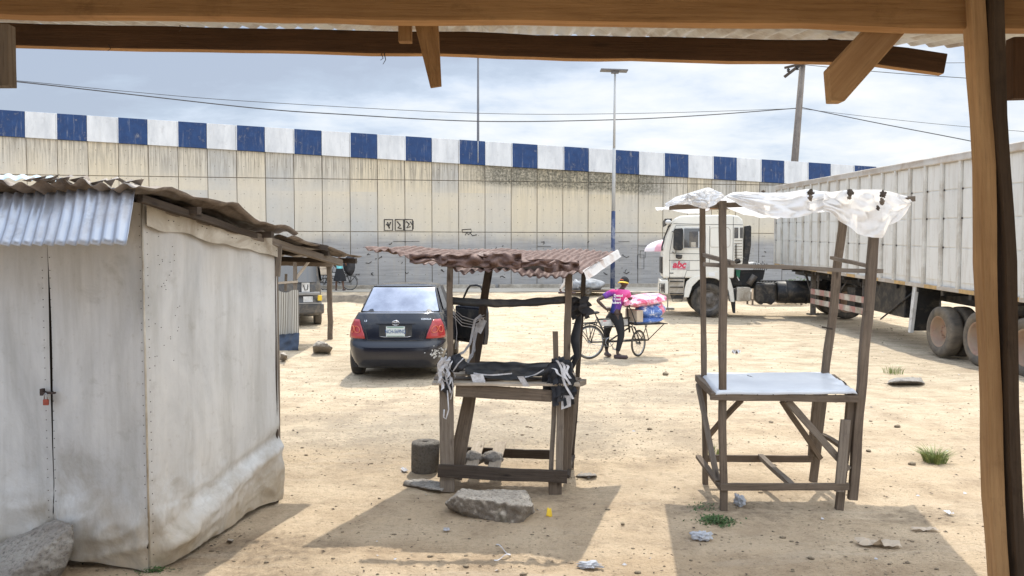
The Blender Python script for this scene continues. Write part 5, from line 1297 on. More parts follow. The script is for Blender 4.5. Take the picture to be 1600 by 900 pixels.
for k in range(7): x_ = tp2(735 + k * 12, 0)[0]; m_.tube([(x_, -.25, 1.62), (x_ - .03, -.22, 1.75 + .05 * math.sin(k * 2)), (x_ - .1, -.25, 1.66), (x_ - .02, -.3, 1.5)], .012, 5)
m_.build('coiled_hose', M['blackmetal'], tr)
m_ = MB(); a_, b_ = tp2(745, 560), tp2(712, 612); m_.cyl((a_[0], -.2, a_[1]), (b_[0], -.2, b_[1]), .1, 16); m_.build('filter_canister', M['creamdirty'] if False else M['rim_grey'], tr)
near([(640, 634), (646, 628), (712, 628), (718, 634), (718, 704), (712, 710), (644, 712), (638, 706)], 'creamdirty', 'battery_box', -.45, d=.42, bev=.02)
near([(612, 712), (622, 640), (634, 640), (634, 782), (624, 782)], 'black', 'mud_flap', -.4, d=.3)
near([(745, 606), (862, 606), (862, 700), (850, 722), (760, 722), (745, 700)], 'blackmetal', 'side_tank', -.5, d=.46, bev=.05)
m_ = MB()
for cxp in (778, 832): m_.cyl((tp2(cxp, 0)[0], -.4, tp2(0, 716)[1]), (tp2(cxp, 0)[0], -.06, tp2(0, 716)[1]), .075, 14)
m_.build('air_cylinder', M['blackmetal'], tr)
m_ = MB()
for k in range(7): x_, z_ = tp2(752 + k * 17, 602); m_.tube([(x_, -.06, z_), (x_ - .04, -.05, z_ + .03), (x_ - .08, -.06, z_)], .008, 4)
m_.build('cable_loops', M['stickerwhite'], tr)
m_ = MB(); xa, xb_ = tp2(870, 0)[0], tp2(1100, 0)[0]; zc_ = tp2(0, 658)[1]
ringp = [(x_, r_) for x_, r_ in ((xa, .3), (xa - .05, .35), (xa - .6, .355), (xb_ + .05, .35), (xb_, .3))]
m_.tube([(x_, -.42, zc_) for x_, r_ in ringp], [r_ for x_, r_ in ringp], 28); tk = m_.build('fuel_tank', M['blackmetal'], tr)
for f_ in (.25, .75): m_ = MB(); xx = lerp(xa, xb_, f_); m_.tube([(xx, -.42 + .365 * math.cos(a), zc_ + .365 * math.sin(a)) for a in [2 * PI * k / 24 for k in range(24)]], .014, 5, True); m_.build('tank_strap', M['black'], tk)
m_ = MB()
for y_ in (-.78, -1.64): m_.box((-2.2, y_, 1.02), (6.6, .09, .24))
for x_ in (-1.2, -2.6, -3.6, -4.6): m_.box((x_, -1.21, 1.0), (.12, .78, .18))
m_.build('chassis_frame', M['blackmetal'], tr)
m_ = MB(); m_.box((-4.1, -1.21, 1.2), (1.0, .95, .09)); m_.lathe([(.05, .0), (.45, .0), (.45, .06), (.05, .06)], (-4.1, -1.21, 1.25), 'z', 24); m_.build('fifth_wheel', M['blackmetal'], tr)
m_ = MB(); m_.cyl((0, -2.2, .54), (0, -.2, .54), .07, 10); m_.cyl((-4.2, -2.2, .54), (-4.2, -.3, .54), .1, 10); m_.blob((-4.2, -1.21, .56), (.26, .28, .26), 3, .03); m_.build('axle', M['blackmetal'], tr)
wheelset(tr, 0, -.17, .54, .3, 1, 'tyre', 'rim_grey', 10, 'y', hub=1.3, deep=.06); wheelset(tr, 0, -CW + .17, .54, .3, -1, 'tyre', 'rim_grey', 10, 'y', hub=1.3, deep=.06)
for y_, s_ in ((-.17, 1), (-.5, 1), (-CW + .17, -1), (-CW + .5, -1)): wheelset(tr, -4.2, y_, .53, .28, s_, 'tyre', 'rim_dusty', 10, 'y', hub=-.4 if abs(y_ + CW / 2) > .9 else .2, deep=.14)
for y_ in (-.35, -CW + .35):
    m_ = MB(); m_.tube([(-4.2 + .64 * math.cos(a), y_, .55 + .64 * math.sin(a)) for a in [rad(x) for x in range(20, 166, 12)]], .02, 4)
    m_.grid(lambda u, v: V((-4.2 + .63 * math.cos(rad(lerp(15, 165, u))), y_ - .28 + .56 * v, .55 + .63 * math.sin(rad(lerp(15, 165, u))))), 14, 2); m_.build('rear_mudguard', M['black'], tr)

# ------------------------------------------------------------------ trailer
TX, TY = 8.60, 11.9; TL = 14.35; TWD = 2.46
tilt = math.atan((.42) / 13.27)
tl_ = thing('box_trailer', 'long dirty white ribbed box trailer parked at an angle on the right', 'trailer', (TX - .03, TY, 0), -math.atan(.0265))
def zt(y, z):   # pitch about the rear: heights grow to the front
    return z + y * math.tan(tilt)
ZB, ZT = 1.34, 3.965
def sh(pts): return [V((p[0], p[1], zt(p[1], p[2]))) for p in pts]
m_ = MB(); ZP = ZT - .16
m_.prism(sh([(.05, 0, ZB), (.05, TL, ZB), (.05, TL, ZP), (.05, 0, ZP)]), (TWD - .1, 0, 0)); bx_ = m_.build('box', M['trailer'], tl_)
# near side panels with pressed swages
ribs = [TL - .02]; pos = TL - .02
while pos > .3: pos -= .665; ribs.append(max(pos, .02))
m_ = MB(); hs = [ZB + .1, ZB + .78, ZB + 1.36, ZB + 1.93, ZP]
for a_, b_ in zip(ribs, ribs[1:]):
    for l_, h_ in zip(hs, hs[1:]):
        p0, p1 = b_ + .075, a_ - .075
        if p1 - p0 < .1: continue
        m_.prism(sh([(.05, p0, l_ + .012), (.05, p1, l_ + .012), (.05, p1, h_ - .014), (.05, p0, h_ - .014)]), (-.014, 0, 0))
m_.build('side_panels', M['trailer'], bx_, bevel=.006)
for i_, y_ in enumerate(ribs):
    m_ = MB(); m_.prism(sh([(-.012, y_ - .04, ZB - .02), (-.012, y_ + .04, ZB - .02), (-.012, y_ + .04, ZP + .02), (-.012, y_ - .04, ZP + .02)]), (.06, 0, 0)); m_.build('side_rib', M['trailer_rib'], bx_, bevel=.008)
m_ = MB()
for y_ in ribs[:-1]:
    for h_ in hs[1:-1]:
        for s_ in (-1, 1):
            if R.random() < .85: m_.prism(sh([(.03, y_ + s_ * .062 - .018, h_ - .02), (.03, y_ + s_ * .062 + .018, h_ - .02), (.03, y_ + s_ * .062 + .018, h_ + .018), (.03, y_ + s_ * .062 - .018, h_ + .018)]), (.01, 0, 0))
m_.build('slot_shade_marks', M['rustiron'], bx_)  # dark blocks stand in for shadow in the slots at the swage ends
m_ = MB(); m_.prism(sh([(-.03, -.0, ZP), (-.005, TL, ZP), (-.005, TL, ZP + .16), (-.005, 0, ZP + .16)]), (TWD, 0, 0)); m_.build('top_rail', M['trailer_rail'], bx_, bevel=.02)
m_ = MB(); m_.prism(sh([(.0, 0, ZB - .09), (.0, TL, ZB - .09), (.0, TL, ZB + .0), (.0, 0, ZB + .0)]), (TWD - .04, 0, 0)); m_.build('bottom_rail', M['trailer_rail'], bx_, bevel=.01)
k = 0
for a_, b_ in zip(ribs, ribs[1:]):
    k += 1
    if k % 2 == 0 or k < 7: m_ = MB(); m_.prism(sh([(.008, b_ + .08, ZB - .085), (.008, a_ - .08, ZB - .085), (.008, a_ - .08, ZB - .01), (.008, b_ + .08, ZB - .01)]), (-.012, 0, 0)); m_.build('reflector_strip', M['reflect'], bx_)
m_ = MB()
for y_ in (0.62, 1.55):
    m_.prism(sh([(y_, 1.2, ZB - .42), (y_, TL - .3, ZB - .36), (y_, TL - .3, ZB - .09), (y_, 1.2, ZB - .09)]), (.14, 0, 0))
for q_ in range(14): m_.prism(sh([(.05, .6 + q_, ZB - .2), (.05, .7 + q_, ZB - .2), (.05, .7 + q_, ZB - .09), (.05, .6 + q_, ZB - .09)]), (TWD - .1, 0, 0))
m_.build('chassis_frame', M['blackmetal'], tl_)
m_ = MB(); m_.prism(sh([(.1, 5.3, .5), (.1, 7.0, .5), (.1, 7.0, ZB - .09), (.1, 5.3, ZB - .09)]), (.55, 0, 0)); m_.build('tool_box', M['blackmetal'], tl_, bevel=.02)
m_ = MB(); m_.tube([(.07, 4.9, 1.25), (.07, 6.4, .55)], .02, 5); m_.build('stay_bar', M['blackmetal'], tl_)
for x_ in (.35, 1.95):
    m_ = MB(); m_.bar((x_, 11.6, .12 + .12), (x_, 11.6, zt(11.6, ZB) - .09), .13, .13); m_.box((x_, 11.6, .16 + .1), (.3, .3, .04)); m_.bar((x_, 11.6, .7), (x_, 12.4, zt(12.4, ZB) - .1), .05, .05); m_.build('landing_leg', M['rim_grey'], tl_)
for x_ in (.5, 1.9): m_ = MB(); m_.box((x_, 8.2, .95), (.8, .5, .55)); m_.build('storage_box', M['blackmetal'], tl_)
# striped side guard boards
def guard(za, h_):
    m1 = MB(); ya = 7.1; yb_ = 11.0; n_ = 11
    m1.grid(lambda u, v: V((.08, lerp(ya, yb_, u), za + lerp(ya, yb_, u) * .012 + h_ * v)), n_, 1, False)
    for k, f_ in enumerate(m1.bm.faces): f_.material_index = 0 if k % 2 else 1
    o = m1.build('side_guard', [M['creamdirty'], M['guardred']], tl_); md = o.modifiers.new('s', 'SOLIDIFY'); md.thickness = .03
M['guardred'] = plain('guard_red', (.4, .16, .13), .7, var=.2, dirt=(.4, .33, .27), dirtamt=.5); M['guardwhite'] = M['creamdirty']
guard(.78, .16); guard(.5, .15)
m_ = MB()
for y_ in (7.5, 9, 10.6): m_.bar((.12, y_, .5), (.12, y_, zt(y_, ZB) - .1), .04, .04)
m_.tube([(.15, 7.6, .6), (.5, 8.6, 1.5)], .02, 5); m_.tube([(.15, 9.8, .6), (.4, 9, 1.5)], .02, 5); m_.build('guard_bracket', M['rim_grey'], tl_)
m_ = MB(); m_.prism([(.02, 4.86, .38), (.02, 4.96, .38), (.02, 4.80, zt(4.9, ZB) - .09), (.02, 4.66, zt(4.9, ZB) - .09)], (.07, 0, 0)); m_.prism([(.1, 4.9, .42), (.1, 4.93, .42), (.1, 4.76, zt(4.9, ZB) - .09), (.1, 4.73, zt(4.9, ZB) - .09)], (.5, 0, 0)); m_.bm.faces.ensure_lookup_table()
for f_ in m_.bm.faces[6:]: f_.material_index = 1
m_.build('mud_flap', [M['stickerwhite'], M['black']], tl_)
m_ = MB()
for y_ in (3.8, 2.42, 1.04): m_.cyl((.2, y_, .51), (2.2, y_, .51), .075, 12); m_.bar((.75, y_ - .5, .72), (.75, y_ + .5, .72), .08, .12); m_.bar((1.7, y_ - .5, .72), (1.7, y_ + .5, .72), .08, .12)
m_.build('axle', M['blackmetal'], tl_)
for y_ in (3.8, 2.42, 1.04):
    for x_, s_, hb in ((.2, -1, -.4), (.54, -1, .2), (TWD - .2, 1, -.4), (TWD - .54, 1, .2)):
        wheelset(tl_, x_, y_, .515, .27, s_, 'tyre_dusty', 'rim_dusty', 8, 'x', hub=hb, deep=.13)
# ------------------------------------------------------------------ people
def hand(mb, w, d, palmn, s=1.0, curl=.5, side=1):
    """w wrist, d pointing direction, palmn palm normal; palm plus five separate fingers"""
    w, d, n = V(w), V(d).normalized(), V(palmn); n = (n - d * n.dot(d)).normalized(); t = d.cross(n) * side
    mb.tube([w - d * .01, w + d * .03 * s, w + d * .07 * s, w + d * .09 * s], [.022 * s, .03 * s, .034 * s, .026 * s], 8)
    for k, (o, L) in enumerate(((-.028, .062), (-.010, .074), (.009, .07), (.027, .056))):
        b0 = w + d * .08 * s + t * o * s; m1 = b0 + (d * (1 - curl * .3) + n * curl * .5).normalized() * L * .5 * s; e1 = m1 + (d * (1 - curl) + n * curl).normalized() * L * .55 * s
        mb.tube([b0 - d * .02 * s, b0, m1, e1], [.009 * s, .0095 * s, .0085 * s, .006 * s], 6)
    b0 = w + d * .03 * s - t * .028 * s; m1 = b0 + (d * .6 - t * .7).normalized() * .035 * s; mb.tube([b0, m1, m1 + (d * .9 + n * .3).normalized() * .032 * s], [.011 * s, .010 * s, .007 * s], 6)
def head(mb, c, face, up=V((0, 0, 1)), s=1.0):
    face = V(face).normalized(); up = (V(up) - face * V(up).dot(face)).normalized(); sd = face.cross(up)
    rot = Matrix((sd, face, up)).transposed()
    b = bmesh.new(); bmesh.ops.create_icosphere(b, subdivisions=4, radius=1); mp = {}
    for v in b.verts:
        p = v.co.copy(); x, y, z = p
        w = .074 * (1 - .22 * sstep(.1, -1, z)); q = V((x * w, y * (.094 - .012 * sstep(0, -1, z)), z * .112))
        if y > 0: q.y -= .012 * sstep(.15, -.0, abs(z - .12)) * sstep(.75, .2, abs(x)) ; q.y += .02 * math.exp(-((x / .16) ** 2 + ((z + .12) / .17) ** 2)); q.y += .008 * math.exp(-((x / .35) ** 2 + ((z + .42) / .09) ** 2))
        for ex in (-.42, .42): q.y -= .008 * math.exp(-(((x - ex) / .15) ** 2 + ((z - .05) / .09) ** 2)) if y > 0 else 0
        mp[v.index] = mb.bm.verts.new(V(c) + rot @ (q * s))
    for f in b.faces: mb._f([mp[v.index] for v in f.verts], True)
    b.free()
    for k in (-1, 1): mb.blob(V(c) + rot @ V((k * .076 * s, -.008 * s, -.005 * s)), (.012 * s, .02 * s, .032 * s), 2, .05, rot=rot)
    return rot
def person(label, J, loc, rotz=0, group=None, skinm='skin', shirt='shirtgrey', trou='blackcloth', shoe='shoe', sleeves=.62, face=(0, 1, 0), bare=False):
    pr = thing('person', label, 'person', loc, rotz, group)
    v = {}; vs = []; es = []
    def add(k, p, r, frm=None): v[k] = len(vs); vs.append((p[0], p[1], p[2], r)); (es.append((v[frm], v[k])) if frm else None)
    P = {k: V(q) for k, q in J.items()}
    add('pelvis', P['pelvis'], (.125, .095)); add('waist', P['pelvis'].lerp(P['chest'], .42), (.115, .085), 'pelvis'); add('chest', P['chest'], (.145, .1), 'waist')
    add('nb', P['chest'].lerp(P['neck'], .7), (.075, .065), 'chest'); add('neck', P['neck'], .052, 'nb'); add('hb', P['neck'].lerp(P['head'], .55), .055, 'neck')
    for s in 'LR':
        add('sh' + s, P['sh' + s], .055, 'nb'); um = P['sh' + s].lerp(P['el' + s], .5); add('um' + s, um, .046, 'sh' + s); add('el' + s, P['el' + s], .037, 'um' + s)
        add('fm' + s, P['el' + s].lerp(P['wr' + s], .4), .036, 'el' + s); add('wr' + s, P['wr' + s], .025, 'fm' + s)
        add('hip' + s, P['hip' + s], .09, 'pelvis'); add('th' + s, P['hip' + s].lerp(P['kn' + s], .5), .074, 'hip' + s); add('kn' + s, P['kn' + s], .053, 'th' + s)
        add('ca' + s, P['kn' + s].lerp(P['an' + s], .35), .052, 'kn' + s); add('an' + s, P['an' + s], .034, 'ca' + s)
        add('to' + s, P['to' + s], (.032, .024), 'an' + s)
    mb = MB(); mb.add(skin(vs, es)); rot = head(mb, P['head'], face)
    for s, sd in (('L', 1), ('R', -1)): hand(mb, P['wr' + s], P.get('hd' + s, P['wr' + s] - P['el' + s]), P.get('pn' + s, V((0, 0, -1))), 1, .6, sd)
    mb.build('body', M[skinm], pr)
    # shirt
    vs2 = [(*P['pelvis'].lerp(P['chest'], -.22), (.165, .13)), (*P['pelvis'].lerp(P['chest'], .45), (.14, .108)), (*P['chest'], (.168, .12)), (*P['chest'].lerp(P['neck'], .66), (.095, .085)), (*P['chest'].lerp(P['neck'], .88), .066)]; e2 = [(0, 1), (1, 2), (2, 3), (3, 4)]
    for s in 'LR':
        n0 = len(vs2); vs2 += [(*P['sh' + s], .074), (*P['sh' + s].lerp(P['el' + s], sleeves * .6), .068), (*P['sh' + s].lerp(P['el' + s], sleeves), .07)]; e2 += [(3, n0), (n0, n0 + 1), (n0 + 1, n0 + 2)]
        if sleeves > .9: vs2 += [(*P['wr' + s].lerp(P['el' + s], .1), .042)]; e2 += [(n0 + 2, n0 + 3)]
    mb = MB(); mb.add(skin(vs2, e2)); sh_ = mb.build('shirt', M[shirt], pr)
    if trou:
        vs3 = [(*P['pelvis'].lerp(P['chest'], .08), (.148, .118)), (*P['pelvis'], (.155, .125))]; e3 = [(0, 1)]
        for s in 'LR':
            n0 = len(vs3); vs3 += [(*P['hip' + s], .118), (*P['hip' + s].lerp(P['kn' + s], .5), .098), (*P['kn' + s], .074), (*P['kn' + s].lerp(P['an' + s], .5), .058), (*P['kn' + s].lerp(P['an' + s], .9), .047)]; e3 += [(1, n0), (n0, n0 + 1), (n0 + 1, n0 + 2), (n0 + 2, n0 + 3), (n0 + 3, n0 + 4)]
        mb = MB(); mb.add(skin(vs3, e3, 1)); mb.build('trousers', M[trou], pr)
    for s in 'LR':
        a_, t_ = P['an' + s], P['to' + s]; d = (t_ - a_); d.z = 0; d.normalize(); z0 = min(t_.z, a_.z - .06)
        mb = MB(); b0 = V((a_.x, a_.y, t_.z)) - d * .05; L = ((t_ - a_).length + .12)
        mb.tube([b0 - d * .01, b0 + d * .05, b0 + d * L * .6, b0 + d * L * .9, b0 + d * L], [.036, .046, .043, .038, .02], 10)
        so = mb.build('shoe', M[shoe], pr)
    return pr, P, rot
# cyclist in the yard
o0 = gnd(961, 560)
J = dict(pelvis=(0.0, .12, .88), chest=(.075, .10, 1.2), neck=(.155, .11, 1.40), head=(.2, .15, 1.52),
         shL=(-.06, .16, 1.32), elL=(-.36, .05, 1.17), wrL=(-.19, -.02, 1.0), hdL=(.8, .35, -.1), pnL=(0, 1, 0),
         shR=(.25, .03, 1.32), elR=(.30, .14, 1.2), wrR=(.46, .3, 1.19), hdR=(.9, .4, .0), pnR=(0, 0, -1),
         hipL=(-.06, .25, .84), knL=(-.13, .38, .47), anL=(-.13, .34, .1), toL=(-.1, .19, .045),
         hipR=(.06, .02, .83), knR=(.12, -.02, .47), anR=(.03, -.08, .1), toR=(.16, -.14, .045))
pr, P, rot = person('person in a pink and purple tie-dyed t-shirt and black trousers straddling a cargo bicycle', J, o0, shirt='tiedye', face=(.55, .8, -.18))
hc = P['head']
mb = MB()
def capf(u, v):
    a = u * 2 * PI; e = v * PI * .5; r_ = 1.12; return hc + rot @ V((.08 * r_ * math.cos(a) * math.cos(e), .1 * r_ * math.sin(a) * math.cos(e), .022 + .098 * r_ * math.sin(e)))
mb.grid(capf, 24, 8); cp = mb.build('cap', M['blackcloth'], pr)
mb = MB()
mb.grid(lambda u, v: hc + rot @ V(((.082 + .035 * v) * math.cos(PI + u * PI), -.03 + (.09 + .05 * v) * math.sin(PI + u * PI), .012 - .024 * v)), 16, 3); o = mb.build('brim', M['yellow'], cp); md = o.modifiers.new('s', 'SOLIDIFY'); md.thickness = .014
mb = MB(); mb.grid(lambda u, v: hc + rot @ V((.0925 * math.cos(PI * 1.15 + u * PI * .5), .116 * math.sin(PI * 1.15 + u * PI * .5), .035 + .028 * v * math.sin(u * PI))), 10, 3); mb.build('cap_patch', M['tailorange'], cp)
for i_, (t_, z_) in enumerate((('Dettol', 1.27), ('Cool', 1.2), ('Robert', 1.13))):
    text('shirt_print', t_, .068, M['white'], pr, (.05 - .022 * i_, -.052, z_), (1, -.12, 0), (0, .02, 1), bold=.002)

def copy_tree(o, parent=None):
    c = o.copy(); COL.objects.link(c); c.parent = parent
    for ch in [x for x in bpy.data.objects if x.parent == o]: copy_tree(ch, c)
    return c
# ------------------------------------------------------------------ cargo bicycle (x forward, origin below the rear hub)
def make_bike(loc, rz, lab):
    b = thing('cargo_bicycle', lab, 'bicycle', loc, rz, 'cargo bicycles')
    def wheel(x, r, turn=0):
        g_ = MB(); tt_ = Matrix.Rotation(turn, 3, 'Z')
        g_.tube([V((x, 0, r)) + tt_ @ V((r * .95 * math.cos(a), 0, r * .95 * math.sin(a))) for a in [2 * PI * k / 36 for k in range(36)]], .02, 8, True)
        w = g_.build('wheel', M['tyre'], b)
        g_ = MB(); rr = r * .87; g_.tube([V((x, 0, r)) + tt_ @ V((rr * math.cos(a), 0, rr * math.sin(a))) for a in [2 * PI * k / 36 for k in range(36)]], .011, 6, True)
        g_.cyl(V((x, 0, r)) + tt_ @ V((0, -.05, 0)), V((x, 0, r)) + tt_ @ V((0, .05, 0)), .025, 10)
        g_.build('rim', M['steel'], w)
        g_ = MB()
        for k in range(20):
            a = 2 * PI * k / 20; g_.tube([V((x, 0, r)) + tt_ @ V((.02 * math.cos(a + 1), .03 * (-1) ** k, .02 * math.sin(a + 1))), V((x, 0, r)) + tt_ @ V((rr * math.cos(a), 0, rr * math.sin(a)))], .0022, 3)
        g_.build('spokes', M['steel'], w)
    wheel(0, .34); wheel(1.13, .27, rad(28))
    T = lambda nm, mat, *segs: [None for _ in [0]] and None
    mb = MB()
    for pts, r in (([(.16, 0, .84), (.42, 0, .33)], .018), ([(.2, 0, .79), (.92, 0, .8)], .016), ([(.3, 0, .62), (.92, 0, .64)], .012), ([(.42, 0, .33), (.95, 0, .62)], .018), ([(.42, .03, .33), (1.3, .1, .34)], .016), ([(.42, -.03, .33), (1.3, -.1, .34)], .016),
                   ([(0, .06, .34), (.42, .05, .33)], .011), ([(0, -.06, .34), (.42, -.05, .33)], .011), ([(0, .06, .34), (.17, .03, .8)], .01), ([(0, -.06, .34), (.17, -.03, .8)], .01), ([(.92, 0, .5), (.86, 0, 1.0)], .02),
                   ([(1.13, .07, .27), (1.0, .06, .62)], .014), ([(1.13, -.07, .27), (1.0, -.06, .62)], .014)): mb.tube(pts, r, 8)
    mb.build('frame', M['blackmetal'], b)
    mb = MB(); mb.box((.56, 0, .715), (.64, .012, .13)); pn = mb.build('white_panel', M['stickerwhite'], b, bevel=.004)
    mb = MB(); mb.box((.62, -.009, .745), (.18, .003, .02)); mb.box((.34, -.009, .755), (.07, .003, .02)); mb.build('panel_marks', M['red'], pn)
    mb = MB(); mb.blob((.1, 0, .93), (.13, .075, .03), 3, .1); mb.blob((.0, 0, .95), (.07, .1, .035), 3, .1); mb.tube([(.13, 0, .9), (.16, 0, .82)], .012, 6); mb.build('saddle', M['black'], b)
    mb = MB()
    for y_ in (-.08, 0, .08): mb.tube([(-.34, y_, .72), (.16, y_, .73)], .009, 6)
    for y_ in (-.09, .09): mb.tube([(-.3, y_, .71), (-.02, y_ * .8, .36)], .008, 6); mb.tube([(-.05, y_, .71), (0, y_ * .8, .36)], .008, 6)
    mb.tube([(-.34, -.09, .72), (-.34, .09, .72)], .008, 6); mb.build('rear_rack', M['blackmetal'], b)
    mb = MB(); mb.tube([(.74, -.28, 1.06), (.8, -.26, 1.12), (.86, -.08, 1.03), (.86, .08, 1.03), (.8, .26, 1.12), (.72, .28, 1.08)], .012, 8); mb.tube([(.86, 0, .98), (.86, 0, 1.05)], .014, 6); mb.build('handlebar', M['blackmetal'], b)
    mb = MB(); mb.lathe([(.085, -.006), (.095, -.006), (.095, .006), (.085, .006), (.085, -.006)], (.42, -.06, .33), 'y', 20); mb.tube([(.42, -.07, .33), (.5, -.08, .2)], .01, 5); mb.box((.51, -.13, .19), (.08, .09, .02)); mb.tube([(.42, .07, .33), (.34, .08, .46)], .01, 5); mb.box((.33, .13, .47), (.08, .09, .02)); mb.tube([(.42, -.06, .42), (.02, -.06, .38)], .006, 4); mb.tube([(.42, -.06, .24), (.02, -.06, .30)], .006, 4); mb.build('crank_set', M['steel'], b)
    mb = MB()
    for y_ in (-.3, -.15, 0, .15, .3): mb.tube([(.9, y_, .68), (1.62, y_, .68)], .011, 5)
    for x_ in (.9, 1.25, 1.62): mb.tube([(x_, -.31, .68), (x_, .31, .68)], .012, 5)
    for y_ in (-.3, .3):
        mb.tube([(.9, y_, .68), (.8, y_ * .8, 1.0), (.74, y_ * .7, 1.06)], .011, 5); mb.tube([(1.55, y_, .68), (1.28, y_ * .4, .34)], .01, 5); mb.tube([(1.1, y_, .68), (1.3, y_ * .4, .34)], .01, 5)
    mb.build('front_carrier', M['blackmetal'], b)
    mb = MB(); mb.tube([(.37 * math.cos(a), 0, .34 + .37 * math.sin(a)) for a in [rad(x) for x in range(20, 175, 12)]], .012, 5); mb.build('mudguard', M['blackmetal'], b)
    return b
rw_ = gnd(921, 561)
bk = make_bike(rw_, rad(22), 'black cargo bicycle with white side panel and a loaded front carrier in the sandy yard')
bm_ = WM[bk.name]
def sack(name, lab, c, size, mat, seed, rz=0, tilt=0):
    mb = MB(); mb.blob((0, 0, 0), size, 4, .22, 1.6, seed); o = mb.build(name, M[mat]); w = bm_ @ Matrix.Translation(c) @ Matrix.Rotation(rz, 4, 'Z') @ Matrix.Rotation(tilt, 4, 'Y'); o.matrix_basis = w; WM[o.name] = w; tag(o, lab, 'sack'); return o
sack('printed_sack', 'pink printed plastic sack on top of the load at the front of the bicycle', (1.22, 0, 1.15), (.5, .38, .12), 'sackpink', 3, .1, -.12)
sack('printed_sack', 'blue printed plastic sack leaning in the middle of the bicycle load', (1.30, -.1, .93), (.28, .24, .16), 'sackblue', 8, 0, .1)
sack('printed_sack', 'pink and white sack bulging at the far right of the bicycle load', (1.52, .02, .98), (.17, .3, .2), 'sack', 5, 0, -.1)
sack('printed_sack', 'flat blue and white sack lying lowest on the bicycle front carrier', (1.32, 0, .755), (.36, .32, .08), 'sackblue', 12, 0, -.06)
mb = MB(); mb.box((0, 0, 0), (.15, .46, .24)); o = mb.build('carton', M['cardboard'], bevel=.01); o.matrix_basis = bm_ @ Matrix.Translation((1.0, -.04, .85)); tag(o, 'beige carton wedged behind the sacks on the bicycle carrier', 'box')

# second bicycle and its person on the far road
rw2 = gnd(547, 453.5, ROADZ)
bk2 = copy_tree(bk); m2 = Matrix.Translation((rw2.x, rw2.y, ROADZ)) @ Matrix.Rotation(rad(180), 4, 'Z'); bk2.matrix_basis = m2; WM[bk2.name] = m2
bk2['label'] = 'distant cargo bicycle with a carton on its front carrier on the road by the wall'
for i_, (c_, s_) in enumerate((((1.2, 0, .83), (.5, .5, .26)), ((1.25, .0, 1.09), (.42, .44, .24)))):
    mb = MB(); mb.box((0, 0, 0), s_); o = mb.build('carton', M['cardboard'], bevel=.01); o.matrix_basis = m2 @ Matrix.Translation(c_); tag(o, ('large lower' if i_ == 0 else 'smaller upper') + ' carton on the distant bicycle by the wall', 'box')
mb = MB(); mb.blob((0, 0, 0), (.27, .25, .42), 4, .2, 1.6, 4); o = mb.build('dark_sack', M['bagdark']); o.matrix_basis = m2 @ Matrix.Translation((.02, 0, 1.12)); tag(o, 'dark bulging sack standing on the rear rack of the distant bicycle', 'sack')
o1 = V((at(531, 452, rw2.y - .45).x, rw2.y - .45, ROADZ))
J2 = dict(pelvis=(0, 0, .92), chest=(0, -.01, 1.24), neck=(0, .0, 1.45), head=(-.01, .02, 1.57), shL=(-.17, 0, 1.38), elL=(-.25, .1, 1.15), wrL=(-.25, .3, 1.08), shR=(.17, 0, 1.38), elR=(.26, .1, 1.15), wrR=(.22, .32, 1.08),
          hipL=(-.09, 0, .86), knL=(-.14, -.02, .47), anL=(-.17, .02, .1), toL=(-.19, .14, .04), hipR=(.09, 0, .86), knR=(.13, .02, .47), anR=(.16, 0, .1), toR=(.18, .13, .04))
pr2, P2_, r2 = person('person in a cyan top and black skirt standing beside the distant bicycle', J2, o1, skinm='skin_brown', shirt='cyan', trou=None, face=(-.3, .9, 0))
mb = MB(); mb.grid(lambda u, v: V(((.15 + .13 * v + .02 * math.sin(u * 2 * PI * 9) * v) * math.cos(u * 2 * PI), (.12 + .1 * v + .02 * math.sin(u * 2 * PI * 9) * v) * math.sin(u * 2 * PI), .98 - .55 * v)), 60, 6); mb.build('skirt', M['blackcloth'], pr2)
mb = MB(); mb.blob(P2_['head'] + V((0, -.01, .03)), (.088, .1, .1), 3, .05); mb.build('hair', M['hair'], pr2)
# walker on the road behind the stall roof
wz_ = gnd(887, 459, ROADZ)
J3 = dict(pelvis=(0, 0, .9), chest=(.02, 0, 1.23), neck=(.03, 0, 1.45), head=(.05, 0, 1.58), shL=(.02, .17, 1.38), elL=(-.05, .22, 1.12), wrL=(.05, .2, .9), shR=(.02, -.17, 1.38), elR=(.1, -.22, 1.14), wrR=(.25, -.2, .98),
          hipL=(0, .09, .86), knL=(-.1, .09, .48), anL=(-.32, .1, .14), toL=(-.2, .1, .04), hipR=(0, -.09, .86), knR=(.14, -.09, .48), anR=(.12, -.09, .1), toR=(.25, -.09, .04))
pr3, P3_, r3 = person('person in pale clothes walking along the road behind the rusty stall post', J3, (wz_.x, wz_.y, ROADZ), skinm='skin_brown', shirt='trouserlight', trou='trouserlight', face=(1, 0, 0))
mb = MB(); mb.blob(P3_['head'] + V((-.015, 0, .03)), (.1, .085, .1), 3, .05); mb.build('hair', M['hair'], pr3)
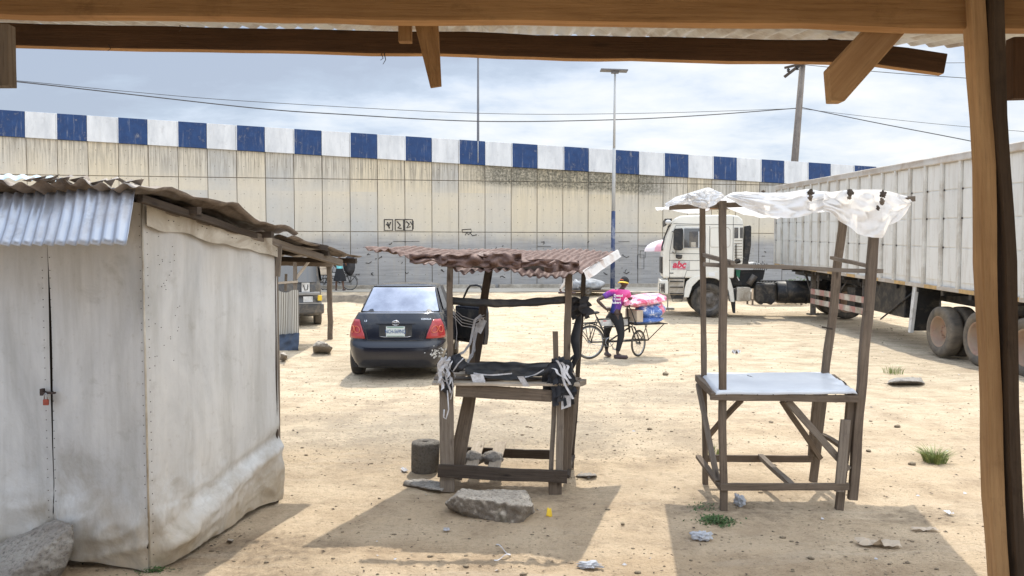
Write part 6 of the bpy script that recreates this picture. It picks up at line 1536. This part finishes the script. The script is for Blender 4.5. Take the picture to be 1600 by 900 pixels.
# grey bundle on plank cart
bp = at(921, 451, 32.2)
mb = MB(); mb.blob((bp.x, 32.2, .80), (.62, .38, .26), 4, .16, 1.5, 3, flat=.8); mb.blob((bp.x - .55, 32.2, .78), (.22, .3, .26), 3, .3, 2, 6); o = mb.build('tarp_bundle', M['greytarp']); tag(o, 'grey tarpaulin bundle lying on a low plank handcart by the road', 'bundle')
ct = thing('handcart', 'low wooden plank handcart under the grey bundle at the road edge', 'cart', (bp.x, 32.2, .42))
mb = MB(); 
for k in range(3): mb.box((0, -.3 + k * .3, .17), (2.1, .26, .04))
mb.build('deck', M['wood_old'], ct); mb = MB(); mb.bar((-.9, -.3, .13), (1.5, -.3, .16), .05, .06); mb.bar((-.9, .3, .13), (1.5, .3, .16), .05, .06); mb.build('shaft', M['wood_old'], ct)
for y_ in (-.46, .46): wheelset(ct, -.1, y_, .16, .08, 1 if y_ > 0 else -1, 'tyre', 'rim_grey', 4, 'y')
# pale umbrella beyond the truck nose
ub = at(1044, 395, 27.5); um = thing('umbrella', 'pink and white umbrella poking out in front of the lorry cab', 'umbrella', (ub.x, 27.5, .1))
ztop = at(1040, 374, 27.5).z; zed = at(1040, 393, 27.5).z
for k in range(8):
    a0_, a1_ = 2 * PI * k / 8, 2 * PI * (k + 1) / 8
    mb = MB(); mb.grid(lambda u, v: V((.86 * math.sin(v * PI * .5) * math.cos(lerp(a0_, a1_, u)) * (1 - .05 * math.sin(u * PI)), .86 * math.sin(v * PI * .5) * math.sin(lerp(a0_, a1_, u)) * (1 - .05 * math.sin(u * PI)), zed - .1 + (ztop - zed) * math.cos(v * PI * .5))), 5, 6); mb.build('panel', M['umbpink' if k % 2 else 'umbwhite'], um)
mb = MB(); mb.cyl((0, 0, 0), (0, 0, ztop - .05), .02, 8); mb.box((0, 0, .04), (.4, .4, .1)); mb.build('pole', M['steel'], um)
# things beyond the tractor chassis
tb = at(1210, 437, 30.2); tbl = thing('market_table', 'brown covered market table seen through the gap behind the lorry cab', 'table', (tb.x, 30.2, .1))
mb = MB(); mb.box((0, 0, .78), (2.1, .8, .1)); mb.build('table_top', M['brown'], tbl, bevel=.02)
mb = MB(); mb.box((0, -.36, .5), (2.0, .03, .5)); mb.build('front_cloth', M['cardboard'], tbl)
for x_ in (-.95, .95):
    for y_ in (-.33, .33): mb = MB(); mb.bar((x_, y_, 0), (x_, y_, .75), .06, .06); mb.build('leg', M['wood_old'], tbl)
def leafy(name, lab, c, size, n, mat, ls, cat='plant', sd=1, stem=True):
    rr = random.Random(sd); mb = MB()
    for k in range(n):
        d = V((rr.gauss(0, 1), rr.gauss(0, 1), rr.gauss(0, 1))).normalized() * rr.random() ** .4; p = V((c[0] + d.x * size[0], c[1] + d.y * size[1], c[2] + size[2] + d.z * size[2])); 
        a = V((rr.gauss(0, 1), rr.gauss(0, 1), rr.gauss(0, .6))).normalized(); b = a.orthogonal().normalized(); L = ls * rr.uniform(.6, 1.3)
        mb.poly([p, p + a * L * .5 + b * L * .22, p + a * L, p + a * L * .5 - b * L * .22])
    o = mb.build(name, M[mat], normals=False); return tag(o, lab, cat)
q = at(1247, 436, 30.5); leafy('shrub', 'small green shrub growing beyond the lorry chassis', (q.x, 30.5, .2), (.9, .5, .5), 700, 'bush', .12, 'shrub', 3)
# ------------------------------------------------------------------ stones and stump
tex = bpy.data.textures.new('rocknoise', 'CLOUDS'); tex.noise_scale = .16; tex.noise_depth = 5
tex2 = bpy.data.textures.new('rockfine', 'CLOUDS'); tex2.noise_scale = .04; tex2.noise_depth = 4
def hull(name, lab, pts, mat, cat='rock', vox=.012, d1=.06, d2=.018, group=None):
    bm = bmesh.new(); vs = [bm.verts.new(p) for p in pts]; r = bmesh.ops.convex_hull(bm, input=vs)
    bmesh.ops.delete(bm, geom=[v for v in bm.verts if not v.link_faces], context='VERTS')
    me = bpy.data.meshes.new(name); bm.to_mesh(me); bm.free(); o = link(name, me, M[mat])
    md = o.modifiers.new('r', 'REMESH'); md.mode = 'VOXEL'; md.voxel_size = vox; md.use_smooth_shade = True
    md = o.modifiers.new('sm', 'SMOOTH'); md.iterations = 5
    for t_, s_ in ((tex, d1), (tex2, d2)):
        md = o.modifiers.new('d', 'DISPLACE'); md.texture = t_; md.strength = s_; md.mid_level = .5; md.texture_coords = 'GLOBAL'
    return tag(o, lab, cat, group)
hull('boulder', 'large pale flat topped boulder lying in front of the rusty stall', [gnd(702, 790) + V((0, 0, -.03)), gnd(722, 806, -.02), gnd(778, 820, -.02), gnd(812, 823, -.02), gnd(834, 803, -.02), at(695, 786, 6.12), at(712, 774, 6.1), at(760, 780, 5.98), at(812, 790, 5.88), at(834, 790, 6.0), at(722, 764, 6.45), at(770, 765, 6.5), at(822, 766, 6.42), gnd(715, 770, -.03), gnd(825, 770, -.03)], 'rock')
hull('stone_slab', 'big grey stone slab leaning against the shack door at bottom left', [at(-60, 885, 4.9), at(-20, 862, 4.95), at(40, 838, 4.95), at(92, 813, 5.0), at(114, 820, 4.95), at(116, 852, 4.9), at(104, 882, 4.85), gnd(84, 912, -.02), gnd(-60, 960, -.03), at(-50, 868, 5.15), at(90, 810, 5.12), gnd(100, 895, -.02), at(-40, 925, 4.72), at(60, 905, 4.8)], 'slab', 'stone slab', d1=.03)
hull('rock', 'rough brown rock beside the post behind the shack', [gnd(490, 552), gnd(514, 552), at(488, 542, 15.9), at(497, 531, 16), at(512, 536, 16), at(520, 543, 16), gnd(515, 545), gnd(494, 545)], 'rock', vox=.02)
hull('rock', 'small pale rock at the shack rear corner', [gnd(436, 563), gnd(448, 563), at(438, 552, 14.9), at(445, 550, 15), gnd(447, 556), at(449, 556, 14.8)], 'rock', vox=.02, d1=.03)
hull('paving_slab', 'thin grey paving slab under the left legs of the rusty stall', [gnd(628, 758), gnd(692, 768), gnd(698, 756), gnd(668, 750), gnd(632, 757) + V((0, 0, .04)), gnd(692, 768, .05), gnd(700, 755, .05), gnd(662, 748, .045)], 'slab', 'slab', d1=.02, d2=.008)
hull('stone', 'flat grey stone lying right of the rusty stall', [gnd(897, 745), gnd(935, 745), gnd(932, 739), gnd(905, 738), gnd(903, 744, .04), gnd(930, 743, .05)], 'slab', 'stone', d1=.015)
hull('broken_slab', 'broken concrete slab half buried in sand between the white table and the trailer', [gnd(1385, 600), gnd(1447, 600), gnd(1440, 590), gnd(1390, 590), gnd(1392, 597, .07), gnd(1405, 592, .11), gnd(1438, 596, .08), gnd(1425, 590, .1)], 'slab', 'slab', vox=.02, d1=.04)
hull('sand_mound', 'low sandy mound under the broken slab', [gnd(1285, 596, -.02), gnd(1400, 604, -.02), gnd(1425, 592, .05), gnd(1340, 586, .06), gnd(1290, 586, -.02), gnd(1385, 584, .03)], 'sand', 'mound', vox=.03, d1=.02)
hull('stone', 'small pale stone under the shack side hem', [gnd(354, 846), gnd(363, 848), gnd(366, 843), gnd(356, 841), gnd(357, 844, .035), gnd(363, 844, .03)], 'rock', 'stone', vox=.006, d1=.01, d2=.004)
for i_, (x_, y_, s_, l_) in enumerate(((1402, 668, 5, 'small dark stone far right of the boulder near the white table'), (1015, 672, 4, 'small dark stone between the two stalls'), (973, 820, 3.5, 'tiny dark stone at the shadow edge of the rusty stall'), (1150, 552, 6, 'brown clod in front of the lorry front wheel'), (1040, 586, 5, 'brown clod left of the white table poles'), (1357, 706, 4, 'dark pebble left of the grass tuft'), (1425, 727, 6, 'dark splinter of rubble below the grass tuft'))):
    q = gnd(x_, y_); r_ = s_ * q.y / 1200; mb = MB(); mb.blob(q + V((0, 0, r_ * .4)), (r_, r_ * .8, r_ * .6), 2, .3, 2, i_); o = mb.build('stone', M['pebble']); tag(o, l_, 'stone')
sp = gnd(662, 742); sp = V((sp.x, sp.y + .14, 0)); mb = MB()
r_ = .137; hgt = .285
mb.lathe([(r_ * .97, -.02), (r_, .03), (r_ * 1.0, hgt - .02), (r_ * .96, hgt), (r_ * .3, hgt + .004), (r_ * .22, hgt - .01), (r_ * .2, hgt - .12), (.001, hgt - .12)], sp, 'z', 40)
for v in mb.bm.verts: v.co += V((noise.noise(v.co * 9), noise.noise(v.co * 9 + V((5, 5, 5))), noise.noise(v.co * 7 + V((9, 0, 0))) * .5)) * .01
o = mb.build('concrete_block', M['stump']); tag(o, 'dark round concrete block with a hole on top left of the rusty stall', 'block')
# ------------------------------------------------------------------ litter one can point at
def baglump(lab, c, a_, b_, h_, sd):
    mb = MB(); mb.blob(c + V((0, 0, h_ * .7)), (a_, b_, h_), 4, .75, 2.3, sd); return tag(mb.build('plastic_bag', M['bag']), lab, 'litter')
def scrap(name, lab, c, w, h, mat, sd, up=.03, n=10, rz=0, cat='litter'):
    mb = MB(); cr, sr = math.cos(rz), math.sin(rz)
    def fn(u, v):
        x, y = (u - .5) * w, (v - .5) * h; k = 1 - .3 * abs(noise.noise(V((u * 3, v * 3, sd)))); x *= k; y *= k
        return V(c) + V((x * cr - y * sr, x * sr + y * cr, .006 + up * (.5 + noise.noise(V((u * 3.3, v * 3.3, sd)))) + up * .4 * noise.noise(V((u * 9, v * 9, sd)))))
    mb.grid(fn, n, n); return tag(mb.build(name, M[mat], normals=False), lab, cat)
baglump('crumpled clear plastic bag left of the tarp stall shadow', gnd(1097, 843), .07, .045, .035, 2)
baglump('pale plastic bag lying at the lower edge in front of the boulder', gnd(920, 886), .075, .03, .02, 5)
baglump('white crumpled plastic under the front rail of the tarp stall', gnd(1155, 788), .04, .05, .045, 7)
scrap('plastic_scrap', 'small white plastic scrap beside the stump of concrete', gnd(632, 736), .05, .12, 'rag', 8, .02, 6, .4)
scrap('plastic_scrap', 'white plastic piece on the sand behind the tarp stall poles', gnd(1150, 553), .16, .14, 'rag', 9, .08, 8)
scrap('plastic_scrap', 'thin grey white shreds below the boulder', gnd(698, 830), .05, .05, 'rag', 10, .02, 6)
scrap('cardboard_piece', 'bent brown cardboard piece in the shadow of the tarp stall', gnd(1372, 854), .3, .1, 'cardboard', 4, .05, 10, -.12)
scrap('paper_piece', 'pale flattened paper right of the tarp stall shadow', gnd(1445, 829), .2, .05, 'cardboard', 6, .02, 8, -.05)
scrap('green_scrap', 'faint green plastic shred at the right edge of the yard', gnd(1482, 803), .05, .08, 'bag', 12, .02, 6)
sa = gnd(858, 808); mb = MB(); mb.grid(lambda u, v: V((sa.x + (u - .5) * .05 * (1 - .4 * v), sa.y + v * .012, .004 + v * .065 + .006 * math.sin(u * 7))), 6, 6); o = mb.build('sachet', M['yellow'], normals=False); md = o.modifiers.new('s', 'SOLIDIFY'); md.thickness = .006; tag(o, 'crumpled yellow sachet on the sand right of the boulder', 'sachet')
mb = MB(); pts = [gnd(775, 853), gnd(790, 862), gnd(798, 869)]; 
for A_, B_ in ((pts[0], pts[2]), (gnd(798, 869), gnd(772, 877))): mb.grid(lambda u, v: A_.lerp(B_, u) + V((0, (v - .5) * .02, .012 + .012 * math.sin(u * 6))), 8, 1)
o = mb.build('plastic_ribbon', M['rag'], normals=False); tag(o, 'bent white plastic ribbon on the sand below the boulder', 'litter')
# ------------------------------------------------------------------ plants in the sand
def tuft(lab, c, n, h, spread, sd, mat='grass', lean=.5):
    rr = random.Random(sd); mb = MB()
    for k in range(n):
        a = rr.uniform(0, 2 * PI); r0 = rr.random() ** .7 * spread; b0 = V(c) + V((math.cos(a) * r0, math.sin(a) * r0, -.01)); L = h * rr.uniform(.5, 1.1); d = V((math.cos(a), math.sin(a), 0)) * lean * rr.uniform(.3, 1.4)
        w = rr.uniform(.0025, .005); sdv = V((-math.sin(a * 3), math.cos(a * 3), 0)) * w
        p1 = b0 + V((0, 0, L * .6)) + d * L * .3; p2 = b0 + V((0, 0, L * .9)) + d * L * .95
        mb.poly([b0 - sdv, b0 + sdv, p1 + sdv * .8, p1 - sdv * .8]); mb.poly([p1 - sdv * .8, p1 + sdv * .8, p2])
    o = mb.build('grass_tuft', M[mat], normals=False); return tag(o, lab, 'grass tuft')
tuft('green and yellow grass tuft alone on the sand at the right', gnd(1460, 722), 360, .17, .1, 1, lean=.9)
tuft('sparse dry grass wisps beside the broken slab near the trailer', gnd(1395, 583), 90, .16, .16, 2)
tuft('little grass sprig under the rear of the white topped table', gnd(1115, 710), 60, .12, .07, 3)
def creeping(lab, c, rx, ry, n, sd):
    rr = random.Random(sd); mb = MB()
    for k in range(n):
        x, y = rr.gauss(0, rx), rr.gauss(0, ry); p = V(c) + V((x, y, rr.uniform(.003, .035) * math.exp(-(x * x / rx / rx + y * y / ry / ry) * .3))); a = V((rr.gauss(0, 1), rr.gauss(0, 1), rr.gauss(.2, .4))).normalized(); b = a.cross(V((0, 0, 1))).normalized(); L = rr.uniform(.012, .03)
        mb.poly([p, p + a * L * .5 + b * L * .3, p + a * L, p + a * L * .5 - b * L * .3])
    return tag(mb.build('creeping_weed', M['weed'], normals=False), lab, 'weed')
creeping('low green creeping weed by the front left foot of the tarp stall', gnd(1119, 815), .07, .06, 700, 4)
creeping('sparse green weed speckles left of the tarp stall foot', gnd(1098, 795), .06, .07, 120, 5)
creeping('tiny weed sprouts at the near corner of the shack', gnd(240, 893), .05, .02, 160, 6)
# ------------------------------------------------------------------ gravel and debris, too many to count
mb = MB(); rr = random.Random(3)
ico = bmesh.new(); bmesh.ops.create_icosphere(ico, subdivisions=1, radius=1); iv = [v.co.copy() for v in ico.verts]; ifc = [[v.index for v in f.verts] for f in ico.faces]; ico.free()
def peb(x, y, s, fl=.6):
    z = hz(x, y) + s * .15; k = [1 + rr.uniform(-.25, .25) for _ in iv]; a = rr.random() * 6; c_, s_ = math.cos(a), math.sin(a)
    vs = [mb.bm.verts.new((x + (v.x * c_ - v.y * s_) * s * q * 1.2, y + (v.x * s_ + v.y * c_) * s * q * .8, z + v.z * s * q * fl)) for v, q in zip(iv, k)]
    for f in ifc: mb._f([vs[i] for i in f], True)
for k in range(6500):
    y = 4.4 + 26 * rr.random() ** 1.7; x = rr.uniform(-1, 1) * (y * .72 + 1)
    d = noise.noise(V((x * .5, y * .5, 3)))
    if d < -.05 and rr.random() < .7: continue
    peb(x, y, min(.02, .003 + .0026 * rr.expovariate(1)) * (1 + y * .05))
for k in range(2400):   # gritty patch behind the stalls
    y = 7.6 + 7 * rr.random() ** 1.2; x = rr.gauss(-.2, 2.2); peb(x, y, .004 + .005 * rr.random())
o = mb.build('gravel', M['pebble'], normals=False); o['kind'] = 'stuff'
mb = MB()
for k in range(1500):
    y = 4.5 + 25 * rr.random() ** 1.5; x = rr.uniform(-1, 1) * (y * .72 + 1); s = rr.uniform(.004, .016) * (1 + y * .05); a = rr.random() * 6; z = hz(x, y) + .004; d = V((math.cos(a), math.sin(a), 0)); n_ = V((-d.y, d.x, 0)) * rr.uniform(.15, .6)
    p = V((x, y, z)); mb.poly([p - d * s, p - n_ * s + V((0, 0, s * .4)), p + d * s + V((0, 0, s * rr.random() * .5)), p + n_ * s + V((0, 0, s * .2))])
o = mb.build('leaf_litter', M['wood_dark'], normals=False); o['kind'] = 'stuff'
mb = MB()
for k in range(150):
    y = 4.8 + 24 * rr.random() ** 1.4; x = rr.uniform(-1, 1) * (y * .7 + 1); s = rr.uniform(.006, .02) * (1 + y * .05); a = rr.random() * 6; z = hz(x, y) + .006; d = V((math.cos(a), math.sin(a), 0)); n_ = V((-d.y, d.x, 0)) * rr.uniform(.3, .8)
    p = V((x, y, z)); mb.poly([p - d * s, p - n_ * s + V((0, 0, s * .5)), p + d * s, p + n_ * s])
o = mb.build('paper_litter', M['rag'], normals=False); o['kind'] = 'stuff'

car.scale = (1, 1, 1.065)
# ------------------------------------------------------------------ light, sky, camera
SUN = V((.085, .66, 1)).normalized()
elev = math.asin(SUN.z); azi = math.atan2(SUN.x, SUN.y)
ld_ = bpy.data.lights.new('sun', 'SUN'); ld_.energy = 4.2; ld_.angle = rad(.53); ld_.color = (1, .95, .86)
lo = bpy.data.objects.new('sun', ld_); COL.objects.link(lo); lo.rotation_euler = SUN.to_track_quat('Z', 'Y').to_euler()
w = bpy.data.worlds.new('World'); sc.world = w; w.use_nodes = True; nt = w.node_tree; nt.nodes.clear(); g = N(nt)
sky = g.n('ShaderNodeTexSky'); sky.sky_type = 'NISHITA'; sky.sun_disc = False; sky.sun_elevation = elev; sky.sun_rotation = azi; sky.dust_density = 2.5; sky.air_density = 1.2
bg1 = g.n('ShaderNodeBackground'); g.l(sky.outputs[0], bg1.inputs[0]); bg1.inputs[1].default_value = .11
tc = g.n('ShaderNodeTexCoord'); x, y, z = g.sep(tc.outputs['Generated'])
zz = g.math('ADD', g.math('MAXIMUM', z, 0.0), .22)
cv = g.n('ShaderNodeCombineXYZ'); g.l(g.math('DIVIDE', x, zz), cv.inputs[0]); g.l(g.math('DIVIDE', y, zz), cv.inputs[1])
n1 = g.noise(g.mapping(cv.outputs[0], (.85, 1.25, 1), (3.1, 1.4, 0)), 1.0, 9, .55, .35); n2 = g.noise(g.mapping(cv.outputs[0], (2.6, 3.2, 1), (8.2, 2, 0)), 1.0, 8, .6, .2)
side_ = g.math('MULTIPLY_ADD', x, .24, .0)
den = g.math('ADD', g.math('ADD', n1, g.math('MULTIPLY_ADD', n2, .6, -.3)), side_)
low_ = g.ramp(z, [(.02, .16), (.22, 0.0)])
den = g.math('ADD', den, low_)
cc = g.ramp(den, [(.36, (.42, .49, .62)), (.47, (.49, .58, .72)), (.555, (.63, .72, .86)), (.63, (.78, .84, .92)), (.76, (.95, .96, .97))])
bg2 = g.n('ShaderNodeBackground'); g.l(cc, bg2.inputs[0]); hi_ = g.ramp(z, [(.3, 0.0), (.65, 1.0)]); back_ = g.ramp(g.math('MULTIPLY_ADD', y, -.5, .5), [(.45, 0.0), (.75, 1.0)]); g.l(g.math('ADD', g.math('MULTIPLY_ADD', hi_, 1.55, 1.14), g.math('MULTIPLY', back_, 1.0)), bg2.inputs[1])  # clouds overhead and behind the camera brightened as added fill, out of view
mx = g.n('ShaderNodeMixShader'); mx.inputs[0].default_value = .82; g.l(bg1.outputs[0], mx.inputs[1]); g.l(bg2.outputs[0], mx.inputs[2])
wo = g.n('ShaderNodeOutputWorld'); g.l(mx.outputs[0], wo.inputs[0])
cd = bpy.data.cameras.new('camera'); cd.lens = 27; cd.sensor_width = 36; cd.clip_end = 2000; cd.clip_start = .05
cam = bpy.data.objects.new('camera', cd); COL.objects.link(cam); cam.location = (0, 0, CAMH); cam.rotation_euler = (rad(90) - PITCH, 0, 0); sc.camera = cam
sc.view_settings.view_transform = 'Standard'; sc.view_settings.look = 'None'; sc.view_settings.exposure = 0; sc.view_settings.gamma = 1
sc.render.engine = 'CYCLES'; sc.cycles.use_denoising = True; sc.cycles.max_bounces = 8; sc.cycles.diffuse_bounces = 5
